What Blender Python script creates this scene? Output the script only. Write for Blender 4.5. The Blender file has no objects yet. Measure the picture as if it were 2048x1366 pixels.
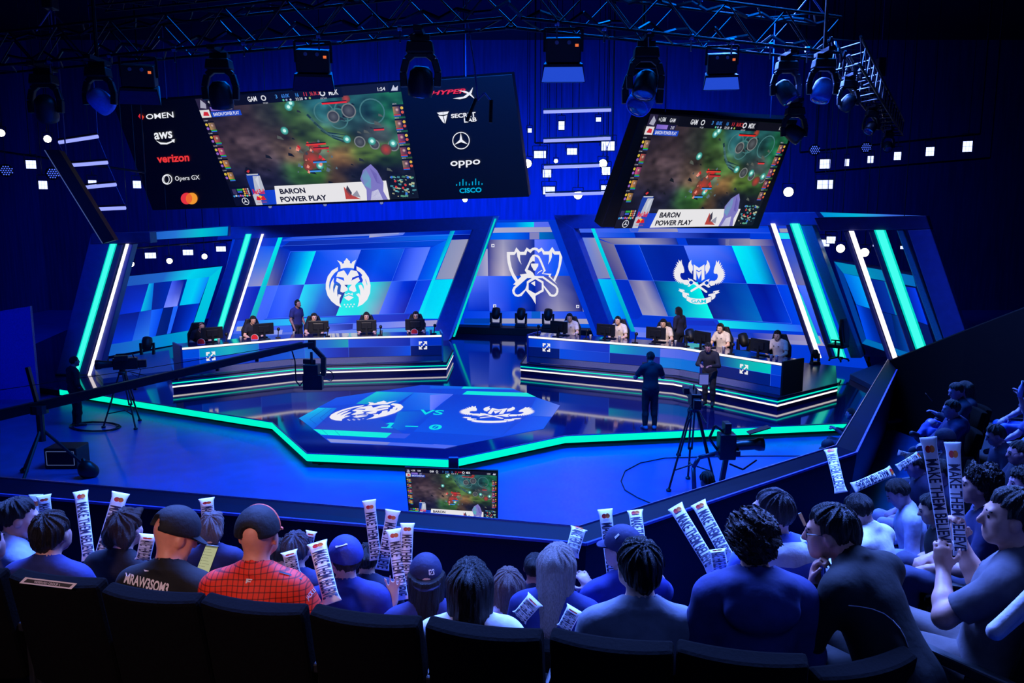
import bpy, bmesh, math, random
import numpy as np
from mathutils import Vector, Matrix
from mathutils.geometry import tessellate_polygon
SC = bpy.context.scene
COL = SC.collection
# ---------------------------------------------------------------- camera
F, HZ, H = 1600.0, 440.0, 4.63           # focal length in pixels of a 2048 wide frame, horizon row, eye height
TH = math.atan((683 - HZ) / F)
CT, ST = math.cos(TH), math.sin(TH)
cd = bpy.data.cameras.new('camera'); cam = bpy.data.objects.new('camera', cd); COL.objects.link(cam)
cd.sensor_width = 36.0; cd.lens = F * 36 / 2048; cd.clip_end = 200; cd.clip_start = .05
cam.location = (0, 0, H); cam.rotation_euler = (math.pi / 2 - TH, 0, 0)
SC.camera = cam
# ---------------------------------------------------------------- view and world
SC.view_settings.view_transform = 'Standard'; SC.view_settings.look = 'None'
SC.view_settings.exposure = 0.0; SC.view_settings.gamma = 1.0; SC.view_settings.use_curve_mapping = False
SC.cycles.use_denoising = True; SC.cycles.max_bounces = 6; SC.cycles.diffuse_bounces = 2; SC.cycles.glossy_bounces = 4
SC.cycles.transmission_bounces = 2; SC.cycles.sample_clamp_indirect = 4; SC.cycles.caustics_reflective = False; SC.cycles.caustics_refractive = False
wd = bpy.data.worlds.new('dark_hall'); SC.world = wd; wd.use_nodes = True
wd.node_tree.nodes['Background'].inputs[0].default_value = (0.02, 0.06, 1.0, 1); wd.node_tree.nodes['Background'].inputs[1].default_value = 0.012
# ---------------------------------------------------------------- stage lighting
def look(o, tgt):
    o.rotation_euler = (Vector(tgt) - o.location).to_track_quat('-Z', 'Y').to_euler()
def area(name, loc, tgt, sx, sy, e, col, spread=180):
    l = bpy.data.lights.new(name, 'AREA'); l.shape = 'RECTANGLE'; l.size = sx; l.size_y = sy; l.energy = e; l.color = col
    l.spread = math.radians(spread)
    o = bpy.data.objects.new(name, l); COL.objects.link(o); o.location = loc; look(o, tgt); return o
def spot(name, loc, tgt, e, col, ang, blend=.5, r=.15):
    l = bpy.data.lights.new(name, 'SPOT'); l.energy = e; l.color = col; l.spot_size = math.radians(ang); l.spot_blend = blend
    l.shadow_soft_size = r; o = bpy.data.objects.new(name, l); COL.objects.link(o); o.location = loc; look(o, tgt); return o
BLUE, DEEP, WARM = (.10, .22, 1.0), (.01, .05, 1.0), (1.0, .80, .62)
area('floor_wash', (.5, 15.5, 9.6), (.3, 14.2, 0), 11, 4, 2300, (.0, .17, 1.0), 110)
area('house_wash', (1, 8.2, 9.0), (0.5, 3.8, 2.0), 13, 2, 3000, BLUE, 100)
area('side_wash', (6, 17, 8.5), (10.5, 11, 2), 6, 2, 1500, BLUE, 110)
area('set_wash', (-1, 22, 9.5), (-1, 30, 2.5), 18, 1.5, 1300, (.01, .16, 1.0), 120)
area('backdrop_fill', (-1, 38, 6.0), (-1, 44, 4.6), 24, 2, 5200, (.0, .07, 1.0), 170)  # hidden lamp added behind the set; the blue backdrop stands in for haze
area('panel_fill', (-13, 14, 6), (-13.5, 21, .8), 2, 1, 60, DEEP, 90)  # added blue fill, brightens the panel at the left edge
area('left_wash', (-20, 24, 10), (-26, 26, 3), 10, 1, 900, DEEP, 160)
area('audience_fill', (0, -4, 9), (0, 6, 2), 10, 2, 60, BLUE, 120)  # added weak fill on the audience from behind the camera, no fixture modelled
spot('key_left', (-5, 13, 9.3), (-6.2, 24.8, 1.3), 8500, WARM, 29, .5)
spot('key_right', (2, 13, 9.3), (4.4, 22.4, 1.3), 8500, WARM, 30, .5)
spot('barrier_light', (3.5, 17, 8.5), (6.9, 14.8, 1.2), 4200, (.0, .2, 1.0), 34, .5)
spot('near_row_spot', (-2.0, -2.2, 7.0), (-1.6, 3.6, 2.9), 820, (1.0, .62, .5), 26, .9, .3)  # unseen warm spot added behind the camera for the nearest row
# ---------------------------------------------------------------- from picture rows and columns to points in the hall
def ray(px, py):
    a = (px - 1024) / F; b = (683 - py) / F
    return Vector((a, CT + b * ST, b * CT - ST))
CAMP = Vector((0, 0, H))
def W(px, py, z=0.0):
    d = ray(px, py); return CAMP + d * ((z - H) / d.z)
def V(px, py, Y):
    d = ray(px, py); return CAMP + d * (Y / d.y)
class Pl:
    """A plane in the hall; at() meets it along a sight line, off = distance in front of it."""
    def __init__(s, p, n): s.p = Vector(p); s.n = Vector(n).normalized(); s.n = s.n if s.n.dot(CAMP - s.p) > 0 else -s.n
    def at(s, px, py, off=0.0):
        d = ray(px, py); return CAMP + d * ((s.p + s.n * off - CAMP).dot(s.n) / d.dot(s.n))
    def back(s, d): return Pl(s.p - s.n * d, s.n)
def vplane(a, b):
    a = Vector(a); b = Vector(b); d = b - a; return Pl(a, (d.y, -d.x, 0))
def Z(x0, y0, k): return lambda pts: [(x0 + x / k, y0 + y / k) for x, y in pts]
# ---------------------------------------------------------------- colours and materials
def lin(c):
    r = []
    for v in c[:3]:
        v = v / 255.0; r.append(v / 12.92 if v <= .04045 else ((v + .055) / 1.055) ** 2.4)
    return (*r, 1.0)
MATS = {}
def mat(name, col=(40, 40, 45), rough=.5, metal=0.0, emit=0.0, noise=.12, scale=30.0, bump=0.0, spec=.5, ior=None, ecol=None, coat=0, aniso=None):
    if name in MATS: return MATS[name]
    m = bpy.data.materials.new(name); m.use_nodes = True; nt = m.node_tree; b = nt.nodes['Principled BSDF']
    c = lin(col); b.inputs['Base Color'].default_value = c; b.inputs['Roughness'].default_value = rough
    b.inputs['Metallic'].default_value = metal; b.inputs['Specular IOR Level'].default_value = spec
    if ior: b.inputs['IOR'].default_value = ior
    if coat: b.inputs['Coat Weight'].default_value = coat
    if emit:
        b.inputs['Base Color'].default_value = (.01, .01, .01, 1)
        b.inputs['Emission Color'].default_value = lin(ecol or col); b.inputs['Emission Strength'].default_value = emit
    elif noise:
        tc = nt.nodes.new('ShaderNodeTexCoord'); n = nt.nodes.new('ShaderNodeTexNoise'); n.inputs['Scale'].default_value = scale; n.inputs['Detail'].default_value = 3
        src = tc.outputs['Object']
        if aniso:
            mp = nt.nodes.new('ShaderNodeMapping'); mp.inputs['Scale'].default_value = aniso; nt.links.new(src, mp.inputs[0]); src = mp.outputs[0]
        nt.links.new(src, n.inputs['Vector'])
        r = nt.nodes.new('ShaderNodeValToRGB'); e = r.color_ramp.elements
        e[0].position = .3; e[1].position = .7
        e[0].color = (*[max(0, v * (1 - noise)) for v in c[:3]], 1); e[1].color = (*[min(1, v * (1 + noise)) for v in c[:3]], 1)
        nt.links.new(n.outputs[0], r.inputs[0]); nt.links.new(r.outputs[0], b.inputs['Base Color'])
        if bump:
            bp = nt.nodes.new('ShaderNodeBump'); bp.inputs['Strength'].default_value = bump; bp.inputs['Distance'].default_value = .02
            nt.links.new(n.outputs[0], bp.inputs['Height']); nt.links.new(bp.outputs[0], b.inputs['Normal'])
    MATS[name] = m; return m
def led(name, k=1.0):
    """A screen: it shows the picture held in the mesh's colour attribute."""
    if name in MATS: return MATS[name]
    m = bpy.data.materials.new(name); m.use_nodes = True; nt = m.node_tree; b = nt.nodes['Principled BSDF']
    b.inputs['Base Color'].default_value = (.004, .004, .006, 1); b.inputs['Roughness'].default_value = .5
    a = nt.nodes.new('ShaderNodeAttribute'); a.attribute_name = 'Col'
    nt.links.new(a.outputs['Color'], b.inputs['Emission Color']); b.inputs['Emission Strength'].default_value = k
    MATS[name] = m; return m
def painted(name, rough=.6):
    """Printed surface: base colour from the mesh's colour attribute."""
    if name in MATS: return MATS[name]
    m = bpy.data.materials.new(name); m.use_nodes = True; nt = m.node_tree; b = nt.nodes['Principled BSDF']; b.inputs['Roughness'].default_value = rough
    a = nt.nodes.new('ShaderNodeAttribute'); a.attribute_name = 'Col'; nt.links.new(a.outputs['Color'], b.inputs['Base Color'])
    MATS[name] = m; return m
def tag(o, label=None, cat=None, group=None, kind=None):
    for k, v in (('label', label), ('category', cat), ('group', group), ('kind', kind)):
        if v: o[k] = v
    return o
def empty(name, loc=(0, 0, 0), label=None, cat=None, group=None, rz=0.0):
    o = bpy.data.objects.new(name, None); COL.objects.link(o); o.location = loc; o.rotation_euler = (0, 0, rz); o.empty_display_size = .1
    return tag(o, label, cat, group)
def copy_tree(o, parent=None):
    c = o.copy(); COL.objects.link(c)
    if parent is not None: c.parent = parent
    for ch in o.children: copy_tree(ch, c)
    return c
def wm(o): return (wm(o.parent) @ o.matrix_parent_inverse if o.parent else Matrix()) @ o.matrix_basis
# ---------------------------------------------------------------- mesh builder
class MB:
    def __init__(s, T=None): s.v = []; s.f = []; s.c = []; s.m = []; s.T = T; s.mi = 0
    def add(s, vs, fs, col=None, cols=None):
        o = len(s.v); T = s.T
        s.v += [tuple(T @ Vector(p)) if T is not None else tuple(p) for p in vs]
        for f in fs:
            s.f.append([i + o for i in f]); s.m.append(s.mi)
            s.c.append([cols[i] for i in f] if cols else [col] * len(f))
        return s
    def quad(s, a, b, c, d, col=None): return s.add([a, b, c, d], [(0, 1, 2, 3)], col)
    def box(s, lo, hi, col=None, taper=0.0):
        x0, y0, z0 = lo; x1, y1, z1 = hi; t = taper; dx = (x1 - x0) * t / 2; dy = (y1 - y0) * t / 2
        vs = [(x0, y0, z0), (x1, y0, z0), (x1, y1, z0), (x0, y1, z0), (x0 + dx, y0 + dy, z1), (x1 - dx, y0 + dy, z1), (x1 - dx, y1 - dy, z1), (x0 + dx, y1 - dy, z1)]
        return s.add(vs, [(0, 3, 2, 1), (4, 5, 6, 7), (0, 1, 5, 4), (1, 2, 6, 5), (2, 3, 7, 6), (3, 0, 4, 7)], col)
    def hexa(s, q0, q1, col=None):
        """Solid between two four-cornered faces."""
        return s.add(list(q0) + list(q1), [(0, 1, 2, 3), (7, 6, 5, 4), (1, 0, 4, 5), (2, 1, 5, 6), (3, 2, 6, 7), (0, 3, 7, 4)], col)
    def beam(s, p, q, w, h, up=(0, 0, 1), col=None):
        p = Vector(p); q = Vector(q); d = (q - p).normalized(); u = Vector(up)
        x = d.cross(u)
        if x.length < 1e-4: x = d.cross(Vector((0, 1, 0)))
        x.normalize(); y = x.cross(d)
        c = lambda o: [o - x * w / 2 - y * h / 2, o + x * w / 2 - y * h / 2, o + x * w / 2 + y * h / 2, o - x * w / 2 + y * h / 2]
        return s.hexa(c(p), c(q), col)
    def tube(s, p, q, r, n=8, r2=None, cap=True, col=None):
        p = Vector(p); q = Vector(q); d = (q - p).normalized(); x = d.orthogonal().normalized(); y = d.cross(x); r2 = r if r2 is None else r2
        vs = [p + (x * math.cos(a) + y * math.sin(a)) * r for a in [2 * math.pi * i / n for i in range(n)]]
        vs += [q + (x * math.cos(a) + y * math.sin(a)) * r2 for a in [2 * math.pi * i / n for i in range(n)]]
        fs = [(i, (i + 1) % n, n + (i + 1) % n, n + i) for i in range(n)]
        if cap: fs += [tuple(range(n - 1, -1, -1)), tuple(range(n, 2 * n))]
        return s.add(vs, fs, col)
    def path(s, pts, r, n=6, col=None):
        for a, b in zip(pts, pts[1:]): s.tube(a, b, r, n, col=col)
        return s
    def lathe(s, o, prof, n=16, axis=(0, 0, 1), col=None):
        o = Vector(o); d = Vector(axis).normalized(); x = d.orthogonal().normalized(); y = d.cross(x); vs = []; fs = []; k = len(prof)
        for i in range(n):
            a = 2 * math.pi * i / n
            for r, h in prof: vs.append(o + d * h + (x * math.cos(a) + y * math.sin(a)) * r)
        for i in range(n):
            for j in range(k - 1): fs.append((i * k + j, ((i + 1) % n) * k + j, ((i + 1) % n) * k + j + 1, i * k + j + 1))
        return s.add(vs, fs, col)
    def ball(s, o, r, n=12, sc=(1, 1, 1), col=None):
        vs = []; fs = []; m = max(4, n // 2); o = Vector(o)
        for j in range(m + 1):
            t = math.pi * j / m
            for i in range(n):
                a = 2 * math.pi * i / n; vs.append(o + Vector((math.sin(t) * math.cos(a) * r * sc[0], math.sin(t) * math.sin(a) * r * sc[1], math.cos(t) * r * sc[2])))
        for j in range(m):
            for i in range(n): fs.append((j * n + i, (j + 1) * n + i, (j + 1) * n + (i + 1) % n, j * n + (i + 1) % n))
        return s.add(vs, fs, col)
    def prism(s, poly, z0, z1, col=None):
        n = len(poly); vs = [(x, y, z0) for x, y in poly] + [(x, y, z1) for x, y in poly]
        tr = tessellate_polygon([[Vector((x, y, 0)) for x, y in poly]])
        fs = [(i, (i + 1) % n, n + (i + 1) % n, n + i) for i in range(n)]
        fs += [tuple(t) for t in tr] + [tuple(n + i for i in t) for t in tr]
        return s.add(vs, fs, col)
    def flat(s, loops, fn, col):
        """Filled 2-D outline with holes (first loop outer), each point carried into place by fn."""
        tr = tessellate_polygon([[Vector((x, y, 0)) for x, y in l] for l in loops])
        pts = [fn(x, y) for l in loops for x, y in l]
        return s.add(pts, [tuple(t) for t in tr], col)
    def text(s, body, fn, col, bold=0.0, shear=0.0, mono=False):
        """Lettering; fn carries (0..1, 0..1 downwards) of the text's own box into place."""
        fc = bpy.data.curves.new('t', 'FONT'); fc.body = body; fc.offset = bold; fc.shear = shear; fc.resolution_u = 3; fc.align_x = 'CENTER'
        ob = bpy.data.objects.new('t', fc); COL.objects.link(ob)
        dg = bpy.context.evaluated_depsgraph_get(); me = bpy.data.meshes.new_from_object(ob.evaluated_get(dg))
        vs = [v.co.copy() for v in me.vertices]; fs = [tuple(p.vertices) for p in me.polygons]
        bpy.data.objects.remove(ob); bpy.data.curves.remove(fc); bpy.data.meshes.remove(me)
        if not vs: return s
        x0 = min(v.x for v in vs); x1 = max(v.x for v in vs); y0 = min(v.y for v in vs); y1 = max(v.y for v in vs)
        return s.add([fn((v.x - x0) / (x1 - x0), (y1 - v.y) / max(1e-6, y1 - y0)) for v in vs], fs, col)
    def build(s, name, m, parent=None, bevel=0.0, smooth=False, seg=2, world=True):
        me = bpy.data.meshes.new(name); me.from_pydata(s.v, [], s.f)
        ms = m if isinstance(m, (list, tuple)) else [m]
        for x in ms: me.materials.append(x)
        if len(ms) > 1: me.polygons.foreach_set('material_index', s.m)
        if any(c[0] is not None for c in s.c):
            a = me.color_attributes.new('Col', 'FLOAT_COLOR', 'CORNER'); buf = []
            for c in s.c:
                for q in c: buf += lin(q if q is not None else (0, 0, 0))
            a.data.foreach_set('color', buf)
        bm = bmesh.new(); bm.from_mesh(me)
        if not any(c[0] is not None for c in s.c): bmesh.ops.recalc_face_normals(bm, faces=bm.faces)
        bm.to_mesh(me); bm.free()
        if smooth: me.polygons.foreach_set('use_smooth', [True] * len(me.polygons))
        me.update()
        o = bpy.data.objects.new(name, me); COL.objects.link(o)
        if parent is not None:
            o.parent = parent
            if world: o.matrix_parent_inverse = wm(parent).inverted()
        if bevel:
            b = o.modifiers.new('edge', 'BEVEL'); b.width = bevel; b.segments = seg; b.limit_method = 'ANGLE'
        return o
def lerp(a, b, t): return a + (b - a) * t
def mixc(a, b, t): return tuple(lerp(x, y, t) for x, y in zip(a, b))
def bil(q):
    """Function (u, v) -> point of the four-cornered q (TL, TR, BR, BL)."""
    q = [Vector(p) for p in q]
    return lambda u, v: q[0].lerp(q[1], u).lerp(q[3].lerp(q[2], u), v)
def resamp(c, m):
    if len(c) == m: return c
    if len(c) == 1: return c * max(2, m)
    return [mixc(c[min(int(i / (m - 1) * (len(c) - 1)), len(c) - 2)], c[min(int(i / (m - 1) * (len(c) - 1)) + 1, len(c) - 1)], i / (m - 1) * (len(c) - 1) - min(int(i / (m - 1) * (len(c) - 1)), len(c) - 2)) for i in range(m)]
def tile(mb, pl, q, cols, off=0.0, vcols=None):
    """Four-cornered field on a screen plane, colour running left to right through cols (and on to vcols at the bottom)."""
    P = [pl.at(x, y, off) for x, y in q]; f = bil(P)
    if vcols or len(cols) > 1:
        m = max(len(cols), len(vcols or cols)); cols = resamp(cols, m); vcols = resamp(vcols, m) if vcols else None
    n = len(cols) - 1
    if n == 0: return mb.quad(*P, cols[0])
    k = 3 if n == 1 else 1; vs = []; cs = []; fs = []; N = n * k
    for i in range(N + 1):
        t = i / N * n; a = min(int(t), n - 1); c = mixc(cols[a], cols[a + 1], t - a)
        b = mixc(vcols[a], vcols[a + 1], t - a) if vcols else c
        vs += [f(i / N, 0), f(i / N, .5), f(i / N, 1)]; cs += [c, mixc(c, b, .5), b]
    for i in range(N):
        for j in (0, 1): fs.append((i * 3 + j, i * 3 + j + 1, i * 3 + j + 4, i * 3 + j + 3))
    return mb.add(vs, fs, cols=cs)
def line(mb, pl, a, b, w, col, off=0.0):
    dx, dy = b[0] - a[0], b[1] - a[1]; L = math.hypot(dx, dy) or 1; nx, ny = -dy / L * w / 2, dx / L * w / 2
    return mb.quad(pl.at(a[0] + nx, a[1] + ny, off), pl.at(b[0] + nx, b[1] + ny, off), pl.at(b[0] - nx, b[1] - ny, off), pl.at(a[0] - nx, a[1] - ny, off), col)
random.seed(7)
# ================================================================ hall shell and stage floor
AX = Vector((.208, .978, 0)); LT = Vector((.978, -.208, 0))      # stage axis (away from the audience) and across
m_floor = mat('arena_floor', (6, 84, 165), .32, noise=.15, scale=2.5, spec=.4)
m_black = mat('black_mdf', (12, 12, 18), .6, noise=.2)
m_drape = mat('night_blue_drape', (34, 40, 92), .9, noise=.25, scale=1.2, bump=.3, aniso=(6, 6, .4))
m_mirror = mat('stage_gloss', (9, 16, 66), .06, noise=.1, scale=1.0, ior=2.1, spec=.6)
def struct(o): return tag(o, kind='structure')
b = MB(); b.box((-26, -8, -.5), (30, 46, -.3)); struct(b.build('floor', m_floor))
b = MB(); b.box((-26, 44, -.3), (30, 44.4, 14)); struct(b.build('wall_back', m_drape))
b = MB(); b.box((-26, -8, -.3), (-25.6, 44, 14)); struct(b.build('wall_left', m_drape))
b = MB(); b.box((29.6, -8, -.3), (30, 44, 14)); struct(b.build('wall_right', mat('black_drape', (16, 18, 44), .95, noise=.3, scale=1.5, bump=.3, aniso=(6, 6, .4))))
b = MB(); b.box((-26, -8, 14), (30, 44.4, 14.3)); struct(b.build('ceiling', m_black))
edge = [(-70, 750), (120, 777), (545, 843), (615, 905), (905, 917), (1130, 870), (1697, 845), (2000, 832)]
ep = [W(x, y) for x, y in edge]
outl = [(p.x, p.y) for p in ep] + [(20, 36), (-20, 38)]
b = MB(); b.prism(outl, -.06, 0.0); stage = struct(b.build('stage_floor', m_mirror))
b = MB()
for p, q in zip(ep[1:-2], ep[2:-1]):
    u = Vector((0, 0, 1)); n = (q - p).cross(u).normalized() * .02
    b.hexa([p - n + u * -.03, q - n + u * -.03, q - n + u * -.175, p - n + u * -.175], [p + n + u * -.03, q + n + u * -.03, q + n + u * -.175, p + n + u * -.175])
struct(b.build('stage_light_edge', mat('teal_strip', (0, 250, 205), emit=1.0), stage))
b = MB()
for p, q in zip(ep[:-1], ep[1:]):
    n = Vector((0, 0, 1)).cross(q - p).normalized() * .22
    b.hexa([p + n + Vector((0, 0, -.02)), q + n + Vector((0, 0, -.02)), q + n + Vector((0, 0, -.3)), p + n + Vector((0, 0, -.3))],
           [p + n * 2 + Vector((0, 0, -.02)), q + n * 2 + Vector((0, 0, -.02)), q + n * 2 + Vector((0, 0, -.3)), p + n * 2 + Vector((0, 0, -.3))])
struct(b.build('stage_skirt', m_black, stage))
b = MB()
for p, q in zip(ep[1:-2], ep[2:-1]): b.beam(p + Vector((0, 0, -.012)), q + Vector((0, 0, -.012)), .05, .02)
struct(b.build('stage_trim', mat('brushed_metal', (150, 160, 200), .3, 1.0), stage))
# ---------------------------------------------------------------- LED hexagon laid in the stage floor
PF = Pl((0, 0, .0), (0, 0, 1)); L1, L2, L3 = .004, .007, .010
zF = Z(480, 740, 4.876); zG = Z(860, 740, 4.876)
hx = empty('floor_screen', W(860, 850), 'hexagonal LED screen in the stage floor showing both emblems and 1 - 0', 'screen')
b = MB()
def ft(z, q, cols, o=L1, vc=None): tile(b, PF, z(q), cols, o, vc)
hexa = [(598, 836), (673, 795), (843, 770), (1020, 776), (1120, 811), (1087, 858), (891, 896), (661, 886)]
b.flat([hexa], lambda x, y: PF.at(x, y, .002), (0, 62, 215))
ft(zF, [(575, 470), (765, 368), (945, 372), (715, 575)], [(0, 150, 235), (0, 215, 235)], vc=[(0, 90, 225), (0, 120, 225)])
ft(zF, [(945, 372), (1130, 330), (1590, 620), (720, 578)], [(0, 60, 215), (0, 70, 220)], vc=[(40, 60, 190), (30, 70, 200)])
ft(zF, [(1330, 210), (1700, 218), (1500, 345), (1130, 330)], [(0, 205, 215), (0, 120, 230)], vc=[(0, 170, 200), (0, 90, 230)])
ft(zF, [(1700, 218), (2080, 236), (1880, 390), (1500, 400)], [(0, 110, 240), (110, 130, 255)], vc=[(0, 70, 220), (0, 110, 240)])
ft(zF, [(760, 365), (940, 270), (1330, 212), (1130, 330)], [(0, 70, 225), (0, 80, 230)])
ft(zG, [(0, 245), (220, 236), (40, 385), (0, 395)], [(110, 130, 255), (70, 100, 250)], L2)
ft(zF, [(1540, 405), (1900, 400), (1610, 590), (1480, 580)], [(0, 110, 215), (0, 70, 215)])
ft(zF, [(715, 577), (1480, 614), (1425, 662), (790, 630)], [(0, 240, 220), (0, 235, 215)], L2)
ft(zF, [(1480, 615), (1665, 622), (1610, 668), (1425, 662)], [(50, 80, 225)], L2)
ft(zF, [(845, 670), (1465, 705), (1435, 730), (885, 705)], [(140, 150, 215), (120, 130, 210)], L2)
ft(zF, [(1465, 705), (2050, 735), (2000, 765), (1435, 730)], [(80, 105, 235), (70, 100, 240)], L2)
ft(zG, [(330, 160), (780, 175), (840, 190), (305, 182)], [(0, 225, 215), (0, 130, 225)], L2)
ft(zG, [(0, 152), (330, 160), (305, 182), (0, 182)], [(0, 90, 230)], L2)
ft(zG, [(360, 205), (945, 222), (1035, 263), (315, 238)], [(0, 235, 215), (0, 225, 215)], L2)
ft(zG, [(225, 238), (1030, 265), (690, 650), (-160, 600)], [(0, 50, 205), (0, 60, 215)], L1, [(0, 80, 230), (0, 70, 225)])
ft(zG, [(1035, 268), (1268, 345), (1190, 455), (950, 445), (950, 360)][:4], [(0, 80, 230), (95, 120, 235)], L2)
ft(zG, [(950, 448), (1180, 457), (1110, 570), (690, 650)], [(0, 70, 230), (0, 85, 240)], L2)
ft(zG, [(0, 735), (40, 722), (265, 738), (155, 762)], [(80, 105, 235)], L2)
for p, q in (((680, 480), (840, 372)), ((780, 468), (900, 375)), ((680, 480), (745, 530)), ((780, 468), (840, 510)), ((800, 582), (855, 632)), ((925, 590), (975, 637))):
    line(b, PF, *zF([p, q]), .5, (0, 40, 170), L3)
b.build('display', led('led_floor', .95), hx)
# ================================================================ planes of the set
pL1, pL2 = W(430, 690), W(905, 680); PL = vplane(pL1, pL2)
pR1, pR2 = W(1689, 737), W(1213, 690); PR = vplane(pR1, pR2)
dL = (pL2 - pL1).normalized(); dR = (pR1 - pR2).normalized()
oL = W(148, 750); POL = vplane(oL, oL + dL)
oR = Vector((10.6, 18.9, 0)); POR = vplane(oR, oR + dR)
cc = W(1068, 672) + AX * .9; PC = Pl(cc, -AX)
PLb, PRb = PL.back(.35), PR.back(.35)
z1, z2, z3, z4 = Z(120, 430, 4.0175), Z(460, 440, 5.69), Z(740, 420, 5.06), Z(960, 430, 6.208)
z5, z6, z7 = Z(1120, 430, 5.06), Z(1400, 440, 4.71), Z(1600, 420, 4.269)
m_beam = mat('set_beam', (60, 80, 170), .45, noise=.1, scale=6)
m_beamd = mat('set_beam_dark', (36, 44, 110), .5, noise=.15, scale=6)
m_teal = mat('teal_tube', (90, 255, 225), emit=1.25, ecol=(60, 250, 215)); m_white = mat('white_tube', (255, 240, 245), emit=1.5)
m_tealsoft = mat('teal_tube_rim', (0, 225, 205), emit=.9)
def slab(b, pl, q, d, off=0.0):
    """Beam with the outline q on the plane and depth d behind it."""
    b.hexa([pl.at(x, y, off) for x, y in q], [pl.at(x, y, off) - pl.n * d for x, y in q]); return b
def bar(pl, a, c, w0, w1, d, off):
    """Four corners of a slanting bar between picture points a (top) and c (bottom)."""
    return [(a[0] - w0 / 2, a[1]), (a[0] + w0 / 2, a[1]), (c[0] + w1 / 2, c[1]), (c[0] - w1 / 2, c[1])]
def light_bar(name, pl, a, c, w0, w1, m, rim=None, parent=None, off=.12):
    b = MB(); slab(b, pl, bar(pl, a, c, w0, w1, .1, off), .08, off)
    if rim: slab(MBr := MB(), pl, bar(pl, a, c, w0 * 1.5, w1 * 1.5, .1, off), .06, off - .03); MBr.build(name + '_rim', rim, parent)
    return b.build(name, m, parent)
# ---------------------------------------------------------------- left team's wall
w = empty('led_wall', (pL1 + pL2) / 2, 'wide leaning LED wall behind the left desk, white crowned lion emblem', 'LED wall')
b = MB(); T = lambda q, c, o=.01, vc=None: tile(b, PLb, q, c, o, vc)
T([(470, 455), (975, 440), (890, 690), (415, 700)], [(0, 52, 205), (0, 60, 215)], 0)
T([(585, 474), (800, 462), (797, 468), (560, 481)], [(30, 80, 230), (150, 160, 215)]); T([(740, 466), (812, 463), (806, 470), (738, 475)], [(170, 170, 205), (90, 120, 240)])
T([(812, 463), (905, 458), (901, 468), (806, 470)], [(0, 50, 200), (0, 30, 170)]); T([(580, 483), (905, 468), (900, 478), (566, 492)], [(10, 40, 160), (20, 60, 200), (0, 110, 240)])
T(z3([(850, 210), (1045, 205), (1025, 245), (838, 250)]), [(0, 60, 220), (0, 30, 170)]); T(z3([(838, 250), (1025, 248), (1010, 295), (820, 300)]), [(0, 15, 130)])
T([(566, 492), (900, 478), (897, 490), (560, 503)], [(0, 30, 165), (0, 40, 180), (0, 80, 225)])
T(z2([(250, 300), (520, 298), (365, 750), (120, 760)]), [(0, 80, 235), (0, 95, 245)], .012, [(110, 130, 215), (150, 150, 195)])
T(z2([(545, 300), (680, 340), (555, 745), (395, 750)]), [(0, 40, 170), (0, 45, 190)], .012, [(135, 135, 175), (60, 60, 130)])
T(z2([(120, 760), (345, 755), (240, 1130), (-20, 1200)]), [(0, 50, 210), (0, 30, 180)], .012)
T(z2([(390, 755), (550, 745), (415, 1122), (250, 1200)]), [(60, 100, 250), (70, 110, 255)], .012, [(60, 100, 250), (40, 90, 245)])
T(z3([(620, 380), (775, 305), (625, 708), (485, 712)]), [(0, 70, 230), (0, 110, 245)], .012)
T(z3([(825, 303), (1008, 295), (870, 695), (668, 700)]), [(135, 145, 185), (155, 155, 185)], .012)
T(z3([(475, 712), (620, 708), (500, 1040), (350, 1050)]), [(0, 60, 220), (20, 70, 235)], .012)
T(z3([(660, 705), (868, 698), (725, 1100), (515, 1100)]), [(0, 210, 245), (0, 225, 250)], .012)
R1 = [(581.6, 503.6), (632, 502), (722, 499.7), (809, 497), (861, 494)]; R2 = [(557, 571), (608.5, 569), (697, 565.5), (784, 562.5), (834, 560.7)]; R3 = [(533, 637), (586, 634.5), (672, 631.6), (758, 628.5), (808.8, 627)]
ca = [[(0, 60, 200), (0, 150, 240), (0, 232, 245)], [(0, 75, 230), (50, 100, 255), (100, 130, 255)], [(0, 50, 200), (0, 85, 235), (20, 90, 225)], [(0, 60, 225), (70, 105, 255), (90, 125, 255)]]
cva = [[(0, 30, 170), (0, 130, 230), (0, 225, 245)], [(0, 50, 215), (0, 70, 235), (0, 90, 245)], [(0, 40, 200), (0, 70, 235), (0, 50, 215)], [(0, 50, 215), (60, 100, 250), (90, 125, 255)]]
cb = [[(50, 95, 250), (60, 105, 255), (0, 50, 195)], [(0, 215, 245), (0, 120, 230), (0, 35, 140)], [(0, 215, 230), (0, 225, 235), (70, 130, 170)], [(50, 100, 250), (0, 50, 215), (0, 30, 190)]]
cvb = [[(0, 70, 245), (30, 85, 255), (0, 60, 220)], [(0, 225, 250), (0, 80, 210), (0, 45, 165)], [(0, 245, 235), (0, 225, 225), (130, 140, 185)], [(80, 110, 255), (20, 60, 225), (0, 15, 160)]]
for i in range(4):
    T([R1[i], R1[i + 1], R2[i + 1], R2[i]], ca[i], .02, cva[i]); T([R2[i], R2[i + 1], R3[i + 1], R3[i]], cb[i], .02, cvb[i])
T([(475, 642), (820, 628), (812, 641), (470, 655)], [(40, 90, 250), (0, 190, 245), (0, 60, 220), (0, 30, 180)], .015); T([(470, 655), (880, 640), (876, 652), (466, 668)], [(60, 100, 240), (40, 90, 235), (90, 120, 250), (165, 160, 200)], .015)
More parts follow.
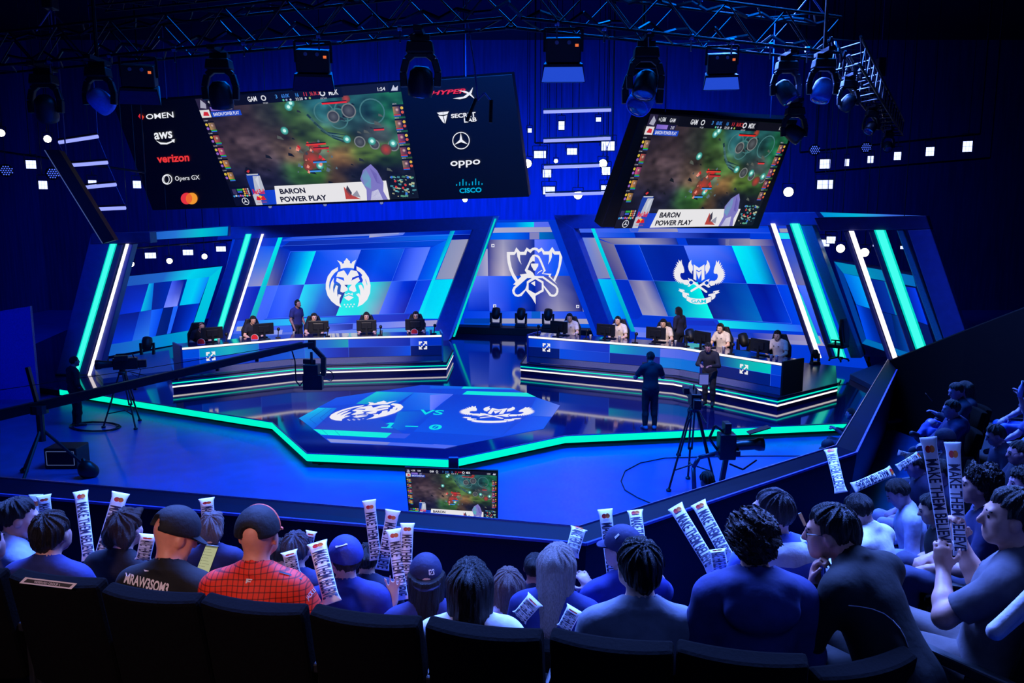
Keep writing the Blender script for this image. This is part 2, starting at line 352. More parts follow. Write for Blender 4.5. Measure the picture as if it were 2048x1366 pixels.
T([(466, 668), (870, 654), (866, 668), (460, 690)], [(0, 80, 210), (110, 130, 235), (0, 150, 225)], .015); T(z2([(395, 1255), (600, 1250), (590, 1300), (390, 1310)]), [(110, 140, 250), (150, 160, 230)], .02); T(z2([(80, 1215), (160, 1210), (140, 1262), (70, 1265)]), [(175, 180, 200)], .02); T(z2([(950, 1200), (1400, 1180), (1395, 1240), (1130, 1272)]), [(90, 120, 250), (0, 30, 150)], .02)
T(z2([(552, 192), (600, 190), (290, 1130), (215, 1140)]), [(0, 240, 240), (0, 225, 225)], .025, [(0, 175, 200), (0, 160, 190)])
T(z3([(813, 212), (860, 210), (690, 620), (625, 708)]), [(0, 130, 200), (0, 190, 215)], .025, [(0, 225, 240)] * 2); T(z3([(690, 620), (625, 708), (490, 1045), (520, 1090)]), [(0, 225, 245)], .026)
for p, q in ((R2[0], R2[4]), ((581, 503), R3[0]), (R1[4], R3[4]), (R1[0], R1[4]), (R3[0], R3[4]), (R1[3], R3[3]), (R1[1], R3[1]), (z2([(120, 762)])[0], R2[0]), (R2[4], z3([(870, 697)])[0]), (z2([(520, 298)])[0], z3([(770, 305)])[0]), (z2([(600, 238)])[0], z3([(1030, 245)])[0])):
    line(b, PLb, p, q, .5, (70, 120, 255), .03)
b.build('display', led('led_wall_picture'), w)
# crowned lion emblem
m_em = mat('emblem_light', (245, 242, 245), emit=.93)
zl = Z(630, 500, 9.757)
LION = [
 [(430, 198), (523, 240), (530, 268), (568, 258), (563, 220), (587, 203), (615, 155), (655, 198), (682, 222), (680, 258), (717, 264), (722, 235), (803, 190), (765, 290), (758, 362), (700, 350), (630, 346), (560, 353), (500, 370), (497, 300), (470, 250)],
 [(445, 332), (447, 400), (380, 450), (320, 530), (285, 620), (275, 700), (290, 790), (300, 700), (320, 620), (370, 540), (360, 610), (372, 655), (355, 720), (355, 790), (370, 850), (375, 780), (410, 685), (450, 705), (432, 790), (435, 860), (445, 920), (458, 860), (515, 878), (480, 950), (478, 1030), (512, 1118), (420, 1080), (320, 1000), (245, 890), (210, 760), (212, 640), (250, 510), (330, 400)],
 [(808, 318), (812, 392), (880, 440), (950, 520), (990, 600), (1015, 700), (1022, 660), (990, 580), (905, 525), (935, 585), (920, 640), (950, 700), (955, 790), (940, 745), (915, 690), (885, 675), (848, 695), (880, 790), (885, 890), (860, 842), (800, 862), (850, 920), (860, 1000), (830, 1110), (930, 1060), (1020, 970), (1075, 840), (1085, 690), (1050, 540), (960, 410), (890, 355)],
 [(450, 432), (565, 395), (637, 503), (700, 390), (815, 412), (858, 500), (800, 512), (728, 540), (712, 600), (740, 580), (850, 530), (878, 600), (820, 645), (780, 690), (810, 800), (760, 822), (670, 785), (660, 745), (722, 675), (570, 680), (640, 750), (635, 790), (545, 832), (492, 810), (508, 690), (480, 650), (410, 610), (425, 545), (520, 580), (572, 605), (560, 540), (480, 525), (412, 520)],
 [(580, 840), (605, 868), (655, 838), (705, 860), (728, 830), (740, 888), (700, 872), (655, 862), (610, 880), (582, 898)],
 [(565, 928), (620, 900), (655, 886), (700, 900), (755, 925), (700, 965), (655, 990), (610, 965)],
]
def star(cx, cy, r): return [(cx + r * (1 if k % 2 == 0 else .42) * math.sin(k * math.pi / 5), cy - r * (1 if k % 2 == 0 else .42) * math.cos(k * math.pi / 5)) for k in range(10)]
LION += [star(575 + 63 * i, 1068 - 3 * i, 20) for i in range(4)] + [star(610 + 63 * i, 1110 - 3 * i, 20) for i in range(3)]
b = MB()
for l in LION: b.flat([l], lambda x, y: PLb.at(*zl([(x, y)])[0], .04), None)
tag(b.build('lion_emblem', m_em, w), 'white crowned lion head over seven stars')
# ---------------------------------------------------------------- centre wall
w = empty('led_wall', cc, 'upright LED wall at the stage centre, white hooded figure inside a cup emblem', 'LED wall')
b = MB(); T = lambda q, c, o=.01, vc=None: tile(b, PC, z4(q), c, o, vc)
T([(-350, 60), (1500, 60), (1500, 1480), (-350, 1480)], [(0, 60, 215), (0, 50, 200)], 0)
T([(200, 95), (670, 88), (670, 150), (200, 158)], [(0, 80, 240), (0, 110, 240), (0, 225, 235)]); T([(670, 88), (955, 82), (975, 148), (670, 150)], [(90, 110, 240), (80, 100, 235)])
T([(160, 158), (985, 148), (1010, 208), (140, 222)], [(170, 170, 205), (165, 165, 200), (150, 150, 190)])
T([(130, 222), (615, 218), (615, 300), (110, 306)], [(0, 90, 235), (0, 110, 245), (0, 60, 210)]); T([(615, 218), (735, 216), (735, 300), (615, 302)], [(130, 130, 185)]); T([(735, 216), (1000, 212), (1040, 298), (735, 300)], [(0, 110, 190), (0, 60, 170)])
T([(95, 306), (676, 304), (680, 758), (100, 758)], [(20, 30, 130), (150, 150, 185), (90, 95, 165), (0, 40, 150)], .012, [(70, 70, 150), (190, 180, 200), (60, 70, 150), (10, 30, 130)])
T([(676, 304), (1040, 300), (1190, 756), (680, 758)], [(105, 125, 255), (60, 100, 250), (0, 80, 240)], .012, [(60, 95, 250), (0, 85, 245), (0, 50, 215)])
T([(-80, 420), (95, 420), (100, 758), (-80, 758)], [(90, 110, 190), (175, 170, 200)], .012)
T([(-120, 758), (102, 758), (118, 1190), (-150, 1190)], [(100, 125, 255), (70, 105, 250)], .012, [(0, 50, 210), (0, 40, 190)])
T([(102, 758), (680, 758), (684, 1196), (118, 1192)], [(70, 105, 255), (0, 85, 245), (0, 40, 170)], .012, [(60, 95, 250), (0, 55, 215), (0, 20, 130)])
T([(680, 758), (1195, 756), (1275, 1040), (1278, 1196), (684, 1196)][:2] + [(1278, 1196), (684, 1196)], [(0, 50, 190), (90, 95, 165), (0, 40, 150)], .012, [(0, 30, 140), (150, 145, 180), (0, 20, 120)])
T([(1195, 756), (1500, 756), (1500, 1205), (1278, 1200)], [(140, 140, 180), (170, 170, 200)], .011)
T([(-200, 1196), (640, 1196), (640, 1282), (-200, 1284)], [(0, 60, 225), (40, 90, 240)]); T([(640, 1198), (750, 1198), (750, 1282), (640, 1282)], [(10, 90, 200)]); T([(750, 1198), (1400, 1205), (1400, 1290), (750, 1282)], [(80, 110, 245), (0, 55, 220)])
T([(-200, 1284), (122, 1284), (122, 1350), (-200, 1350)], [(0, 60, 170)]); T([(122, 1284), (1400, 1290), (1400, 1352), (122, 1346)], [(150, 155, 190), (165, 160, 195)]); T([(-200, 1346), (1400, 1352), (1400, 1440), (-200, 1430)], [(0, 75, 215), (0, 85, 230)])
for cx, cy in ((160, 380), (182, 1130), (1212, 1136)):   # small square marks
    T([(cx - 19, cy - 19), (cx + 19, cy - 19), (cx + 19, cy + 19), (cx - 19, cy + 19)], [(235, 235, 245)], .03)
    T([(cx - 13, cy - 4), (cx - 2, cy - 13), (cx + 2, cy - 9), (cx - 9, cy)], [(0, 40, 150)], .034); T([(cx - 3, cy + 9), (cx + 12, cy - 5), (cx + 15, cy), (cx + 2, cy + 13)], [(0, 40, 150)], .034); T([(cx - 11, cy + 6), (cx + 6, cy - 11), (cx + 11, cy - 6), (cx - 6, cy + 11)], [(0, 40, 150)], .034)
b.build('display', led('led_wall_picture'), w)
zc = Z(990, 480, 9.757); b = MB()
cup = [[(230, 235), (375, 232), (415, 145), (492, 232), (568, 230), (618, 147), (680, 188), (730, 155), (775, 145), (825, 158), (855, 185), (910, 147), (968, 222), (1055, 220), (1118, 135), (1170, 220), (1318, 220), (1312, 330), (1290, 470), (1245, 640), (1165, 825), (1128, 790), (1190, 660), (1235, 520), (1252, 390), (1255, 285), (1155, 285), (1113, 235), (1110, 330), (1085, 400), (1035, 478), (1055, 380), (1055, 285), (940, 285), (912, 210), (848, 250), (810, 205), (775, 195), (735, 205), (695, 255), (628, 212), (605, 292), (488, 292), (490, 390), (518, 482), (465, 400), (435, 320), (425, 232), (380, 292), (292, 292), (298, 400), (325, 530), (370, 650), (445, 775), (410, 830), (340, 720), (280, 580), (245, 440), (232, 330)]]
hood = [[(775, 283), (830, 292), (870, 320), (910, 400), (990, 600), (935, 650), (1100, 658), (1080, 705), (1215, 865), (1045, 712), (1055, 682), (912, 660), (950, 600), (880, 430), (840, 350), (775, 312), (775, 420), (735, 412), (690, 450), (635, 580), (690, 600), (740, 640), (775, 702), (945, 708), (1195, 890), (1235, 950), (1238, 1010), (1215, 1070), (1170, 1105), (1110, 1108), (1060, 1085), (950, 920), (950, 1000), (790, 1090), (795, 1255), (720, 1130), (600, 985), (520, 1090), (450, 1110), (390, 1095), (345, 1040), (335, 980), (360, 920), (410, 880), (355, 868), (510, 712), (485, 675), (620, 655), (580, 590), (650, 450), (690, 350), (735, 292)],
        [(380, 1000), (400, 945), (625, 745), (720, 742), (620, 810), (620, 880), (590, 960), (490, 1050), (440, 1068), (400, 1050)],
        [(655, 840), (785, 765), (912, 840), (912, 970), (785, 1045), (655, 970)],
        [(950, 880), (945, 810), (830, 745), (930, 745), (1175, 920), (1200, 970), (1190, 1030), (1150, 1068), (1100, 1060)]]
put = lambda x, y: PC.at(*zc([(x, y)])[0], .05)
b.flat(cup, put, None); b.flat(hood, put, None)
b.flat([[(700, 460), (845, 460), (842, 510), (808, 560), (800, 590), (775, 600), (750, 590), (740, 560), (708, 510)]], put, None)
b.flat([[(805, 680), (850, 620), (915, 583), (925, 598), (870, 625)]], put, None); b.flat([[(698, 842), (782, 800), (782, 900)]], put, None)
tag(b.build('cup_emblem', m_em, w), 'white hooded figure holding a gem inside a jagged cup')
# ---------------------------------------------------------------- right team's wall
w = empty('led_wall', (pR1 + pR2) / 2, 'wide leaning LED wall behind the right desk, white winged M emblem', 'LED wall')
b = MB(); T = lambda q, c, o=.01, vc=None: tile(b, PRb, q, c, o, vc)
T([(1095, 440), (1620, 440), (1740, 745), (1200, 705)], [(0, 52, 205), (0, 58, 215)], 0)
T(z5([(140, 135), (800, 135), (790, 172), (155, 175)]), [(70, 105, 235), (60, 100, 240), (0, 80, 225)]); T(z5([(700, 135), (1185, 135), (1195, 172), (715, 172)]), [(130, 130, 180), (150, 150, 190)]); T([(1354, 457), (1542, 456), (1546, 467), (1357, 465)], [(90, 120, 240), (40, 85, 235), (0, 60, 220)])
T(z5([(155, 178), (340, 178), (350, 226), (170, 228)]), [(0, 25, 140)]); T(z5([(360, 178), (750, 178), (765, 222), (375, 226)]), [(60, 100, 235), (0, 70, 215)]); T(z5([(750, 178), (1923, 182), (1923, 235), (765, 230)]), [(0, 30, 150), (50, 80, 210), (0, 20, 130), (0, 40, 170)])
T(z5([(180, 228), (350, 230), (520, 640), (330, 645)]), [(80, 120, 235), (150, 150, 185)], .012, [(110, 125, 190), (135, 135, 175)])
T(z5([(385, 232), (1175, 234), (1200, 300), (545, 298)]), [(100, 100, 150), (165, 160, 180), (0, 40, 150)], .012); T(z5([(395, 250), (545, 298), (688, 655), (560, 652)]), [(90, 90, 140), (120, 115, 150)], .012, [(60, 60, 140), (110, 105, 150)])
T(z5([(1270, 236), (1923, 238), (1923, 308), (1295, 302)]), [(0, 25, 130), (0, 30, 140), (140, 135, 165)], .012); T(z6([(240, 180), (690, 182), (720, 245), (240, 240)]), [(140, 140, 170), (160, 150, 170), (0, 30, 150)], .012)
T(z5([(330, 645), (520, 650), (690, 1050), (470, 1060)]), [(0, 205, 240), (0, 180, 250)], .012, [(0, 190, 245), (0, 110, 245)])
T(z5([(560, 652), (690, 658), (832, 1015), (740, 1090)]), [(0, 45, 200), (0, 40, 190)], .012)
Q1 = [(1228, 489), (1278, 490), (1367.5, 491.5), (1463.5, 491.8), (1521, 492)]; Q2 = [(1256.5, 560), (1306.5, 561.5), (1395, 564), (1494, 567.4), (1552, 569)]; Q3 = [(1285, 630), (1336, 632.5), (1427, 637), (1526, 644), (1584, 647)]
ca = [[(0, 25, 150), (0, 40, 190), (0, 60, 225)], [(0, 40, 165), (0, 30, 150), (0, 35, 165)], [(95, 125, 255), (85, 120, 255), (0, 90, 245)], [(0, 245, 245), (0, 220, 245), (0, 120, 215)]]
cva = [[(0, 20, 160), (0, 30, 180), (0, 50, 205)], [(0, 35, 165), (0, 25, 155), (0, 30, 160)], [(0, 80, 240), (0, 70, 235), (0, 30, 190)], [(0, 210, 245), (0, 190, 245), (0, 60, 170)]]
cb = [[(85, 85, 155), (150, 145, 180), (0, 50, 170)], [(0, 30, 130), (0, 140, 190), (0, 245, 235)], [(0, 30, 140), (0, 35, 150), (0, 75, 185)], [(0, 30, 160), (0, 15, 140), (0, 35, 180)]]
cvb = [[(150, 150, 185), (160, 158, 190), (120, 120, 180)], [(0, 70, 180), (0, 190, 215), (0, 250, 235)], [(0, 20, 130), (0, 60, 170), (0, 110, 200)], [(0, 30, 170), (0, 30, 180), (0, 65, 225)]]
for i in range(4):
    T([Q1[i], Q1[i + 1], Q2[i + 1], Q2[i]], ca[i], .02, cva[i]); T([Q2[i], Q2[i + 1], Q3[i + 1], Q3[i]], cb[i], .02, cvb[i])
T(z6([(570, 245), (720, 245), (850, 615), (720, 608)]), [(110, 95, 140), (0, 40, 170)], .012, [(120, 105, 150), (0, 30, 180)]); T(z6([(720, 612), (850, 618), (1000, 1060), (870, 975)]), [(0, 60, 230), (0, 75, 235)], .012)
T(z6([(745, 80), (840, 80), (850, 118), (755, 118)]), [(150, 150, 175)], .02); T(z6([(740, 122), (860, 125), (875, 178), (755, 178)]), [(0, 225, 240)], .02)
T(z6([(760, 180), (880, 180), (1030, 618), (915, 612)]), [(0, 60, 220), (0, 65, 230)], .012, [(100, 100, 165), (120, 115, 160)]); T(z6([(920, 615), (1035, 620), (1190, 1070), (1090, 1060)]), [(60, 105, 255), (75, 115, 255)], .012, [(0, 70, 235), (40, 90, 245)])
T([(1240, 637), (1427, 642), (1436, 652), (1250, 646)], [(0, 55, 215), (0, 40, 190)], .015); T([(1435, 640), (1600, 650), (1612, 664), (1445, 656)], [(0, 225, 235), (0, 170, 235), (40, 90, 245)], .02); T([(1262, 654), (1640, 672), (1645, 684), (1270, 664)], [(90, 120, 250), (60, 100, 240), (0, 50, 190), (170, 160, 190)], .015)
T([(1270, 664), (1645, 684), (1650, 692), (1275, 674)], [(110, 130, 240), (60, 80, 200), (165, 160, 195)], .015)
T(z5([(312, 133), (348, 133), (765, 1180), (720, 1180)]), [(0, 220, 235), (0, 225, 235)], .025, [(0, 150, 190), (0, 170, 200)]); T(z6([(900, 612), (960, 720), (1140, 1165), (1100, 1165)]), [(0, 215, 210), (0, 200, 210)], .026)
for p, q in ((Q2[0], Q2[4]), (Q1[0], Q3[0]), (Q1[4], Q3[4]), (Q1[0], Q1[4]), (Q3[0], Q3[4]), (Q1[1], Q3[1]), (z5([(330, 643)])[0], Q2[0]), (Q2[4], z6([(1035, 620)])[0]), (z5([(155, 176)])[0], z6([(690, 122)])[0])):
    line(b, PRb, p, q, .5, (70, 120, 255), .03)
b.build('display', led('led_wall_picture'), w)
zg = Z(1325, 505, 11.387); b = MB(); bd = MB()
put = lambda x, y: PRb.at(*zg([(x, y)])[0], .04); putd = lambda x, y: PRb.at(*zg([(x, y)])[0], .05)
def wing(mir):
    """Feathered wing: a smooth inner edge and a jagged fan of feather tips."""
    inner = [(430, 160), (445, 250), (475, 320), (495, 400), (495, 450), (465, 468), (430, 462), (405, 490), (405, 540), (430, 595), (480, 628), (560, 625), (600, 640), (610, 700), (570, 745)]
    tips = []; N = 17; c = (420, 500)
    for i in range(N):
        a = math.radians(100 + (268 - 100) * (1 - i / (N - 1)) + 8); a2 = a - math.radians(5.5)
        k = lambda t, r: (c[0] + 40 + r * math.cos(t) * .92, c[1] - 20 - r * math.sin(t) * (1.0 if math.sin(t) > 0 else .98))
        R = 250 + (90 if i > N - 4 else 0) * (i - N + 4) / 3
        tips += [k(a, R), k(a2, R * .8)]
    l = inner + tips
    return [(1665 - x + (y - 500) * .03, y + 18) for x, y in l] if mir else l
for s_ in (False, True): b.flat([wing(s_)], put, None)
for l in ([(708, 270), (832, 350), (955, 270), (955, 605), (890, 645), (890, 390), (830, 425), (768, 390), (768, 640), (705, 605)], [(772, 420), (830, 448), (885, 412), (880, 470), (828, 612), (780, 480)],
          [(655, 165), (655, 250), (690, 310), (690, 400), (672, 440), (675, 500), (640, 440), (645, 475), (600, 400), (582, 320), (600, 230)], [(1015, 170), (1010, 250), (970, 310), (970, 400), (988, 440), (985, 508), (1022, 440), (1015, 480), (1062, 400), (1082, 330), (1065, 240)],
          [(580, 580), (620, 600), (660, 605), (760, 690), (1015, 880), (1018, 915), (985, 918), (730, 730), (690, 720), (650, 745), (610, 780), (570, 770), (600, 740), (600, 640)],
          [(1070, 600), (1010, 625), (980, 640), (900, 700), (640, 860), (636, 890), (660, 900), (920, 745), (960, 750), (1040, 800), (1090, 790), (1060, 750), (1050, 660)],
          [(365, 822), (440, 840), (495, 850), (505, 890), (470, 880), (445, 912), (355, 868), (395, 858)], [(455, 880), (520, 915), (600, 935), (605, 985), (570, 965), (545, 1000), (540, 1052), (470, 1010), (452, 960)],
          [(550, 990), (640, 1030), (760, 1052), (880, 1055), (1000, 1035), (1108, 1000), (1105, 1115), (1010, 1160), (880, 1180), (760, 1178), (640, 1145), (548, 1090)],
          [(1300, 855), (1225, 868), (1155, 888), (1150, 915), (1190, 905), (1210, 950), (1308, 908), (1270, 890)], [(1205, 920), (1130, 935), (1045, 950), (1042, 995), (1090, 985), (1118, 1010), (1115, 1082), (1170, 1055), (1205, 1010)]):
    b.flat([l], put, None)
for l in ([(615, 655), (650, 640), (700, 670), (680, 720), (640, 730), (605, 690)], [(955, 690), (1000, 645), (1045, 670), (1045, 720), (990, 740)]): bd.flat([l], putd, (0, 60, 190))
bd.text('GAM', lambda u, v: putd(655 + u * 335, 1062 + v * 84 + 8 * math.sin(u * 3.1) + 4 * u), (0, 205, 225), .02)
e = tag(b.build('winged_emblem', m_em, w), 'white M between wings, crossed pistols and ribbon reading GAM'); bd.build('lettering', led('led_wall_picture'), e)
# ================================================================ portal frames, light bars and side walls
pf = empty('set_frame', (pL1 + pL2) / 2 + Vector((0, 0, 0)), 'blue header beam and leaning post framing the lion emblem wall', 'stage frame')
b = MB()
slab(b, PL, [(440, 455), (999, 431.5), (984, 458), (434, 480)], .6, .05)
b.build('header_beam', m_beam, pf, bevel=.02)
b = MB(); slab(b, PL, [(946, 459), (986, 457), (898, 682), (858, 690)], .6, .06); b.build('leaning_post', m_beam, pf, bevel=.02)
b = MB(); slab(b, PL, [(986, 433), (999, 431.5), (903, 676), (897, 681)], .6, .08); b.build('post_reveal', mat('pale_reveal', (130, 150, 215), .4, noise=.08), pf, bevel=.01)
b = MB(); slab(b, PL, bar(PL, (991, 437.4), (908, 673.6), 3.2, 4, 0, 0), .05, .12); b.build('light_tube', m_tealsoft, pf)
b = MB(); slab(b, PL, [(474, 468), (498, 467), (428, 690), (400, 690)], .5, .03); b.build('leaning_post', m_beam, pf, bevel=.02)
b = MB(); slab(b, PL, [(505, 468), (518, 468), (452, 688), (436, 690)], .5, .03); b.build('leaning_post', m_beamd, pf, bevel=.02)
light_bar('light_bar', PL, (497, 468), (430, 689), 8, 8, m_teal, m_tealsoft, pf); light_bar('light_bar', PL, (525, 468), (457, 680), 4.5, 4.5, m_white, None, pf)
pf = empty('set_frame', (pR1 + pR2) / 2, 'blue header beam and leaning post framing the winged emblem wall', 'stage frame')
b = MB(); slab(b, PR, [(1107, 430), (1630, 424), (1645, 450), (1118, 458)], .6, .05); b.build('header_beam', m_beam, pf, bevel=.02)
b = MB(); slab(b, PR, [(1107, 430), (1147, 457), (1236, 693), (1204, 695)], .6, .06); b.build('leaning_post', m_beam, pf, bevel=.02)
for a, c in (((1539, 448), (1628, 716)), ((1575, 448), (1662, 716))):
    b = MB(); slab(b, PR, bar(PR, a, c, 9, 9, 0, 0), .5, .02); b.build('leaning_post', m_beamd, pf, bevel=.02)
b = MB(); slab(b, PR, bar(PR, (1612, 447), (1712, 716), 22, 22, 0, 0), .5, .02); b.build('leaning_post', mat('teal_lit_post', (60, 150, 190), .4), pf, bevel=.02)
light_bar('light_bar', PR, (1545, 447), (1638, 716), 8, 8, m_white, None, pf); light_bar('light_bar', PR, (1589, 447), (1682, 716), 13, 13, m_teal, m_tealsoft, pf)
# outer portals
pf = empty('set_frame', oL, 'outer blue portal with teal and white light bars at the left of the stage', 'stage frame')
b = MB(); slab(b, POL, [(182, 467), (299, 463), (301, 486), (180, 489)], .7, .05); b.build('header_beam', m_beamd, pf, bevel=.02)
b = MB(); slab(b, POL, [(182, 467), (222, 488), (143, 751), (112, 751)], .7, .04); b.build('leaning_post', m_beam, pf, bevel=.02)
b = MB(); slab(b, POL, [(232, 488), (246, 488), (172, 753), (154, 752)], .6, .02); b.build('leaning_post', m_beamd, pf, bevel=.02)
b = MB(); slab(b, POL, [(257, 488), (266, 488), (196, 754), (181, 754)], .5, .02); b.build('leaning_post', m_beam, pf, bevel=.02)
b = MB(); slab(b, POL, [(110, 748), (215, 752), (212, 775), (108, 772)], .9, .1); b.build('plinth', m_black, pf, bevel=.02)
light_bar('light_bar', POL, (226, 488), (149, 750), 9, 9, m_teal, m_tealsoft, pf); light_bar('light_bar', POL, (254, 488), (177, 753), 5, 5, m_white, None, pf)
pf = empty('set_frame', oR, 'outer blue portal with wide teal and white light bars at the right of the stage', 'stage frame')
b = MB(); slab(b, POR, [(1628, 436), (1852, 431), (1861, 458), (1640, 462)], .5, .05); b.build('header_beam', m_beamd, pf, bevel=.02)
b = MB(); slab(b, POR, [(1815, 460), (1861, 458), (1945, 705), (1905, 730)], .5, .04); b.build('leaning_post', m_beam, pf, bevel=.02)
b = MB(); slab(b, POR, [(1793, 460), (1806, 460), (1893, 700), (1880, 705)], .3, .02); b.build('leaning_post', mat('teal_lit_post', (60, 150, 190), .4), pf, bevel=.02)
for a, c, w_ in (((1691, 462), (1779, 720), 9), ((1742, 462), (1830, 720), 11)):
    b = MB(); slab(b, POR, bar(POR, a, c, w_, w_, 0, 0), .45, .02); b.build('leaning_post', m_beamd, pf, bevel=.02)
light_bar('light_bar', POR, (1702, 462), (1791, 720), 9, 9, m_white, None, pf); light_bar('light_bar', POR, (1759, 460), (1850, 720), 15, 15, m_teal, m_tealsoft, pf)
# ---------------------------------------------------------------- header strips
hdr = led('led_header', .9)
pq = POL.back(2.5)
b = MB(); slab(b, pq, [(293, 463), (458, 451), (457, 472), (291, 481)], .3, -.02); s = b.build('light_header', m_beamd)
tag(s, 'blue to cyan LED strip over the left side wall, between two leaning portals', 'LED strip')
b = MB(); tile(b, pq, [(298, 465), (456, 453), (455, 471), (295, 480)], [(30, 90, 200), (40, 120, 220), (0, 200, 215), (0, 150, 220)], .02); b.build('display', hdr, s)
b = MB(); slab(b, PR, [(1630, 424), (1856, 431), (1857, 436), (1630, 436)], .3, .02); s = b.build('light_header', m_beamd)
tag(s, 'thin cyan LED strip along the top of the right outer portal', 'LED strip')
b = MB(); tile(b, PR, [(1640, 424.5), (1853, 431.5), (1853, 432.5), (1648, 434)], [(0, 150, 225), (0, 190, 225), (60, 110, 235), (40, 80, 200)], .05); b.build('display', hdr, s)
# ---------------------------------------------------------------- side walls seen through the portals
PWL = vplane(W(150, 728), W(470, 668)); PWR = vplane(W(1700, 730), W(1900, 770))
w = empty('side_led_wall', W(300, 700), 'small LED side wall of blue tiles behind the left portal bars', 'LED wall')
b = MB(); slab(b, PWL, z1([(300, 520), (1305, 410), (1110, 1010), (130, 1180)]), .3, -.02); b.build('casing', m_beamd, w)
b = MB(); T = lambda q, c, o=.01, vc=None: tile(b, PWL, z1(q), c, o, vc)
T([(310, 518), (1305, 412), (1205, 497), (360, 592)], [(20, 80, 180), (25, 85, 185), (30, 100, 200), (0, 210, 235), (0, 180, 225)]); T([(1305, 412), (1110, 1010), (1055, 925), (1200, 497)], [(0, 200, 225), (0, 190, 220)]); T([(240, 1065), (1055, 925), (1110, 1010), (150, 1175)], [(10, 80, 180), (20, 100, 200), (0, 130, 205), (0, 165, 205)])
T([(380, 590), (715, 552), (648, 776), (310, 826)], [(0, 15, 150), (0, 25, 160), (0, 30, 160)], .015, [(0, 70, 245), (0, 40, 200), (0, 50, 230)]); T([(715, 552), (755, 546), (735, 762), (648, 776)], [(0, 190, 225), (0, 110, 220)], .015); T([(755, 546), (900, 530), (833, 746), (735, 762)], [(0, 25, 140), (0, 40, 170)], .015)
T([(900, 530), (1000, 519), (942, 732), (833, 746)], [(60, 90, 240), (30, 50, 190), (0, 20, 130)], .015, [(110, 130, 255), (130, 145, 255)]); T([(1000, 519), (1022, 517), (960, 727), (942, 732)], [(0, 30, 150)], .015); T([(1022, 517), (1200, 497), (1120, 709), (960, 727)], [(0, 190, 240), (0, 205, 245), (10, 130, 250)], .015)
T([(310, 826), (640, 778), (580, 1012), (245, 1066)], [(0, 20, 130), (0, 15, 130)], .015, [(0, 30, 200), (0, 60, 225)]); T([(640, 778), (735, 764), (712, 988), (580, 1012)], [(0, 50, 190), (20, 70, 210)], .015, [(30, 100, 230), (40, 120, 235)]); T([(735, 764), (830, 748), (768, 973), (712, 988)], [(20, 100, 250), (0, 70, 235)], .015)
T([(830, 748), (912, 737), (858, 957), (768, 973)], [(0, 25, 120)], .015); T([(912, 737), (950, 730), (888, 950), (858, 957)], [(30, 100, 250)], .015); T([(950, 730), (1120, 709), (1052, 926), (888, 950)], [(0, 20, 130), (0, 50, 200)], .015, [(0, 15, 120), (0, 70, 235)])
b.build('display', led('led_wall_picture'), w)
w = empty('side_led_wall', W(1790, 750), 'small LED side wall of blue tiles behind the right portal bars', 'LED wall')
b = MB(); slab(b, PWR, z7([(280, 425), (985, 545), (1230, 1260), (510, 1250)]), .3, -.02); b.build('casing', m_beamd, w)
b = MB(); T = lambda q, c, o=.01, vc=None: tile(b, PWR, z7(q), c, o, vc)
T([(290, 440), (965, 560), (990, 655), (370, 540)], [(0, 130, 185), (0, 145, 185), (0, 120, 180), (0, 100, 185)], .01); T([(290, 440), (370, 540), (565, 1100), (530, 1140)], [(0, 60, 150)]); T([(565, 1100), (1120, 1280), (1100, 1330), (530, 1140)], [(0, 110, 185), (0, 100, 180)])
T([(370, 540), (510, 570), (600, 842), (478, 805)], [(0, 100, 225), (0, 160, 250)], .015); T([(510, 570), (720, 610), (815, 895), (600, 842)], [(0, 25, 120), (0, 30, 140), (0, 50, 160)], .015); T([(720, 610), (895, 650), (985, 945), (815, 895)], [(0, 130, 180), (0, 20, 120), (0, 25, 140)], .015); T([(895, 652), (985, 667), (1090, 980), (985, 945)], [(0, 30, 170), (0, 60, 235)], .015)
T([(478, 808), (600, 845), (715, 1145), (565, 1100)], [(0, 80, 245), (0, 50, 180), (0, 30, 130)], .015); T([(600, 845), (640, 855), (740, 1150), (715, 1145)], [(0, 60, 225)], .015); T([(640, 855), (780, 890), (880, 1200), (740, 1150)], [(0, 25, 110), (0, 40, 140)], .015); T([(780, 890), (870, 915), (990, 1235), (835, 1190)], [(0, 25, 90), (0, 90, 210)], .015); T([(870, 915), (1090, 980), (1170, 1230), (990, 1235)], [(0, 15, 80), (0, 20, 100)], .015)
b.build('display', led('led_wall_picture'), w)
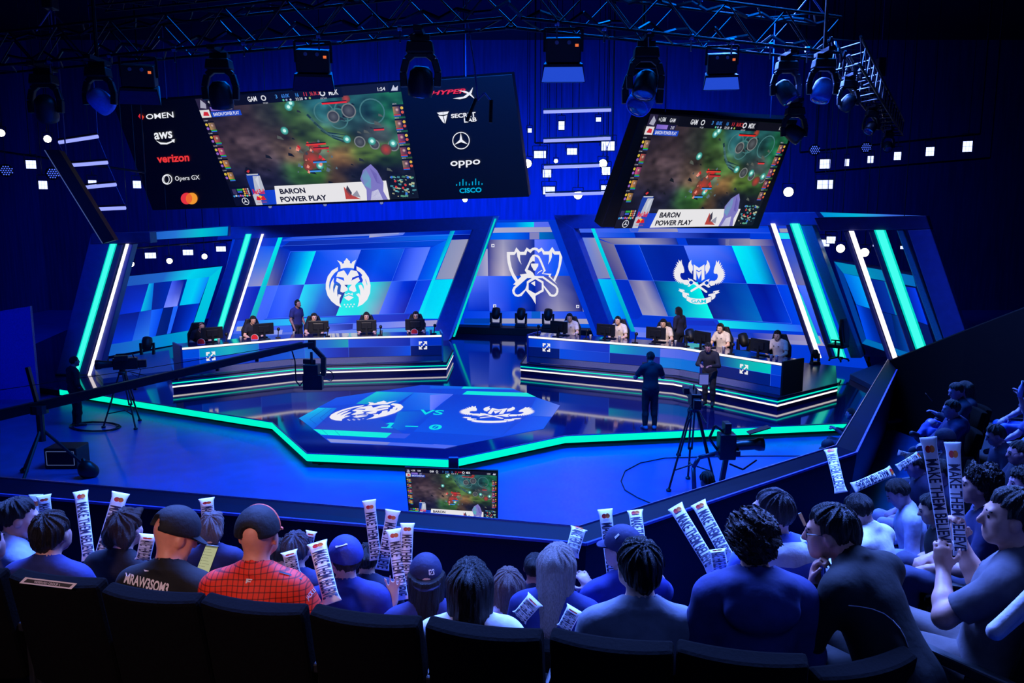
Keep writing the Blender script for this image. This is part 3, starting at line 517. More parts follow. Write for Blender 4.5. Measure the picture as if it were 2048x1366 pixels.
# lamps hung in the gaps above the two side walls
m_lampw = mat('cool_lamp', (235, 235, 255), emit=2.8, ecol=(165, 175, 255)); m_lampy = mat('warm_lamp', (255, 240, 210), emit=12, ecol=(255, 236, 205)); m_gear = mat('lamp_housing', (16, 16, 22), .5)
def wash_panel(p, face, wd_=.34, hg=.2, label='', grp=None):
    e = empty('wash_light', p, label, 'stage light', grp); n = Vector(face).normalized(); x = Vector((0, 0, 1)).cross(n).normalized(); y = n.cross(x)
    c = lambda o, w2, h2: [p + n * o - x * w2 + y * h2, p + n * o + x * w2 + y * h2, p + n * o + x * w2 - y * h2, p + n * o - x * w2 - y * h2]
    b = MB(); b.hexa(c(0, wd_ / 2, hg / 2), c(-.14, wd_ / 2, hg / 2)); b.build('housing', m_gear, e)
    b = MB()
    for i in range(3):
        for j in range(2):
            o = x * (i - 1) * wd_ * .3 + y * (j - .5) * hg * .42
            b.hexa([q * 1 for q in [p + n * .012 + o + x * sx * wd_ * .142 + y * sy * hg * .2 for sx, sy in ((-1, 1), (1, 1), (1, -1), (-1, -1))]], [p + n * .002 + o + x * sx * wd_ * .142 + y * sy * hg * .2 for sx, sy in ((-1, 1), (1, 1), (1, -1), (-1, -1))])
    b.build('lamp_cells', m_lampw, e)
    b = MB(); b.tube(p - x * wd_ * .56, p - x * wd_ * .56 + Vector((0, 0, hg)), .012); b.tube(p + x * wd_ * .56, p + x * wd_ * .56 + Vector((0, 0, hg)), .012); b.tube(p - x * wd_ * .56 + Vector((0, 0, hg)), p + x * wd_ * .56 + Vector((0, 0, hg)), .012); b.tube(p + Vector((0, 0, hg)), p + Vector((0, 0, hg + .12)), .02); b.build('yoke', m_gear, e)
    b = MB(); b.tube(p + UP * (hg + .1), Vector((p.x, p.y, 13.995)), .012, 5); b.build('drop_rod', m_gear, e)
    return e
def blinder(p, face, r=.1, label='', grp=None, lm=None):
    e = empty('blinder_light', p, label, 'stage light', grp); n = Vector(face).normalized()
    b = MB(); b.lathe(p, [(0, -.24), (r * .6, -.24), (r * 1.05, -.06), (r * 1.15, .01), (r, .01)], 14, n); b.build('housing', m_gear, e, smooth=True)
    b = MB(); b.lathe(p, [(r, -.005), (r * .7, .012), (0, .02)], 14, n); b.build('lens', lm or m_lampy, e, smooth=True)
    x = Vector((0, 0, 1)).cross(n).normalized()
    b = MB(); b.path([p - x * r * 1.25, p - x * r * 1.3 + Vector((0, 0, r * 1.8)), p + x * r * 1.3 + Vector((0, 0, r * 1.8)), p + x * r * 1.25], .012); b.tube(p + Vector((0, 0, r * 1.8)), p + Vector((0, 0, r * 1.8 + .12)), .018); b.build('yoke', m_gear, e)
    b = MB(); b.tube(p + UP * (r * 1.8 + .1), Vector((p.x, p.y, 13.995)), .012, 5); b.build('drop_rod', m_gear, e)
    return e
UP = Vector((0, 0, 1))
tow = lambda p: (CAMP + Vector((0, -1, -2)) - p)
for k, ((x, y), t) in enumerate(zip(((301, 511), (376, 505), (442, 498)), ('nearest the outer white bar', 'middle of the three', 'beside the inner teal bar'))):
    p = PWL.at(x, y, .1); wash_panel(p, tow(p), .4, .24, 'glowing square wash lamp over the left side wall, ' + t, 'wash lamps over the left side wall')
for (x, y), t in zip(((262, 528), (339, 522), (409, 513)), ('next to the white bar', 'between two square lamps', 'nearest the teal bar')):
    p = PWL.at(x, y, .35); blinder(p, tow(p), .1, 'round warm lamp over the left side wall, ' + t, 'warm lamps over the left side wall')
p0, p1 = PWL.at(225, 500, .25), PWL.at(470, 480, .25); b = MB(); b.tube(p0, p1, .03); tag(b.build('lighting_bar', m_gear), 'dark pipe carrying the lamps over the left side wall', 'lighting bar')
for (x, y), t in zip(((1681, 497), (1729, 505)), ('left of the outer white bar', 'half behind the outer white bar')):
    p = PWR.at(x, y, .3); blinder(p, tow(p), .13, 'bright warm lamp high behind the right portal, ' + t, 'warm lamps behind the right portal')
for (x, y), t in zip(((1650, 486), (1662, 480)), ('the dim broad one', 'the small bright one')):
    p = PR.at(x, y, -.7); wash_panel(p, tow(p), .3, .26, 'blue white wash lamp beside the inner teal bar at right, ' + t, 'wash lamps at right')
for (x, y), t in zip(((1749, 490), (1804, 495)), ('left of the wide teal bar', 'right of the wide teal bar')):
    p = PWR.at(x, y, .1); wash_panel(p, tow(p), .1, .1, 'tiny blue lamp behind the right portal, ' + t, 'wash lamps at right')
# ================================================================ the two team desks on lit risers
m_grey = mat('desk_laminate', (92, 100, 150), .4, noise=.08); m_top = mat('desk_top', (14, 24, 90), .12, noise=.1, coat=.5)
m_strip = mat('white_strip', (255, 245, 240), emit=1.25); m_mint = mat('mint_strip', (0, 240, 205), emit=1.0)
UP = Vector((0, 0, 1))
def offs(pts, d):
    """Offset a floor polyline to its left (towards the back of the stage)."""
    out = []
    for i, p in enumerate(pts):
        ds = []
        if i > 0: ds.append((p - pts[i - 1]).normalized())
        if i < len(pts) - 1: ds.append((pts[i + 1] - p).normalized())
        t = sum(ds, Vector()).normalized(); n = Vector((-t.y, t.x, 0)); k = 1 / max(.5, n.dot(Vector((-ds[0].y, ds[0].x, 0))))
        out.append(p + n * d * k)
    return out
def strip(b, pts, z0, z1, d):
    f = offs(pts, -d); k = offs(pts, .01)
    for i in range(len(pts) - 1):
        b.hexa([f[i] + UP * z0, f[i + 1] + UP * z0, f[i + 1] + UP * z1, f[i] + UP * z1], [k[i] + UP * z0, k[i + 1] + UP * z0, k[i + 1] + UP * z1, k[i] + UP * z1])
RZ, DZ = .32, 1.14
def riser(front, ends, back, label):
    e = empty('desk_riser', sum(front, Vector()) / len(front), label, 'platform')
    loop = ends[0] + front + ends[1]
    out = loop + back
    b = MB(); b.prism([(p.x, p.y) for p in out], .001, RZ); b.build('platform', mat('riser_top', (16, 22, 70), .25, noise=.1), e)
    for z0, z1, m, n in ((.215, .245, m_mint, 'mint_strip'), (.11, .15, m_strip, 'white_strip')):
        b = MB(); strip(b, loop, z0, z1, .015); b.build(n, m, e)
    b = MB(); strip(b, loop, .25, .31, .012); strip(b, loop, .16, .205, .012); b.build('fascia', m_grey, e)
    b = MB(); strip(b, loop, RZ - .008, RZ + .012, .03); b.build('nosing', m_black, e)
    return e
fl = [W(347, 783), W(588, 755), W(893, 746)]
rl = riser(fl, ([fl[0] + Vector((-.35, 2.2, 0))], [fl[2] + Vector((.02, 2.4, 0))]), [fl[2] + Vector((-.2, 3.3, 0)), fl[1] + Vector((-.6, 3.9, 0)), fl[0] + Vector((-.9, 4.2, 0))], 'riser with mint and white light strips under the left desk')
fr = [W(1042, 748), W(1347, 778), W(1554, 822)]
rr = riser(fr, ([fr[0] + Vector((.3, 2.2, 0))], [W(1673, 790)]), [W(1673, 790) + Vector((1.0, 2.6, 0)), fr[1] + Vector((2.9, 3.4, 0)), fr[1] + Vector((.9, 4.3, 0)), fr[0] + Vector((.8, 3.4, 0))], 'riser with mint and white light strips under the right desk')
def desk(front, name, label, cells, marks, zz, ends):
    """Long bent desk: fascia screens, kick board, glowing front edge, end panels and a continuous top."""
    e = empty('team_desk', sum(front, Vector()) / len(front) + UP * RZ, label, 'desk')
    f = front; k = offs(front, .85)
    b = MB()
    for i in range(len(f) - 1): b.hexa([f[i] + UP * (DZ - .04), f[i + 1] + UP * (DZ - .04), f[i + 1] + UP * DZ, f[i] + UP * DZ], [k[i] + UP * (DZ - .04), k[i + 1] + UP * (DZ - .04), k[i + 1] + UP * DZ, k[i] + UP * DZ])
    b.build('desk_top', m_top, e)
    b = MB(); strip(b, f, DZ - .055, DZ - .005, .03); b.build('light_edge', m_strip, e)
    b = MB()
    for i in range(len(f) - 1): b.hexa([f[i] + UP * (RZ + .012), f[i + 1] + UP * (RZ + .012), f[i + 1] + UP * (DZ - .045), f[i] + UP * (DZ - .045)], [p + UP * z for p, z in zip(offs([f[i], f[i + 1]], .06) + offs([f[i], f[i + 1]], .06)[::-1], (RZ + .012, RZ + .012, DZ - .045, DZ - .045))])
    b.build('front_panel', m_grey, e)
    for i, j, s_ in ((0, 0, -1), (-1, -1, 1)):
        d = (k[i] - f[i]).normalized(); t = Vector((d.y, -d.x, 0)) * .05 * s_ * (1 if s_ > 0 else 1); p = f[i] - d * .05; q = k[i]
        b = MB(); b.hexa([p + UP * (RZ + .012), q + UP * (RZ + .012), q + UP * (DZ + .05), p + UP * (DZ + .05)], [p + t + UP * (RZ + .012), q + t + UP * (RZ + .012), q + t + UP * (DZ + .05), p + t + UP * (DZ + .05)]); b.build('end_panel', ends[0 if s_ < 0 else 1], e)
    b = MB(); ls = [(f[i + 1] - f[i]).length for i in range(len(f) - 1)]; tot = sum(ls)
    def at(s, z, o):
        s *= tot; i = 0
        while i < len(ls) - 1 and s > ls[i]: s -= ls[i]; i += 1
        d = (f[i + 1] - f[i]).normalized(); return f[i] + d * s + Vector((d.y, -d.x, 0)) * o + UP * z
    zt, zm, zb = DZ - .075, DZ - .32, RZ + .2
    def cell(s0, s1, a, c, cols, o=.012):
        n = 6; P = [(at(lerp(s0, s1, i / n), a, o), at(lerp(s0, s1, i / n), c, o)) for i in range(n + 1)]; m = len(cols) - 1
        cs = [mixc(cols[min(int(i / n * m), m - 1)], cols[min(int(i / n * m) + 1, m)], i / n * m - min(int(i / n * m), m - 1)) if m else cols[0] for i in range(n + 1)]
        vs = [q for pr in P for q in pr]; b.add(vs, [(2 * i, 2 * i + 2, 2 * i + 3, 2 * i + 1) for i in range(n)], cols=[c_ for c_ in cs for _ in (0, 1)])
    for s0, s1, up, dn in cells: cell(s0, s1, zt, zm, up); cell(s0, s1, zm, zb, dn)
    for s0, *_ in cells[1:]: cell(s0 - .0006, s0 + .0006, zt, zb, [(60, 110, 255)], .015)
    cell(.0, 1, zm + .005, zm - .005, [(40, 90, 240)], .015)
    b.build('fascia_screen', led('led_desk', .85), e)
    for s0, zc_, sz in marks:
        b = MB()
        mk = lambda x, y: at(s0 + x * sz / tot, zc_ + y * sz, .022)
        for l in ([(-.5, .5), (-.5, .1), (-.3, .1), (-.3, .3), (-.1, .3), (-.1, .5)], [(.5, -.5), (.5, -.1), (.3, -.1), (.3, -.3), (.1, -.3), (.1, -.5)],
                  [(.05, .5), (.5, .5), (.5, .05), (.32, .22), (.05, -.05), (-.05, .05), (.22, .32)], [(-.05, -.5), (-.5, -.5), (-.5, -.05), (-.32, -.22), (-.12, -.02), (-.02, -.12), (-.22, -.32)]): b.flat([l], mk, None)
        b.build('arrow_mark', m_em, e)
    return at, tot
dl = offs([p.copy() for p in fl], .3); dl[0] += (dl[1] - dl[0]).normalized() * .35; dl[-1] += (dl[1] - dl[2]).normalized() * .12
dr = offs([p.copy() for p in fr], .3); dr[0] += (dr[1] - dr[0]).normalized() * .12; dr[-1] += (dr[1] - dr[2]).normalized() * .1
B1, B2, B3 = (0, 80, 235), (0, 50, 200), (0, 25, 140)
atL, totL = desk(dl, 'l', 'long bent desk of the dark shirted team with blue tiled front, left', [
 (0, .06, [B1, B1], [B2, B2]), (.06, .28, [(0, 150, 215), (0, 185, 205), (0, 120, 215)], [B1, B2]), (.28, .46, [B2, B2], [(0, 70, 225), (0, 95, 220)]), (.46, .63, [(0, 90, 225), (0, 110, 220), (0, 165, 190)], [(0, 120, 225), (0, 60, 210), (0, 30, 170)]),
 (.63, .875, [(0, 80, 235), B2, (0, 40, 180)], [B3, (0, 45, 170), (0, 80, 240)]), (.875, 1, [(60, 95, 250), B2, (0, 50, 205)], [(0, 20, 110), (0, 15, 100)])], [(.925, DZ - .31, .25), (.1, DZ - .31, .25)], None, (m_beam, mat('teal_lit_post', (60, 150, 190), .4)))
atR, totR = desk(dr, 'r', 'long bent desk of the white shirted team with blue tiled front, right', [
 (0, .13, [(0, 60, 220), B1, (70, 105, 250)], [(0, 20, 110), (0, 25, 120)]), (.13, .33, [(80, 115, 255), (0, 60, 215), (0, 50, 205)], [(0, 80, 240), (0, 60, 210)]), (.33, .52, [(0, 190, 215), (0, 130, 205), (0, 95, 215)], [(0, 30, 150), (0, 25, 140)]), (.52, .68, [(100, 120, 250), (60, 100, 240)], [(0, 130, 235), (0, 110, 225)]),
 (.68, .96, [(0, 30, 130), (0, 80, 170), (0, 190, 190), (0, 215, 205)], [(0, 20, 110), (0, 30, 130)]), (.96, 1, [(0, 70, 225)], [(0, 50, 205)])], [(.075, DZ - .31, .25), (.86, DZ - .31, .25)], None, (m_beam, m_black))
# ================================================================ emblems and score on the floor screen
def affine(src, dst):
    A = np.array([[x, y, 1] for x, y in src], float); M_, *_ = np.linalg.lstsq(A, np.array(dst, float), rcond=None)
    return lambda x, y: tuple(np.array([x, y, 1.0]) @ M_)
al = affine([(210, 700), (1085, 690), (803, 190), (430, 198), (512, 1118), (830, 1110)], [(905, 430), (1570, 382), (1520, 310), (1262, 302), (990, 488), (1235, 489)])
b = MB()
for l in LION: b.flat([l], lambda x, y: PF.at(*zF([al(x, y)])[0], .012), None)
tag(b.build('lion_emblem', m_em, hx), 'white crowned lion head lying flat')
ag = affine([(230, 500), (1445, 530), (430, 160), (1245, 180), (850, 1180), (355, 868), (1308, 880), (655, 165), (1015, 170)], [(275, 410), (1025, 405), (460, 345), (925, 366), (600, 520), (292, 455), (888, 475), (590, 352), (826, 360)])
b = MB(); pg = lambda x, y: PF.at(*zG([ag(x, y)])[0], .012)
src = bpy.data.objects['winged_emblem'].data
for p in src.polygons:
    pts = []
    for vi in p.vertices:
        co = src.vertices[vi].co - CAMP; f = co.y * CT - co.z * ST; u = co.y * ST + co.z * CT
        px, py = 1024 + F * co.x / f, 683 - F * u / f; pts.append(pg((px - 1325) * 11.387, (py - 505) * 11.387))
    b.add(pts, [tuple(range(len(pts)))], None)
tag(b.build('winged_emblem', m_em, hx), 'white winged M emblem lying flat')
m_cy = mat('score_cyan', (0, 225, 225), emit=.95)
fq = lambda z, q, o=.012: bil([PF.at(x, y, o) for x, y in z(q)])
b = MB(); b.text('VS', fq(zF, [(1762, 386), (1998, 392), (1968, 438), (1738, 432)]), None, .015); b.build('score_lettering', m_cy, hx)
b = MB()
for l in ([(1460, 513), (1505, 515), (1462, 562), (1428, 561), (1460, 525), (1418, 527)], [(1382, 556), (1490, 560), (1485, 567), (1374, 563)]): b.flat([l], lambda x, y: PF.at(*zF([(x, y)])[0], .012), None)
b.build('score_lettering', m_cy, hx)
b = MB(); q = [(1614, 543), (1740, 547), (1734, 556), (1610, 552)]; b.quad(*[PF.at(x, y, .012) for x, y in zF(q)]); b.build('score_lettering', m_cy, hx)
b = MB(); b.text('0', fq(zF, [(1858, 530), (1982, 534), (1954, 585), (1828, 580)]), None, .015); q = [(1872, 573), (1880, 576), (1938, 540), (1930, 537)]; b.quad(*[PF.at(x, y, .013) for x, y in zF(q)]); b.build('score_lettering', m_cy, hx)
# ================================================================ match picture shared by the three screens
BLOBS = [(.05, .1, .1, .2, (30, 26, 40)), (.15, .3, .14, .25, (62, 48, 52)), (.22, .5, .1, .2, (70, 58, 62)), (.2, .75, .15, .15, (22, 24, 48)), (.35, .2, .08, .12, (40, 44, 40)), (.44, .15, .05, .1, (52, 92, 40)), (.36, .45, .06, .12, (80, 66, 58)), (.42, .55, .05, .08, (140, 108, 84)),
 (.5, .3, .06, .12, (66, 96, 48)), (.6, .42, .08, .08, (70, 104, 50)), (.62, .14, .08, .1, (34, 84, 90)), (.78, .15, .1, .12, (36, 92, 92)), (.72, .28, .1, .07, (52, 92, 92)), (.92, .2, .05, .14, (30, 110, 70)), (.85, .38, .06, .07, (60, 70, 70)), (.5, .7, .06, .1, (58, 112, 40)), (.4, .72, .07, .1, (50, 96, 44)),
 (.52, .55, .06, .07, (74, 88, 78)), (.66, .6, .06, .08, (130, 92, 56)), (.78, .58, .1, .06, (80, 110, 42)), (.9, .62, .07, .07, (46, 84, 40)), (.75, .75, .14, .08, (24, 28, 40)), (.93, .8, .06, .1, (24, 26, 40)), (.6, .78, .05, .08, (90, 66, 44)), (.08, .9, .1, .1, (16, 16, 36)), (.3, .9, .1, .08, (26, 30, 34)), (.62, .92, .2, .06, (26, 30, 30))]
rg = np.random.default_rng(3)
def game_colours(nu, nv):
    u = np.linspace(0, 1, nu)[:, None]; v = np.linspace(0, 1, nv)[None, :]
    acc = np.zeros((nu, nv, 3)); wt = np.full((nu, nv, 1), 1e-6)
    for bu, bv, su, sv, c in BLOBS:
        g = np.exp(-((u - bu) / su) ** 2 - ((v - bv) / sv) ** 2)[..., None] ** 1.2; acc += g * np.array(c); wt += g
    img = acc / wt
    for s in (9, 18, 36):
        n = rg.normal(size=(s, s)); iu = (u[:, 0] * (s - 1.01)); iv = (v[0] * (s - 1.01)); a = iu.astype(int); c = iv.astype(int); fu = (iu - a)[:, None]; fv = (iv - c)[None]
        t = (n[np.ix_(a, c)] * (1 - fu) + n[np.ix_(a + 1, c)] * fu) * (1 - fv) + (n[np.ix_(a, c + 1)] * (1 - fu) + n[np.ix_(a + 1, c + 1)] * fu) * fv
        img *= (1 + .17 * t[..., None])
    return np.clip(img, 3, 200)
GC = game_colours(112, 64)
def game_screen(q, pl, nm, parent, small=False):
    """Match broadcast on the four-cornered q of plane pl."""
    P = lambda o: bil([pl.at(x, y, o) for x, y in q]); g = P(.01)
    b = MB(); nu, nv = GC.shape[:2]
    b.add([g(i / (nu - 1), j / (nv - 1)) for i in range(nu) for j in range(nv)], [(i * nv + j, i * nv + j + 1, (i + 1) * nv + j + 1, (i + 1) * nv + j) for i in range(nu - 1) for j in range(nv - 1)], cols=[tuple(GC[i, j]) for i in range(nu) for j in range(nv)])
    def R(u0, v0, u1, v1, c, o=.014, c2=None):
        f = P(o); b.add([f(u0, v0), f(u1, v0), f(u1, v1), f(u0, v1)], [(0, 1, 2, 3)], cols=[c, c2 or c, c2 or c, c])
    def disc(u, v, r, c, o=.016, c2=None, n=14, asp=1.8):
        f = P(o); b.add([f(u, v)] + [f(u + r * math.cos(2 * math.pi * i / n), v + r * asp * math.sin(2 * math.pi * i / n)) for i in range(n)], [(0, 1 + i, 1 + (i + 1) % n) for i in range(n)], cols=[c] + [c2 or c] * n)
    def ring(u, v, r, w_, c, o=.018, n=24, asp=1.8):
        f = P(o); b.add([f(u + rr * math.cos(2 * math.pi * i / n), v + rr * asp * math.sin(2 * math.pi * i / n)) for i in range(n) for rr in (r, r - w_)], [(2 * i, 2 * ((i + 1) % n), 2 * ((i + 1) % n) + 1, 2 * i + 1) for i in range(n)], c)
    def Tx(s, u0, v0, u1, v1, c, bold=.02, o=.022, sh=0): f = P(o); b.text(s, lambda x, y: f(u0 + (u1 - u0) * x, v0 + (v1 - v0) * y), c, bold, sh)
    def poly(pts, c, o=.016): f = P(o); b.flat([pts], f, c)
    # terrain: curved walls, steps, turret rings, glows
    for k in range(5):
        a0 = .035 * k; poly([(.54 + a0 * .35, .2 + a0), (.6 + a0 * .3, .36 + a0 * .4), (.7, .4 + a0 * .5), (.7, .405 + a0 * .5), (.595 + a0 * .3, .375 + a0 * .4), (.53 + a0 * .35, .21 + a0)], (78, 118, 120) if k % 2 else (30, 58, 66), .015)
    for u, v, r in ((.72, .2, .05), (.85, .22, .06), (.62, .2, .05), (.68, .26, .05)): ring(u, v, r, .006, (70, 122, 122), .0145)
    for u, v, r in ((.66, .24, .03), (.74, .2, .035), (.76, .47, .028), (.83, .5, .025), (.92, .52, .028)): disc(u, v, r, (92, 96, 100), .016, (36, 40, 44)); ring(u, v, r, .006, (120, 126, 124), .0165)
    for u, v in ((.47, .1), (.4, .33), (.7, .44), (.82, .47), (.92, .5), (.53, .66), (.455, .13)): disc(u, v, .02, (120, 240, 225), .0175, (40, 110, 100)); disc(u, v, .008, (210, 255, 245), .018)
    for u, v, r in ((.5, .6, .06), (.53, .5, .04), (.47, .66, .035), (.88, .55, .035), (.74, .1, .025)): disc(u, v, r * .8, (190, 62, 48), .0172, (84, 66, 50))
    rr = random.Random(5)
    for k in range(26): u, v = rr.uniform(.4, .62), rr.uniform(.42, .72); s = rr.uniform(.004, .012); poly([(u, v - 2 * s), (u + s, v), (u + .3 * s, v + 2 * s), (u - s, v + s)], rr.choice([(230, 60, 50), (200, 40, 40), (90, 110, 120), (60, 66, 74), (70, 150, 230), (240, 150, 130)]), .019)
    for k in range(34): u, v = rr.uniform(.2, .98), rr.uniform(.12, .8); s = rr.uniform(.006, .02); poly([(u, v), (u + s, v + s * .8), (u + s * 1.6, v + s * 2.4), (u - .2 * s, v + s * 1.6)], rr.choice([(24, 28, 34), (40, 48, 50), (86, 92, 84), (20, 24, 30)]), .0155)
    for u, v, w_, c in ((.49, .46, .1, (225, 60, 45)), (.52, .5, .08, (200, 50, 50)), (.5, .62, .07, (60, 140, 230)), (.62, .12, .12, (235, 40, 30)), (.84, .37, .05, (220, 60, 60)), (.47, .7, .06, (70, 150, 235))): R(u, v, u + w_, v + .014, c, .02); R(u, v - .008, u + w_, v, (20, 16, 20), .02)
    # heads-up display
    R(.0, .0, 1, .075, (16, 16, 26), .0205); R(.19, 0, .73, .085, (10, 10, 18), .021)
    Tx('GAM', .265, .018, .31, .062, (230, 232, 240)); Tx('MDK', .665, .018, .71, .062, (230, 232, 240)); ring(.345, .04, .013, .005, (220, 222, 230), .022); ring(.635, .04, .014, .006, (220, 222, 230), .022)
    for s, u0, u1, c in (('3', .405, .415, (70, 150, 230)), ('60.0K', .435, .475, (60, 130, 225)), ('16', .505, .52, (60, 140, 225)), ('11', .545, .56, (220, 50, 60)), ('56.3K', .575, .61, (215, 60, 60)), ('3', .625 - .012, .622, (220, 60, 60))): Tx(s, u0, .02, u1, .052, c, .015)
    Tx('WCS#1', .335, .075, .36, .09, (180, 184, 196), .01); Tx('LEC#3', .62, .075, .65, .09, (180, 184, 196), .01)
    Tx('32:28', .5, .06, .535, .082, (210, 212, 220), .01)
    for u, c in ((.44, (90, 200, 160)), (.455, (150, 160, 200)), (.475, (200, 205, 215)), (.55, (200, 205, 215)), (.57, (160, 200, 90))): disc(u, .071, .005, c, .022)
    R(0, 0, .05, .1, (40, 34, 60), .0212); poly([(.01, .08), (.025, .01), (.045, .05), (.04, .09)], (170, 170, 190), .022)
    Tx('+1,586', .06, .018, .105, .06, (225, 228, 236)); Tx('GAM', .13, .022, .165, .055, (220, 222, 232))
    R(.055, .075, .18, .122, (30, 26, 70), .0212); R(.06, .08, .13, .116, (120, 96, 200), .0222, (150, 120, 220)); Tx('2:03', .15, .085, .172, .112, (210, 210, 230), .01)
    R(.055, .122, .21, .168, (24, 70, 200), .0212); Tx('BARON POWER PLAY', .065, .13, .2, .16, (235, 238, 250), .012); R(0, .1, .05, .168, (230, 226, 226), .0212); poly([(.01, .15), (.02, .115), (.04, .12), (.042, .155)], (210, 40, 50), .022)
    Tx('1:54', .895, .03, .93, .06, (225, 228, 236), .015); R(.945, .0, 1, .08, (8, 10, 20), .0212); poly([(.955, .065), (.97, .02), (.975, .045), (.99, .03), (.985, .068)], (200, 205, 225), .022)
    pal = [(190, 150, 90), (200, 90, 70), (220, 80, 130), (220, 150, 60), (230, 170, 60)]
    for k in range(5):
        v = .2 + k * .115; w_ = .052
        R(.0, v, w_, v + .1, (14, 14, 24), .0212); R(.02, v + .015, w_, v + .078, pal[k], .022, mixc(pal[k], (40, 30, 60), .7)); disc(.036, v + .04, .009, (225, 190, 170), .0225, (120, 80, 70)); disc(.009, v + .03, .007, (220, 190, 60), .0225); disc(.009, v + .065, .007, (150, 100, 200), .0225); R(.022, v + .08, w_, v + .088, (40, 190, 60), .0222); R(.022, v + .09, w_, v + .097, (60, 110, 230), .0222)
        Tx('GAM', .002, v - .012, .022, v - .001, (170, 172, 186), .005)
        R(1 - w_, v - .02, 1, v + .08, (14, 14, 24), .0212); R(1 - w_, v - .005, .98, v + .058, mixc(pal[4 - k], (60, 60, 90), .4), .022, (60, 40, 80)); disc(.966, v + .022, .009, (230, 190, 180), .0225, (120, 70, 90)); disc(.99, v + .01, .007, (230, 190, 60), .0225); disc(.99, v + .045, .007, (220, 90, 60), .0225); R(1 - w_, v + .06, .98, v + .068, (220, 60, 50), .0222); R(1 - w_, v + .07, .98, v + .077, (60, 110, 230), .0222)
        Tx('MDK', .95, v - .032, .97, v - .021, (170, 172, 186), .005)
    # bottom band: team panel, drink can, banner, map
    R(0, .815, .105, 1, (8, 10, 34), .0212)
    R(.012, .835, .034, .885, (60, 50, 90), .022); R(.04, .835, .072, .852, (40, 170, 60), .022); R(.04, .857, .066, .872, (60, 100, 220), .022)
    for k in range(8): disc(.012 + k * .0125, .905 - .004 * (k % 2), .0055, [(60, 160, 230), (200, 205, 220), (70, 120, 230), (220, 90, 150), (150, 110, 210), (230, 190, 60), (90, 200, 190), (230, 140, 140)][k], .022)
    for k in range(9): disc(.078 + .012 * (k % 3), .84 + .02 * (k // 3), .005, [(230, 190, 70), (200, 90, 70), (180, 182, 200)][k % 3], .022)
    if small: R(0, .89, .105, 1, (70, 200, 20), .0225)
    else:
        ring(.065, .958, .02, .0035, (225, 228, 240), .023)
        for a in (90, 210, 330): a = math.radians(a); poly([(.065 + .018 * math.cos(a), .958 - 1.8 * .018 * math.sin(a)), (.065 + .0035 * math.cos(a + 1.05), .958 - 1.8 * .0035 * math.sin(a + 1.05)), (.065, .958), (.065 + .0035 * math.cos(a - 1.05), .958 - 1.8 * .0035 * math.sin(a - 1.05))], (225, 228, 240), .024)
    R(.125, .86, .25, 1, (10, 50, 190), .0212, (20, 70, 215))
    can = [(.122, .7), (.19, .7), (.195, .74), (.195, 1), (.118, 1), (.118, .74)]
    poly(can, (24, 62, 170), .0225); poly([(.124, .7), (.188, .7), (.186, .712), (.126, .712)], (190, 196, 210), .0235); poly([(.155, .72), (.195, .72), (.195, .86), (.135, .9)], (186, 192, 208), .023); poly([(.118, .9), (.155, .86), (.155, 1), (.118, 1)], (192, 198, 212), .023); poly([(.155, .86), (.195, .82), (.195, 1), (.16, 1)], (30, 70, 180), .0228); poly([(.163, .75), (.185, .72), (.17, .86)], (210, 214, 226), .0232)
    Tx('Red Bull', .126, .845, .19, .895, (222, 30, 50), .03, .026); disc(.158, .93, .012, (250, 200, 40), .026); poly([(.13, .95), (.14, .91), (.156, .93), (.158, .945), (.15, .955)], (220, 30, 40), .0265); poly([(.186, .95), (.176, .91), (.16, .93), (.158, .945), (.166, .955)], (220, 30, 40), .0265); Tx('ENERGY DRINK', .132, .968, .184, .98, (210, 60, 70), .0, .026)
    poly([(.118, .68), (.135, .63), (.165, .66), (.16, .7), (.125, .7)], (20, 22, 34), .0225); poly([(.13, .675), (.142, .66), (.15, .67), (.138, .69)], (210, 50, 50), .0235)
    poly([(.255, .825), (.85, .825), (.85, 1), (.235, 1)], (238, 236, 238), .0225)
    Tx('BARON', .275, .853, .415, .905, (18, 18, 34), .035, .026); Tx('POWER PLAY', .265, .93, .52, .982, (18, 18, 34), .035, .026)
    for l, c in (([(.62, .98), (.625, .86), (.64, .9), (.655, .94), (.7, .985)], (190, 70, 60)), ([(.63, .9), (.645, .85), (.66, .92), (.65, .97)], (60, 60, 76)), ([(.655, .95), (.69, .9), (.7, .97)], (150, 152, 168))): poly(l, c, .026)
    for l, c in (([(.73, 1), (.74, .9), (.72, .8), (.745, .72), (.79, .67), (.815, .73), (.835, .84), (.825, .92), (.84, 1)], (128, 122, 196)), ([(.735, .86), (.73, .77), (.76, .71), (.775, .8), (.765, .9)], (90, 180, 190)), ([(.78, .7), (.81, .76), (.825, .86), (.8, .84)], (96, 84, 170)), ([(.75, 1), (.765, .92), (.8, .9), (.815, 1)], (206, 206, 232))): poly(l, c, .026)
    R(.86, .77, 1, 1, (16, 22, 30), .0225)
    for k in range(80):
        u, v = rr.uniform(.865, .985), rr.uniform(.78, .97); s = rr.uniform(.006, .016); poly([(u, v), (u + s, v + s * .3), (u + s * .8, v + s * 1.5), (u - .2 * s, v + s)], rr.choice([(110, 180, 190), (70, 140, 150), (20, 24, 30), (12, 16, 22), (90, 160, 130), (190, 190, 150)]), .024)
    for k in range(7): disc(rr.uniform(.875, .985), rr.uniform(.79, .98), .006, rr.choice([(60, 120, 230), (220, 60, 60)]), .0255)
    return b.build(nm, led('match_picture', .92), parent)
m_case = mat('screen_casing', (10, 10, 16), .5)
def rig_plane(yaw, tilt, p): n = Vector((math.sin(yaw) * math.cos(tilt), -math.cos(yaw) * math.cos(tilt), -math.sin(tilt))); return Pl(p, n)
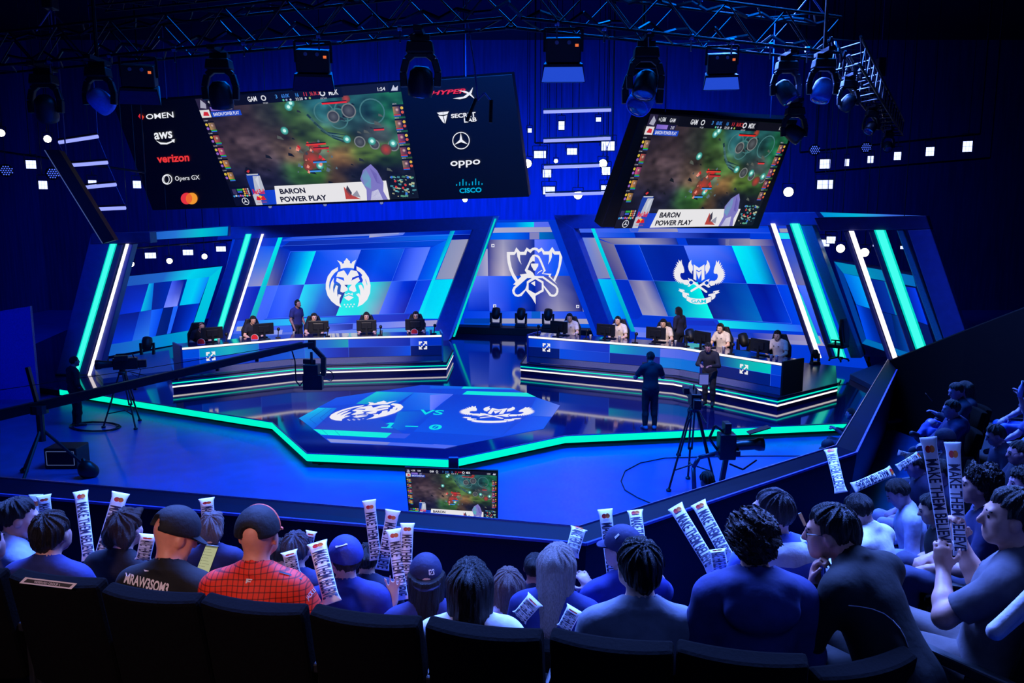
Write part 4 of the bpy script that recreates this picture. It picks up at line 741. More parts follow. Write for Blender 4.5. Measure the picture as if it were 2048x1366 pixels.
PSL = rig_plane(-.264, .412, (-6.54, 27, 6.936)); PSR = rig_plane(.553, .454, (5.211, 22, 5.862))
# ---------------------------------------------------------------- large screen with sponsor columns
s = empty('hanging_screen', PSL.at(655, 285), 'large hanging screen showing the match between two columns of sponsor logos', 'screen')
b = MB(); slab(b, PSL, [(225, 207), (1024, 148), (1058, 394), (305, 421)], .3); b.build('casing', m_case, s, bevel=.02)
game_screen([(390, 198), (799, 163.5), (838, 396.5), (472, 412)], PSL, 'display', s)
zA, zB = Z(0, 0, 2.926), Z(650, 0, 2.926)
mkf = lambda z, q, o=.03: bil([PSL.at(x, y, o) for x, y in z(q)])
def flatz(b, z, l, c, o=.03): b.flat([l], lambda x, y: PSL.at(*z([(x, y)])[0], o), c)
def circ(cx, cy, r, k=1.0, n=24, a0=0, a1=360): return [(cx + r * math.cos(math.radians(a0 + (a1 - a0) * i / n)), cy + r * k * math.sin(math.radians(a0 + (a1 - a0) * i / n))) for i in range(n + (a1 - a0 < 360))]
m_logo = led('sponsor_light', 1.0); WH = (236, 238, 245)
b = MB(); flatz(b, zA, [(808, 680), (822, 662), (843, 684), (830, 706)], (235, 70, 40)); flatz(b, zA, [(808, 680), (815, 671), (838, 695), (830, 706)], (200, 30, 50), .032); b.text('OMEN', mkf(zA, [(852, 670), (1012, 653), (1017, 688), (857, 699)]), WH, .01); b.build('sponsor_logo', m_logo, s)
b = MB(); b.text('aws', mkf(zA, [(900, 778), (1005, 767), (1010, 808), (905, 818)]), WH, .02); flatz(b, zA, [(912, 822), (940, 834), (975, 836), (1008, 824), (1002, 818), (1022, 814), (1020, 836), (1012, 830), (978, 845), (940, 845)], WH); b.build('sponsor_logo', m_logo, s)
b = MB(); b.text('verizon', mkf(zA, [(915, 910), (1105, 898), (1109, 944), (922, 954)]), (232, 52, 52), .03); b.build('sponsor_logo', m_logo, s)
b = MB()
for r0, r1, dx in ((30, 25, 0), (22, 18, -4)): b.flat([circ(978 + dx, 1050, r0 if dx == 0 else 18, 1 if dx == 0 else 1.4), circ(978 + dx, 1050, r1 if dx == 0 else 14, 1 if dx == 0 else 1.5)[::-1]], lambda x, y: PSL.at(*zA([(x, y)])[0], .03), WH)
b.text('Opera GX', mkf(zA, [(1022, 1032), (1165, 1024), (1170, 1058), (1027, 1066)]), WH, 0); b.build('sponsor_logo', m_logo, s)
b = MB(); flatz(b, zA, circ(1092, 1162, 34), (228, 50, 60)); flatz(b, zA, circ(1122, 1162, 34), (240, 150, 40), .032); flatz(b, zA, circ(1092, 1162, 33, 1, 12, -62, 62) + circ(1122, 1162, 33, 1, 12, 118, 242), (235, 100, 40), .034); b.build('sponsor_logo', m_logo, s)
b = MB(); b.text('HYPER', mkf(zB, [(632, 533), (836, 516), (828, 545), (618, 557)]), (228, 40, 60), .03); flatz(b, zB, [(748, 576), (810, 566), (845, 540), (866, 510), (858, 545), (826, 572), (790, 581)], WH, .032); flatz(b, zB, [(778, 529), (822, 532), (852, 546), (881, 583), (845, 556), (815, 541)], WH, .032); b.build('sponsor_logo', m_logo, s)
b = MB()
for l in ([(655, 660), (690, 655), (690, 672), (668, 672)], [(692, 655), (725, 652), (716, 668), (692, 672)], [(662, 676), (690, 680), (700, 722), (690, 716)], [(694, 680), (716, 672), (704, 724)]): flatz(b, zB, l, WH)
b.text('SECRET', mkf(zB, [(736, 668), (880, 655), (883, 684), (739, 692)]), WH, .03); b.text('LAB', mkf(zB, [(812, 692), (885, 685), (888, 710), (815, 718)]), WH, .03); b.build('sponsor_logo', m_logo, s)
b = MB(); b.flat([circ(796, 823, 51), circ(796, 823, 46)[::-1]], lambda x, y: PSL.at(*zB([(x, y)])[0], .03), WH)
for a in (-92, 28, 148): a = math.radians(a); flatz(b, zB, [(796 + 47 * math.cos(a), 823 + 47 * math.sin(a)), (796 + 9 * math.cos(a + 1.05), 823 + 9 * math.sin(a + 1.05)), (796, 823), (796 + 9 * math.cos(a - 1.05), 823 + 9 * math.sin(a - 1.05))], WH, .032)
b.build('sponsor_logo', m_logo, s)
b = MB(); b.text('oppo', mkf(zB, [(733, 944), (908, 932), (908, 974), (735, 986)]), WH, .015); b.build('sponsor_logo', m_logo, s)
b = MB()
for k, hh in enumerate((10, 22, 38, 22, 10, 22, 38, 22, 10)): x = 770 + k * 18.6; y = 1088 - k * .8; flatz(b, zB, [(x - 3, y - hh), (x + 3, y - hh), (x + 3, y), (x - 3, y)], (0, 160, 205))
b.text('CISCO', mkf(zB, [(785, 1103), (915, 1096), (917, 1125), (788, 1131)]), (0, 170, 215), .03); b.build('sponsor_logo', m_logo, s)
# ---------------------------------------------------------------- smaller angled screen
s2 = empty('hanging_screen', PSR.at(1400, 340), 'smaller hanging screen turned to the right showing the same match', 'screen')
b = MB(); slab(b, PSR, [(1284, 224), (1596, 240), (1517, 458), (1202, 455)], .35); b.build('casing', m_case, s2, bevel=.02)
game_screen([(1301, 228), (1590, 249), (1505, 451), (1228, 457)], PSR, 'display', s2)
# ---------------------------------------------------------------- floor monitor in front of the stage
pm = Pl((-.7, 9.0, 1.45), (-.08, -1, .28)); pm = Pl(W(905, 1020, .3), (-.05, -1, .12))
s3 = empty('floor_monitor', W(905, 1062, -.3), 'flat monitor on a floor stand in front of the stage showing the match', 'monitor')
b = MB(); slab(b, pm, [(809, 934), (996, 941), (995.5, 1046), (818, 1035)], .07); b.build('casing', m_case, s3, bevel=.006)
game_screen([(811, 937), (993.5, 944), (993, 1043), (819.5, 1031)], pm, 'display', s3, True)
b = MB(); c = pm.at(905, 990) - pm.n * .1; t = pm.at(905, 918) - pm.n * .1; b.hexa([t + Vector((-.075, 0, 0)), t + Vector((.075, 0, 0)), Vector((c.x + .075, c.y, -.3)), Vector((c.x - .075, c.y, -.3))], [t + Vector((-.075, .07, 0)), t + Vector((.075, .07, 0)), Vector((c.x + .075, c.y + .07, -.3)), Vector((c.x - .075, c.y + .07, -.3))]); b.build('stand', mat('blue_grey_metal', (70, 80, 150), .4), s3, bevel=.01)
b = MB(); b.box((c.x - .4, c.y - .25, -.3), (c.x + .4, c.y + .3, -.27)); b.build('base_plate', m_black, s3)
# ================================================================ lighting truss, moving heads and lamps overhead
m_truss = mat('black_truss', (11, 12, 24), .5, .2, noise=.1); m_hang = mat('steel_cable', (90, 100, 170), .4, .7)
def truss(p, q, w, h, name, label, grp, n=None, r=.025):
    e = empty(name, (p + q) / 2, label, 'truss', grp); d = (q - p); L = d.length; d.normalize(); x = d.cross(UP).normalized()
    n = n or max(3, int(L / h))
    cs = [(-w / 2, 0), (w / 2, 0), (w / 2, h), (-w / 2, h)]
    at = lambda t, c: p + d * (L * t) + x * c[0] + UP * c[1]
    for c in cs: b = MB(); b.tube(at(0, c), at(1, c), r, 8); b.build('chord', m_truss, e)
    b = MB()
    for k in range(4):
        c0, c1 = cs[k], cs[(k + 1) % 4]
        for i in range(n): b.tube(at(i / n, c0 if i % 2 else c1), at((i + 1) / n, c1 if i % 2 else c0), r * .55, 5, cap=False)
    b.build('lattice', m_truss, e); return e
ZT = 7.3
tA, tB, tC = W(-40, 143, ZT), W(1019, 46, ZT), W(1652, 112, ZT)
truss(tA, tB, .55, .55, 'truss', 'long black box truss across the top left of the hall, carrying moving heads', 'box trusses')
truss(tB + Vector((.05, 0, 0)), tC, .55, .55, 'truss', 'black box truss running down to the right from the middle corner', 'box trusses')
tD, tE = W(1690, 130, ZT), W(1790, 272, ZT); truss(tD, tE, .45, .45, 'truss', 'short dark truss sloping away past the open pipe ends at right, loaded with lamps', 'box trusses')
up = Vector((0, 4.5, 2.2)); truss(tA + up, tB + up + Vector((1.5, 0, 0)), .5, .5, 'truss', 'rear black truss behind and above the long front one, top left', 'box trusses')
truss(tB + up + Vector((1.6, 0, 0)), tC + up * 1.1, .5, .5, 'truss', 'rear black truss above the right front one, near the ceiling', 'box trusses')
# chain motors and the wires that hold the trusses
def chain(p, label, grp='chain hoists'):
    e = empty('chain_hoist', p, label, 'hoist', grp); b = MB(); b.tube(p, Vector((p.x, p.y, 13.99)), .012, 5); b.build('chain', m_hang, e)
    b = MB(); b.box((p.x - .09, p.y - .12, p.z + .35), (p.x + .09, p.y + .12, p.z + .8)); b.build('motor', m_gear, e, bevel=.02)
    b = MB(); b.path([p + Vector((-.28, 0, 0)), p + Vector((0, 0, .35)), p + Vector((.28, 0, 0))], .014); b.build('sling', m_hang, e); return e
TT = UP * .56
for p, t in ((tA.lerp(tB, .18) + TT, 'at the far left end of the long truss'), (tA.lerp(tB, .62) + TT, 'above the middle of the long truss'), (tB.lerp(tC, .5) + TT, 'halfway along the right truss'), (tB.lerp(tC, .93) + TT, 'near the open pipe ends of the right truss'), (tD.lerp(tE, .5) + UP * .46, 'over the short loaded truss')): chain(p, 'dark chain hoist ' + t)
for p, q, t in ((PSL.at(330, 200), PSL.at(330, 200), 'at the left end of the large screen'), (PSL.at(930, 158), 0, 'at the right end of the large screen'), (PSR.at(1330, 228), 0, 'at the left end of the angled screen'), (PSR.at(1541, 239), 0, 'at the right end of the angled screen')):
    p = p - PSL.n * .1; b = MB(); b.tube(p - UP * .06, Vector((p.x, p.y, 13.99)), .018, 6); tag(b.build('suspension_wire', m_hang), 'thin steel wire ' + t, 'wire', 'screen wires')
def moving_head(p, face, k=1.0, label='', grp='moving heads on the trusses', yaw=0.0, proto=[]):
    """Hung moving head: clamp, base, arched yoke and a barrel head with its lens."""
    if not proto:
        e = empty('moving_head', (0, 0, 0)); b = MB()
        b.box((-.2, -.13, -.16), (.2, .13, 0), taper=.1); b.build('base', m_gear, e, bevel=.02)
        b = MB(); b.box((-.14, -.04, -.01), (.14, .04, .1)); b.box((-.06, -.36, .09), (.06, .36, .16)); b.build('clamp', m_truss, e)
        b = MB(); pts = [(-.24, -.62), (-.25, -.42), (-.2, -.24), (-.1, -.16), (.1, -.16), (.2, -.24), (.25, -.42), (.24, -.62)]
        for (x0, z0), (x1, z1) in zip(pts, pts[1:]): b.beam((x0, 0, z0), (x1, 0, z1), .1, .085, (0, 1, 0))
        b.build('yoke', mat('yoke_plastic', (34, 34, 40), .45), e, bevel=.012)
        h = MB(); h.lathe((0, 0, 0), [(0, .22), (.1, .21), (.16, .14), (.18, .02), (.185, -.12), (.17, -.2), (.15, -.2)], 18); ho = h.build('head', mat('yoke_plastic'), e, smooth=True, world=False)
        l = MB(); l.lathe((0, 0, 0), [(.15, -.195), (.1, -.215), (0, -.222)], 18); l.build('lens', mat('dark_lens', (40, 60, 140), .08, coat=1), ho, smooth=True, world=False)
        ho.location = (0, 0, -.55); proto.append(e)
    e = proto[0]
    if e.get('label'): e = copy_tree(e)
    e.location = p; e.scale = (k, k, k); e.rotation_euler = (0, 0, yaw); tag(e, label, 'moving light', grp)
    for c in e.children:
        if c.name.startswith('head'): c.rotation_euler = (face[0], face[1], 0)
    return e
def on_truss(px, a, c, z=None):
    """Point under the truss a-c that stands at picture column px."""
    lo, hi = 0.0, 1.0
    for _ in range(40):
        m = (lo + hi) / 2; p = a.lerp(c, m); f = p.y * CT - (p.z - H) * ST
        if 1024 + F * p.x / f < px: lo = m
        else: hi = m
    return a.lerp(c, (lo + hi) / 2)
hd = UP * -.15
for px, a, c, k, f, t in ((85, tA, tB, 1.05, (.5, .2), 'leftmost on the long truss'), (437, tA, tB, 1.0, (.3, 0), 'over the top left corner of the match picture'), (840, tA, tB, 1.0, (.25, .1), 'above the sponsor column of the large screen'), (1293, tB, tC, .95, (-.35, .25), 'above the left end of the angled screen'), (1575, tB, tC, .85, (-.3, -.5), 'near the end of the right truss')):
    moving_head(on_truss(px, a, c) + hd, f, k, 'black moving head light, ' + t)
for px, t, f in ((1700, 'first on the short loaded truss', (.8, .4)), (1745, 'second on the short loaded truss', (-.4, .7)), (1778, 'lowest on the short loaded truss', (-.7, .2))):
    moving_head(on_truss(px, tD, tE) + hd, f, .7, 'black moving head light, ' + t)
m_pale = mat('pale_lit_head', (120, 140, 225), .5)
def panel_light(p, k, yaw, tilt, label, lit=False, proto={}):
    """Hung soft panel: box housing, louvre front, yoke, control dials."""
    e = empty('panel_light', (0, 0, 0)); b = MB(); b.box((-.26, -.2, -.34), (.26, .2, 0)); b.build('housing', m_gear, e, bevel=.02)
    b = MB()
    b.hexa([(-.29, -.22, -.36), (.29, -.22, -.36), (.25, .2, -.34), (-.25, .2, -.34)], [(-.33, -.24, -.62), (.33, -.24, -.62), (.27, .22, -.36), (-.27, .22, -.36)]); b.build('barn_door', m_gear, e)
    b = MB(); b.quad((-.32, -.25, -.61), (.32, -.25, -.61), (.28, -.23, -.4), (-.28, -.23, -.4)); b.quad((-.29, -.235, -.622), (.29, -.235, -.622), (.25, .15, -.45), (-.25, .15, -.45)); b.build('diffuser', mat('lit_diffuser', (70, 110, 235), emit=.75, ecol=(40, 85, 235)) if lit else mat('dark_diffuser', (30, 40, 110), .4), e)
    b = MB(); b.beam((-.28, 0, -.2), (-.28, 0, .12), .04, .02); b.beam((.28, 0, -.2), (.28, 0, .12), .04, .02); b.beam((-.28, 0, .12), (.28, 0, .12), .04, .03, (0, 1, 0)); b.build('yoke', m_truss, e)
    for dx in (-.1, .08): b = MB(); b.tube((dx, -.205, -.06), (dx, -.225, -.06), .03, 8); b.build('dial', mat('dial_white', (170, 160, 165), .5), e)
    b = MB(); b.box((.17, -.206, -.12), (.22, -.2, -.08)); b.build('indicator', mat('amber_led', (255, 120, 60), emit=.8), e)
    e.location = p; e.scale = (k, k, k); e.rotation_euler = (tilt, 0, yaw); return tag(e, label, 'stage light', 'panel lights on the trusses')
for px, a, c, k, lit, t in ((275, tA, tB, 1.0, False, 'left of the large screen'), (625, tA, tB, .95, False, 'above the match picture'), (1127, tB, tC, .95, True, 'with a lit blue face, next to the truss corner'), (1445, tB, tC, .85, True, 'with a lit blue face, above the angled screen')):
    p = on_truss(px, a, c); panel_light(p - UP * .12, k, math.atan2(-(p.x), p.y) * .6, .25, 'boxy black panel light ' + t, lit)
for (x, y), Y, k, f, t in (((1285, 190), 13, 1.1, (-.6, .6), 'pale blue lit one over the corner of the angled screen'), ((200, 195), 13, .9, (.9, -.6), 'pale blue lit one beside the leftmost head'), ((1645, 175), 13, .85, (-.2, .3), 'pale blue lit one beside the short loaded truss'), ((1588, 262), 20, 1.1, (-.2, -.9), 'dark round one behind the right edge of the angled screen')):
    p = V(x, y, Y); e = moving_head(p + UP * .5 * k, f, k, 'moving head light, ' + t)
    b = MB(); b.tube(p + UP * .5 * k, Vector((p.x, p.y, 13.99)), .03, 6); tag(b.build('drop_pipe', m_truss), 'dark vertical pipe above the ' + t, 'pipe', 'drop pipes')
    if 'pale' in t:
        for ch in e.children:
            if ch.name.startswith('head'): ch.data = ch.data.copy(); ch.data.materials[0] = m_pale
# hanging microphone and its cable
mc = [V(932, 0, 12.0) + UP * 2, V(934, 40, 12), V(949, 130, 12), V(955, 200, 12)]; e = empty('hanging_microphone', mc[-1], 'black microphone hanging on a cable before the sponsor column', 'microphone')
b = MB(); b.path(mc + [mc[-1] + Vector((.1, 0, .1)), mc[-1] + Vector((.2, 0, -.02))], .014); b.build('cable', m_hang, e); b = MB(); b.tube(mc[-1] + Vector((.2, 0, 0)), mc[-1] + Vector((.19, 0, -.32)), .03, 8); b.tube(mc[-1] + Vector((-.02, 0, .02)), mc[-1] + Vector((-.16, 0, -.3)), .028, 8); b.build('capsule', m_gear, e)
# ladders of light tubes
m_lil = mat('lilac_tube', (190, 195, 255), emit=1.15, ecol=(150, 160, 255))
def tube_ladder(rows, Y, label, grp):
    P = [(V(*a, Y), V(*c, Y)) for a, c in rows]
    for k, (p, q) in enumerate(P):
        e = empty('light_tube', p.lerp(q, .5), label + ', ' + ('topmost', 'second from the top', 'third from the top', 'lowest')[k], 'light tube', grp)
        b = MB(); b.tube(p, q, .055, 8); b.build('tube', m_lil, e)
        b = MB(); b.beam(p + UP * .09, q + UP * .09, .1, .05); b.build('housing', m_truss, e)
        for o in (p, q):
            t = P[k - 1][0 if o is p else 1] if k else Vector((o.x, o.y, 13.99)); b = MB(); b.tube(o + UP * .06, t - (UP * .05 if k else UP * 0), .01, 5); b.build('hanger', m_hang, e)
tube_ladder([((118, 285), (196, 273)), ((138, 331), (215, 325)), ((159, 376), (232, 369)), ((177, 419), (251, 416))], 26, 'short lilac light tube of the ladder left of the large screen', 'left ladder of light tubes')
tube_ladder([((1087, 224), (1222, 220)), ((1087, 282), (1221, 277)), ((1088, 335), (1200, 331)), ((1091, 390), (1215, 386))], 29, 'lilac light tube of the ladder between the two screens', 'middle ladder of light tubes')
# wash lamps, warm blinders and dotted lamps high at the back, each on a dark pipe
def gantry(pts, label):
    b = MB(); b.path(pts, .035); b2 = b
    for p in (pts[0], pts[-1]): b.tube(p, Vector((p.x, p.y, 13.99)), .03, 6)
    tag(b.build('lighting_bar', m_truss), label, 'lighting bar', 'lighting bars')
for k, (x, y, Y, w_, h_, t) in enumerate(((1080, 309, 31, .5, .32, 'leftmost of the upper row between the screens'), (1144, 303, 31, .42, .28, 'middle of the upper row between the screens'), (1216, 292, 31, .55, .4, 'right end of the upper row between the screens'), (1094, 347, 31, .35, .35, 'left one under the third light tube'), (1212, 342, 31, .35, .35, 'right one under the third light tube'), (1098, 381, 31, .5, .34, 'left end of the lowest light tube'), (1214, 378, 31, .5, .34, 'right end of the lowest light tube'), (1123, 251, 33, .26, .4, 'between the two upper light tubes, left'), (1197, 239, 33, .22, .2, 'between the two upper light tubes, right'), (1059, 261, 33, .2, .2, 'small one beside the large screen'),
        (1650, 328, 30, .4, .4, 'above the glowing rectangle at right'), (1650, 369, 30, .6, .38, 'glowing rectangle at right over the portal'), (1694, 325, 30, .16, .3, 'smallest in the row at right'), (1741, 319, 30, .22, .3, 'second in the row at right'), (1795, 312, 30, .26, .34, 'middle of the row at right'), (1860, 303, 30, .3, .38, 'fourth in the row at right'), (1935, 293, 30, .34, .46, 'last in the row at far right'),
        (62, 329, 25, .3, .3, 'upper left over the dark slanted screen'), (86, 370, 25, .26, .3, 'lower left over the dark slanted screen'), (185, 368, 28, .28, .3, 'behind the third short light tube'), (274, 369, 28, .28, .3, 'beside the lower left corner of the large screen'))):
    p = V(x, y, Y); wash_panel(p, tow(p), w_, h_, 'blue white wash lamp, ' + t, 'wash lamps high at the back')
for x, y, Y, r, t in ((1055, 327, 31, .15, 'beside the right edge of the large screen'), (1206, 327, 31, .15, 'between the screens, right'), (1156, 390, 30, .15, 'between the screens, low in the middle'), (1577, 384, 28, .16, 'below the right edge of the angled screen'), (1112, 322, 31, .07, 'small one between the screens'), (95, 278, 24, .1, 'at the top of the dark slanted screen'), (2, 266, 24, .1, 'at the left edge of the hall')):
    p = V(x, y, Y); blinder(p, tow(p), r, 'warm white starburst lamp ' + t, 'warm blinders high at the back', mat('blinder_lens', (255, 245, 225), emit=25, ecol=(255, 240, 215)))
for x, y, t in ((930, 398, 'under the logo column'), (540, 412, 'under the can picture'), (650, 408, 'under the banner'), (763, 404, 'under the pale figure')): p = PSL.at(x, y, -.1) - UP * .02; blinder(p, tow(p), .08 if x > 900 else .06, 'small round lamp on the lower edge of the large screen, ' + t, 'lamps under the large screen', m_lampy if x > 900 else mat('dim_lens', (150, 165, 240), emit=.6))
m_dot = mat('blue_dots', (80, 110, 255), emit=1.2)
for x, y, Y, t in ((1629, 300, 29, 'left of the pair at right'), (1732, 295, 29, 'right of the pair at right'), (12, 341, 25, 'at the left edge'), (105, 347, 25, 'beside the dark slanted screen')):
    p = V(x, y, Y); n = tow(p).normalized(); xx = UP.cross(n).normalized(); yy = n.cross(xx); e = empty('dotted_lamp', p, 'round wash lamp of small blue dots ' + t, 'stage light', 'dotted wash lamps')
    b = MB(); b.lathe(p, [(0, -.2), (.14, -.18), (.2, -.02), (.2, 0), (0, .001)], 16, n); b.build('housing', m_gear, e, smooth=True); b = MB()
    for i in range(-2, 3):
        for j in range(-2, 3):
            if i * i + j * j < 7: o = p + n * .01 + xx * (i * .066 + .03 * (j % 2)) + yy * j * .06; b.tube(o, o + n * .01, .02, 6)
    b.build('lamp_cells', m_dot, e); b = MB(); b.tube(p + UP * .18, Vector((p.x, p.y, 13.995)), .012, 5); b.build('drop_rod', m_gear, e)
gantry([V(1070, 286, 31.2), V(1225, 283, 31.2)], 'dark pipe across the lamps between the screens'); gantry([V(1600, 305, 30.2), V(1960, 268, 30.2)], 'dark pipe over the row of blue lamps at right'); gantry([V(1630, 345, 31.5), V(1980, 316, 31.5)], 'dark pipe below the row of blue lamps at right'); gantry([V(-20, 300, 25.2), V(290, 345, 27.5)], 'dark pipe through the lamps at the upper left')
# dark screen seen edge-on at the left
pe = Pl(V(150, 390, 22), (.25, -1, 0)); e = empty('side_screen', pe.at(215, 480), 'black hanging screen seen edge-on, slanting at the left, bright thin edge', 'screen')
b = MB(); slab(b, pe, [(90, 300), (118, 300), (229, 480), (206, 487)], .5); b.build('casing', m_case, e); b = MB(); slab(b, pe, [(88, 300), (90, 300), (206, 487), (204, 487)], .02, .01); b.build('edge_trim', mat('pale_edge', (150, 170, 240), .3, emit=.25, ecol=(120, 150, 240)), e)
b = MB(); p = pe.at(110, 300) - pe.n; b.tube(p - UP * .1, Vector((p.x, p.y, 13.99)), .02); b.build('suspension_wire', m_hang, e)
# cable bundles slung along the trusses
def bundle(a, c, n, sag, seed, t):
    r = random.Random(seed); pts = []
    for i in range(n):
        p = a.lerp(c, i / (n - 1)); pts.append(p + UP * (-sag * (.3 + .7 * math.sin(i * 1.9 + seed) ** 2)) + Vector((0, r.uniform(-.1, .1), 0)))
    b = MB(); b.path(pts, .028, 5); tag(b.build('cable_bundle', mat('cable_black', (14, 16, 34), .4)), 'dark cable bundle slung along the ' + t, 'cable', 'cable bundles')
bundle(tA + UP * .3, tB + UP * .35, 40, .22, 1, 'long truss, the lower one'); bundle(tA + UP * .62, tB + UP * .62, 34, .16, 2, 'top of the long truss'); bundle(tB + UP * .3, tC + UP * .3, 26, .24, 3, 'right truss, the lower one'); bundle(tB + UP * .62, tC + UP * .6, 22, .15, 4, 'top of the right truss')
bundle(tD + UP * .5, tE + UP * .35, 22, .4, 5, 'short loaded truss'); bundle(tC + UP * .5, tD + UP * .3, 12, .35, 6, 'gap between the right and short trusses')
rr_ = random.Random(4)
for i in range(14):
    a, c, t = ((tA, tB, 'long truss'), (tB, tC, 'right truss'))[i % 2]; p = a.lerp(c, .06 + .065 * i); e = empty('pipe_clamp', p, 'small half coupler clamp on the lower chord of the ' + t, 'clamp', 'pipe clamps on the ' + t); b = MB(); b.tube(p + Vector((-.03, -.3, -.0)), p + Vector((.03, -.3, 0)), .045, 10); b.build('coupler', mat('bright_clamp', (120, 125, 150), .3, .8), e); b = MB(); b.tube(p + Vector((0, -.3, -.04)), p + Vector((0, -.3, -.2)), .012, 6); b.build('bolt', mat('bright_clamp'), e)
# ================================================================ desk equipment
m_mon = mat('monitor_plastic', (14, 15, 24), .45); m_cup = mat('white_cup', (225, 225, 235), .5); m_chair = mat('chair_leather', (30, 30, 40), .5); m_chairb = mat('chair_brown', (120, 92, 88), .6)
def frame_at(at, s, o=.0):
    p = at(s, DZ, o); q = at(min(s + .01, 1), DZ, o); r = at(max(s - .01, 0), DZ, o); t = (q - r).normalized(); return p, t, Vector((-t.y, t.x, 0))
def rot_z(v): return math.atan2(v.y, v.x)
def locmat(p, yaw): return Matrix.Translation(p) @ Matrix.Rotation(yaw, 4, 'Z')
def monitor(p, yaw, label, grp):
    e = empty('gaming_monitor', p, label, 'monitor', grp, yaw); T = locmat(p, yaw)
    b = MB(T); b.box((-.3, -.03, .13), (.3, .02, .47)); b.build('casing', m_mon, e, bevel=.012)
    b = MB(T); b.box((-.16, -.06, .2), (.16, -.03, .4)); b.build('rear_housing', m_mon, e, bevel=.015)
    b = MB(T); b.box((-.29, .021, .14), (.29, .024, .46)); b.build('screen', mat('monitor_glow', (90, 140, 230), emit=.8), e)
    b = MB(T); b.box((-.03, -.08, .0), (.03, -.045, .3)); b.build('stand', m_mon, e); b = MB(T); b.box((-.15, -.16, .0), (.15, .06, .014)); b.build('foot', m_mon, e, bevel=.005)
    return e
def keyboard(p, yaw, label, grp):
    e = empty('keyboard', p, label, 'keyboard', grp, yaw); T = locmat(p, yaw); b = MB(T); b.box((-.2, -.07, 0), (.2, .07, .02)); b.build('body', m_mon, e, bevel=.004)
    b = MB(T)
    for i in range(12):
        for j in range(4): b.box((-.19 + i * .032, -.06 + j * .031, .02), (-.163 + i * .032, -.034 + j * .031, .028))
    b.build('keys', mat('key_caps', (40, 44, 70), .5), e); return e
def cup(p, label, grp, k=1.0):
    e = empty('paper_cup', p, label, 'cup', grp); b = MB(); b.lathe(p, [(0, 0), (.03 * k, 0), (.042 * k, .14 * k), (.044 * k, .142 * k), (.036 * k, .14 * k), (.028 * k, .02 * k), (0, .02 * k)], 12); b.build('cup', m_cup, e, smooth=True); b = MB(); b.lathe(p, [(0, .12 * k), (.036 * k, .12 * k)], 12); b.build('drink', mat('drink_dark', (40, 20, 30), .1), e); return e
def desk_mic(p, yaw, label, grp, k=1.2):
    e = empty('headset_stand', p, label, 'desk stand', grp, yaw); T = locmat(p, yaw) @ Matrix.Scale(k, 4); b = MB(T); b.box((-.06, -.05, 0), (.06, .05, .02)); b.build('foot', m_gear, e, bevel=.005); b = MB(T); b.beam((0, 0, .02), (.02, 0, .2), .03, .02); b.build('stem', m_gear, e)
    b = MB(T); b.lathe((.02, -.02, .22), [(0, -.04), (.035, -.03), (.045, 0), (.035, .03), (0, .04)], 10, (1, 0, 0)); b.build('camera_head', m_gear, e, smooth=True); return e
def chair(p, yaw, label, grp, proto=[]):
    """High gaming chair: winged back with side cushions, seat, arm rests, gas column and star base with wheels."""
    if not proto:
        e = empty('gaming_chair', (0, 0, 0))
        b = MB(); b.hexa([(-.25, -.2, .42), (.25, -.2, .42), (.27, .3, .42), (-.27, .3, .42)], [(-.24, -.2, .52), (.24, -.2, .52), (.26, .3, .54), (-.26, .3, .54)]); b.build('seat', m_chair, e, bevel=.03)
        b = MB(); pr = [(-.22, .5), (-.3, .75), (-.31, 1.0), (-.24, 1.14), (-.17, 1.33), (.17, 1.33), (.24, 1.14), (.31, 1.0), (.3, .75), (.22, .5)]
        b.prism(pr, 0, .1); o = b.build('backrest', m_chair, e, bevel=.03, world=False); o.rotation_euler = (math.pi / 2 - .12, 0, 0); o.location = (0, -.16, .0)
        b = MB(); b.prism([(-.13, .6), (-.17, 1.0), (-.13, 1.29), (.13, 1.29), (.17, 1.0), (.13, .6)], .09, .12); o = b.build('back_cushion', m_chairb, e, bevel=.01, world=False); o.rotation_euler = (math.pi / 2 - .12, 0, 0); o.location = (0, -.16, .0)
        b = MB(); b.prism([(-.13, .6), (-.17, 1.0), (-.13, 1.29), (.13, 1.29), (.17, 1.0), (.13, .6)], -.14, -.11) if 0 else None
        for s_ in (-1, 1): b = MB(); b.box((s_ * .3 - .04, -.12, .66), (s_ * .3 + .04, .16, .69)); b.box((s_ * .3 - .02, 0, .46), (s_ * .3 + .02, .05, .66)); b.build('armrest', m_chair, e, bevel=.01)
        b = MB(); b.tube((0, .03, .1), (0, .03, .43), .035); b.build('gas_column', m_gear, e)
        b = MB(); [b.beam((0, .03, .12), (.3 * math.cos(a), .03 + .3 * math.sin(a), .07), .05, .04) for a in [i * 2 * math.pi / 5 for i in range(5)]]; b.build('star_base', m_gear, e)
        for i in range(5): a = i * 2 * math.pi / 5; b = MB(); c = Vector((.3 * math.cos(a), .03 + .3 * math.sin(a), .032)); b.tube(c - Vector((-.02 * math.sin(a), .02 * math.cos(a), 0)), c + Vector((-.02 * math.sin(a), .02 * math.cos(a), 0)), .03, 10); b.build('wheel', m_gear, e)
        proto.append(e)
    e = proto[0]
    if e.get('label'): e = copy_tree(e)
    e.location = p; e.rotation_euler = (0, 0, yaw); return tag(e, label, 'chair', grp)
def s_of(at, px, o, z):
    """Place along a desk (0..1) whose point stands at picture column px."""
    lo, hi = 0.0, 1.0
    for _ in range(40):
        m = (lo + hi) / 2; p = at(m, z, o); f = p.y * CT - (p.z - H) * ST
        if 1024 + F * p.x / f < px: lo = m
        else: hi = m
    return (lo + hi) / 2
ORD = ('first', 'second', 'third', 'fourth', 'fifth')
SEATS = {'left': [], 'right': []}
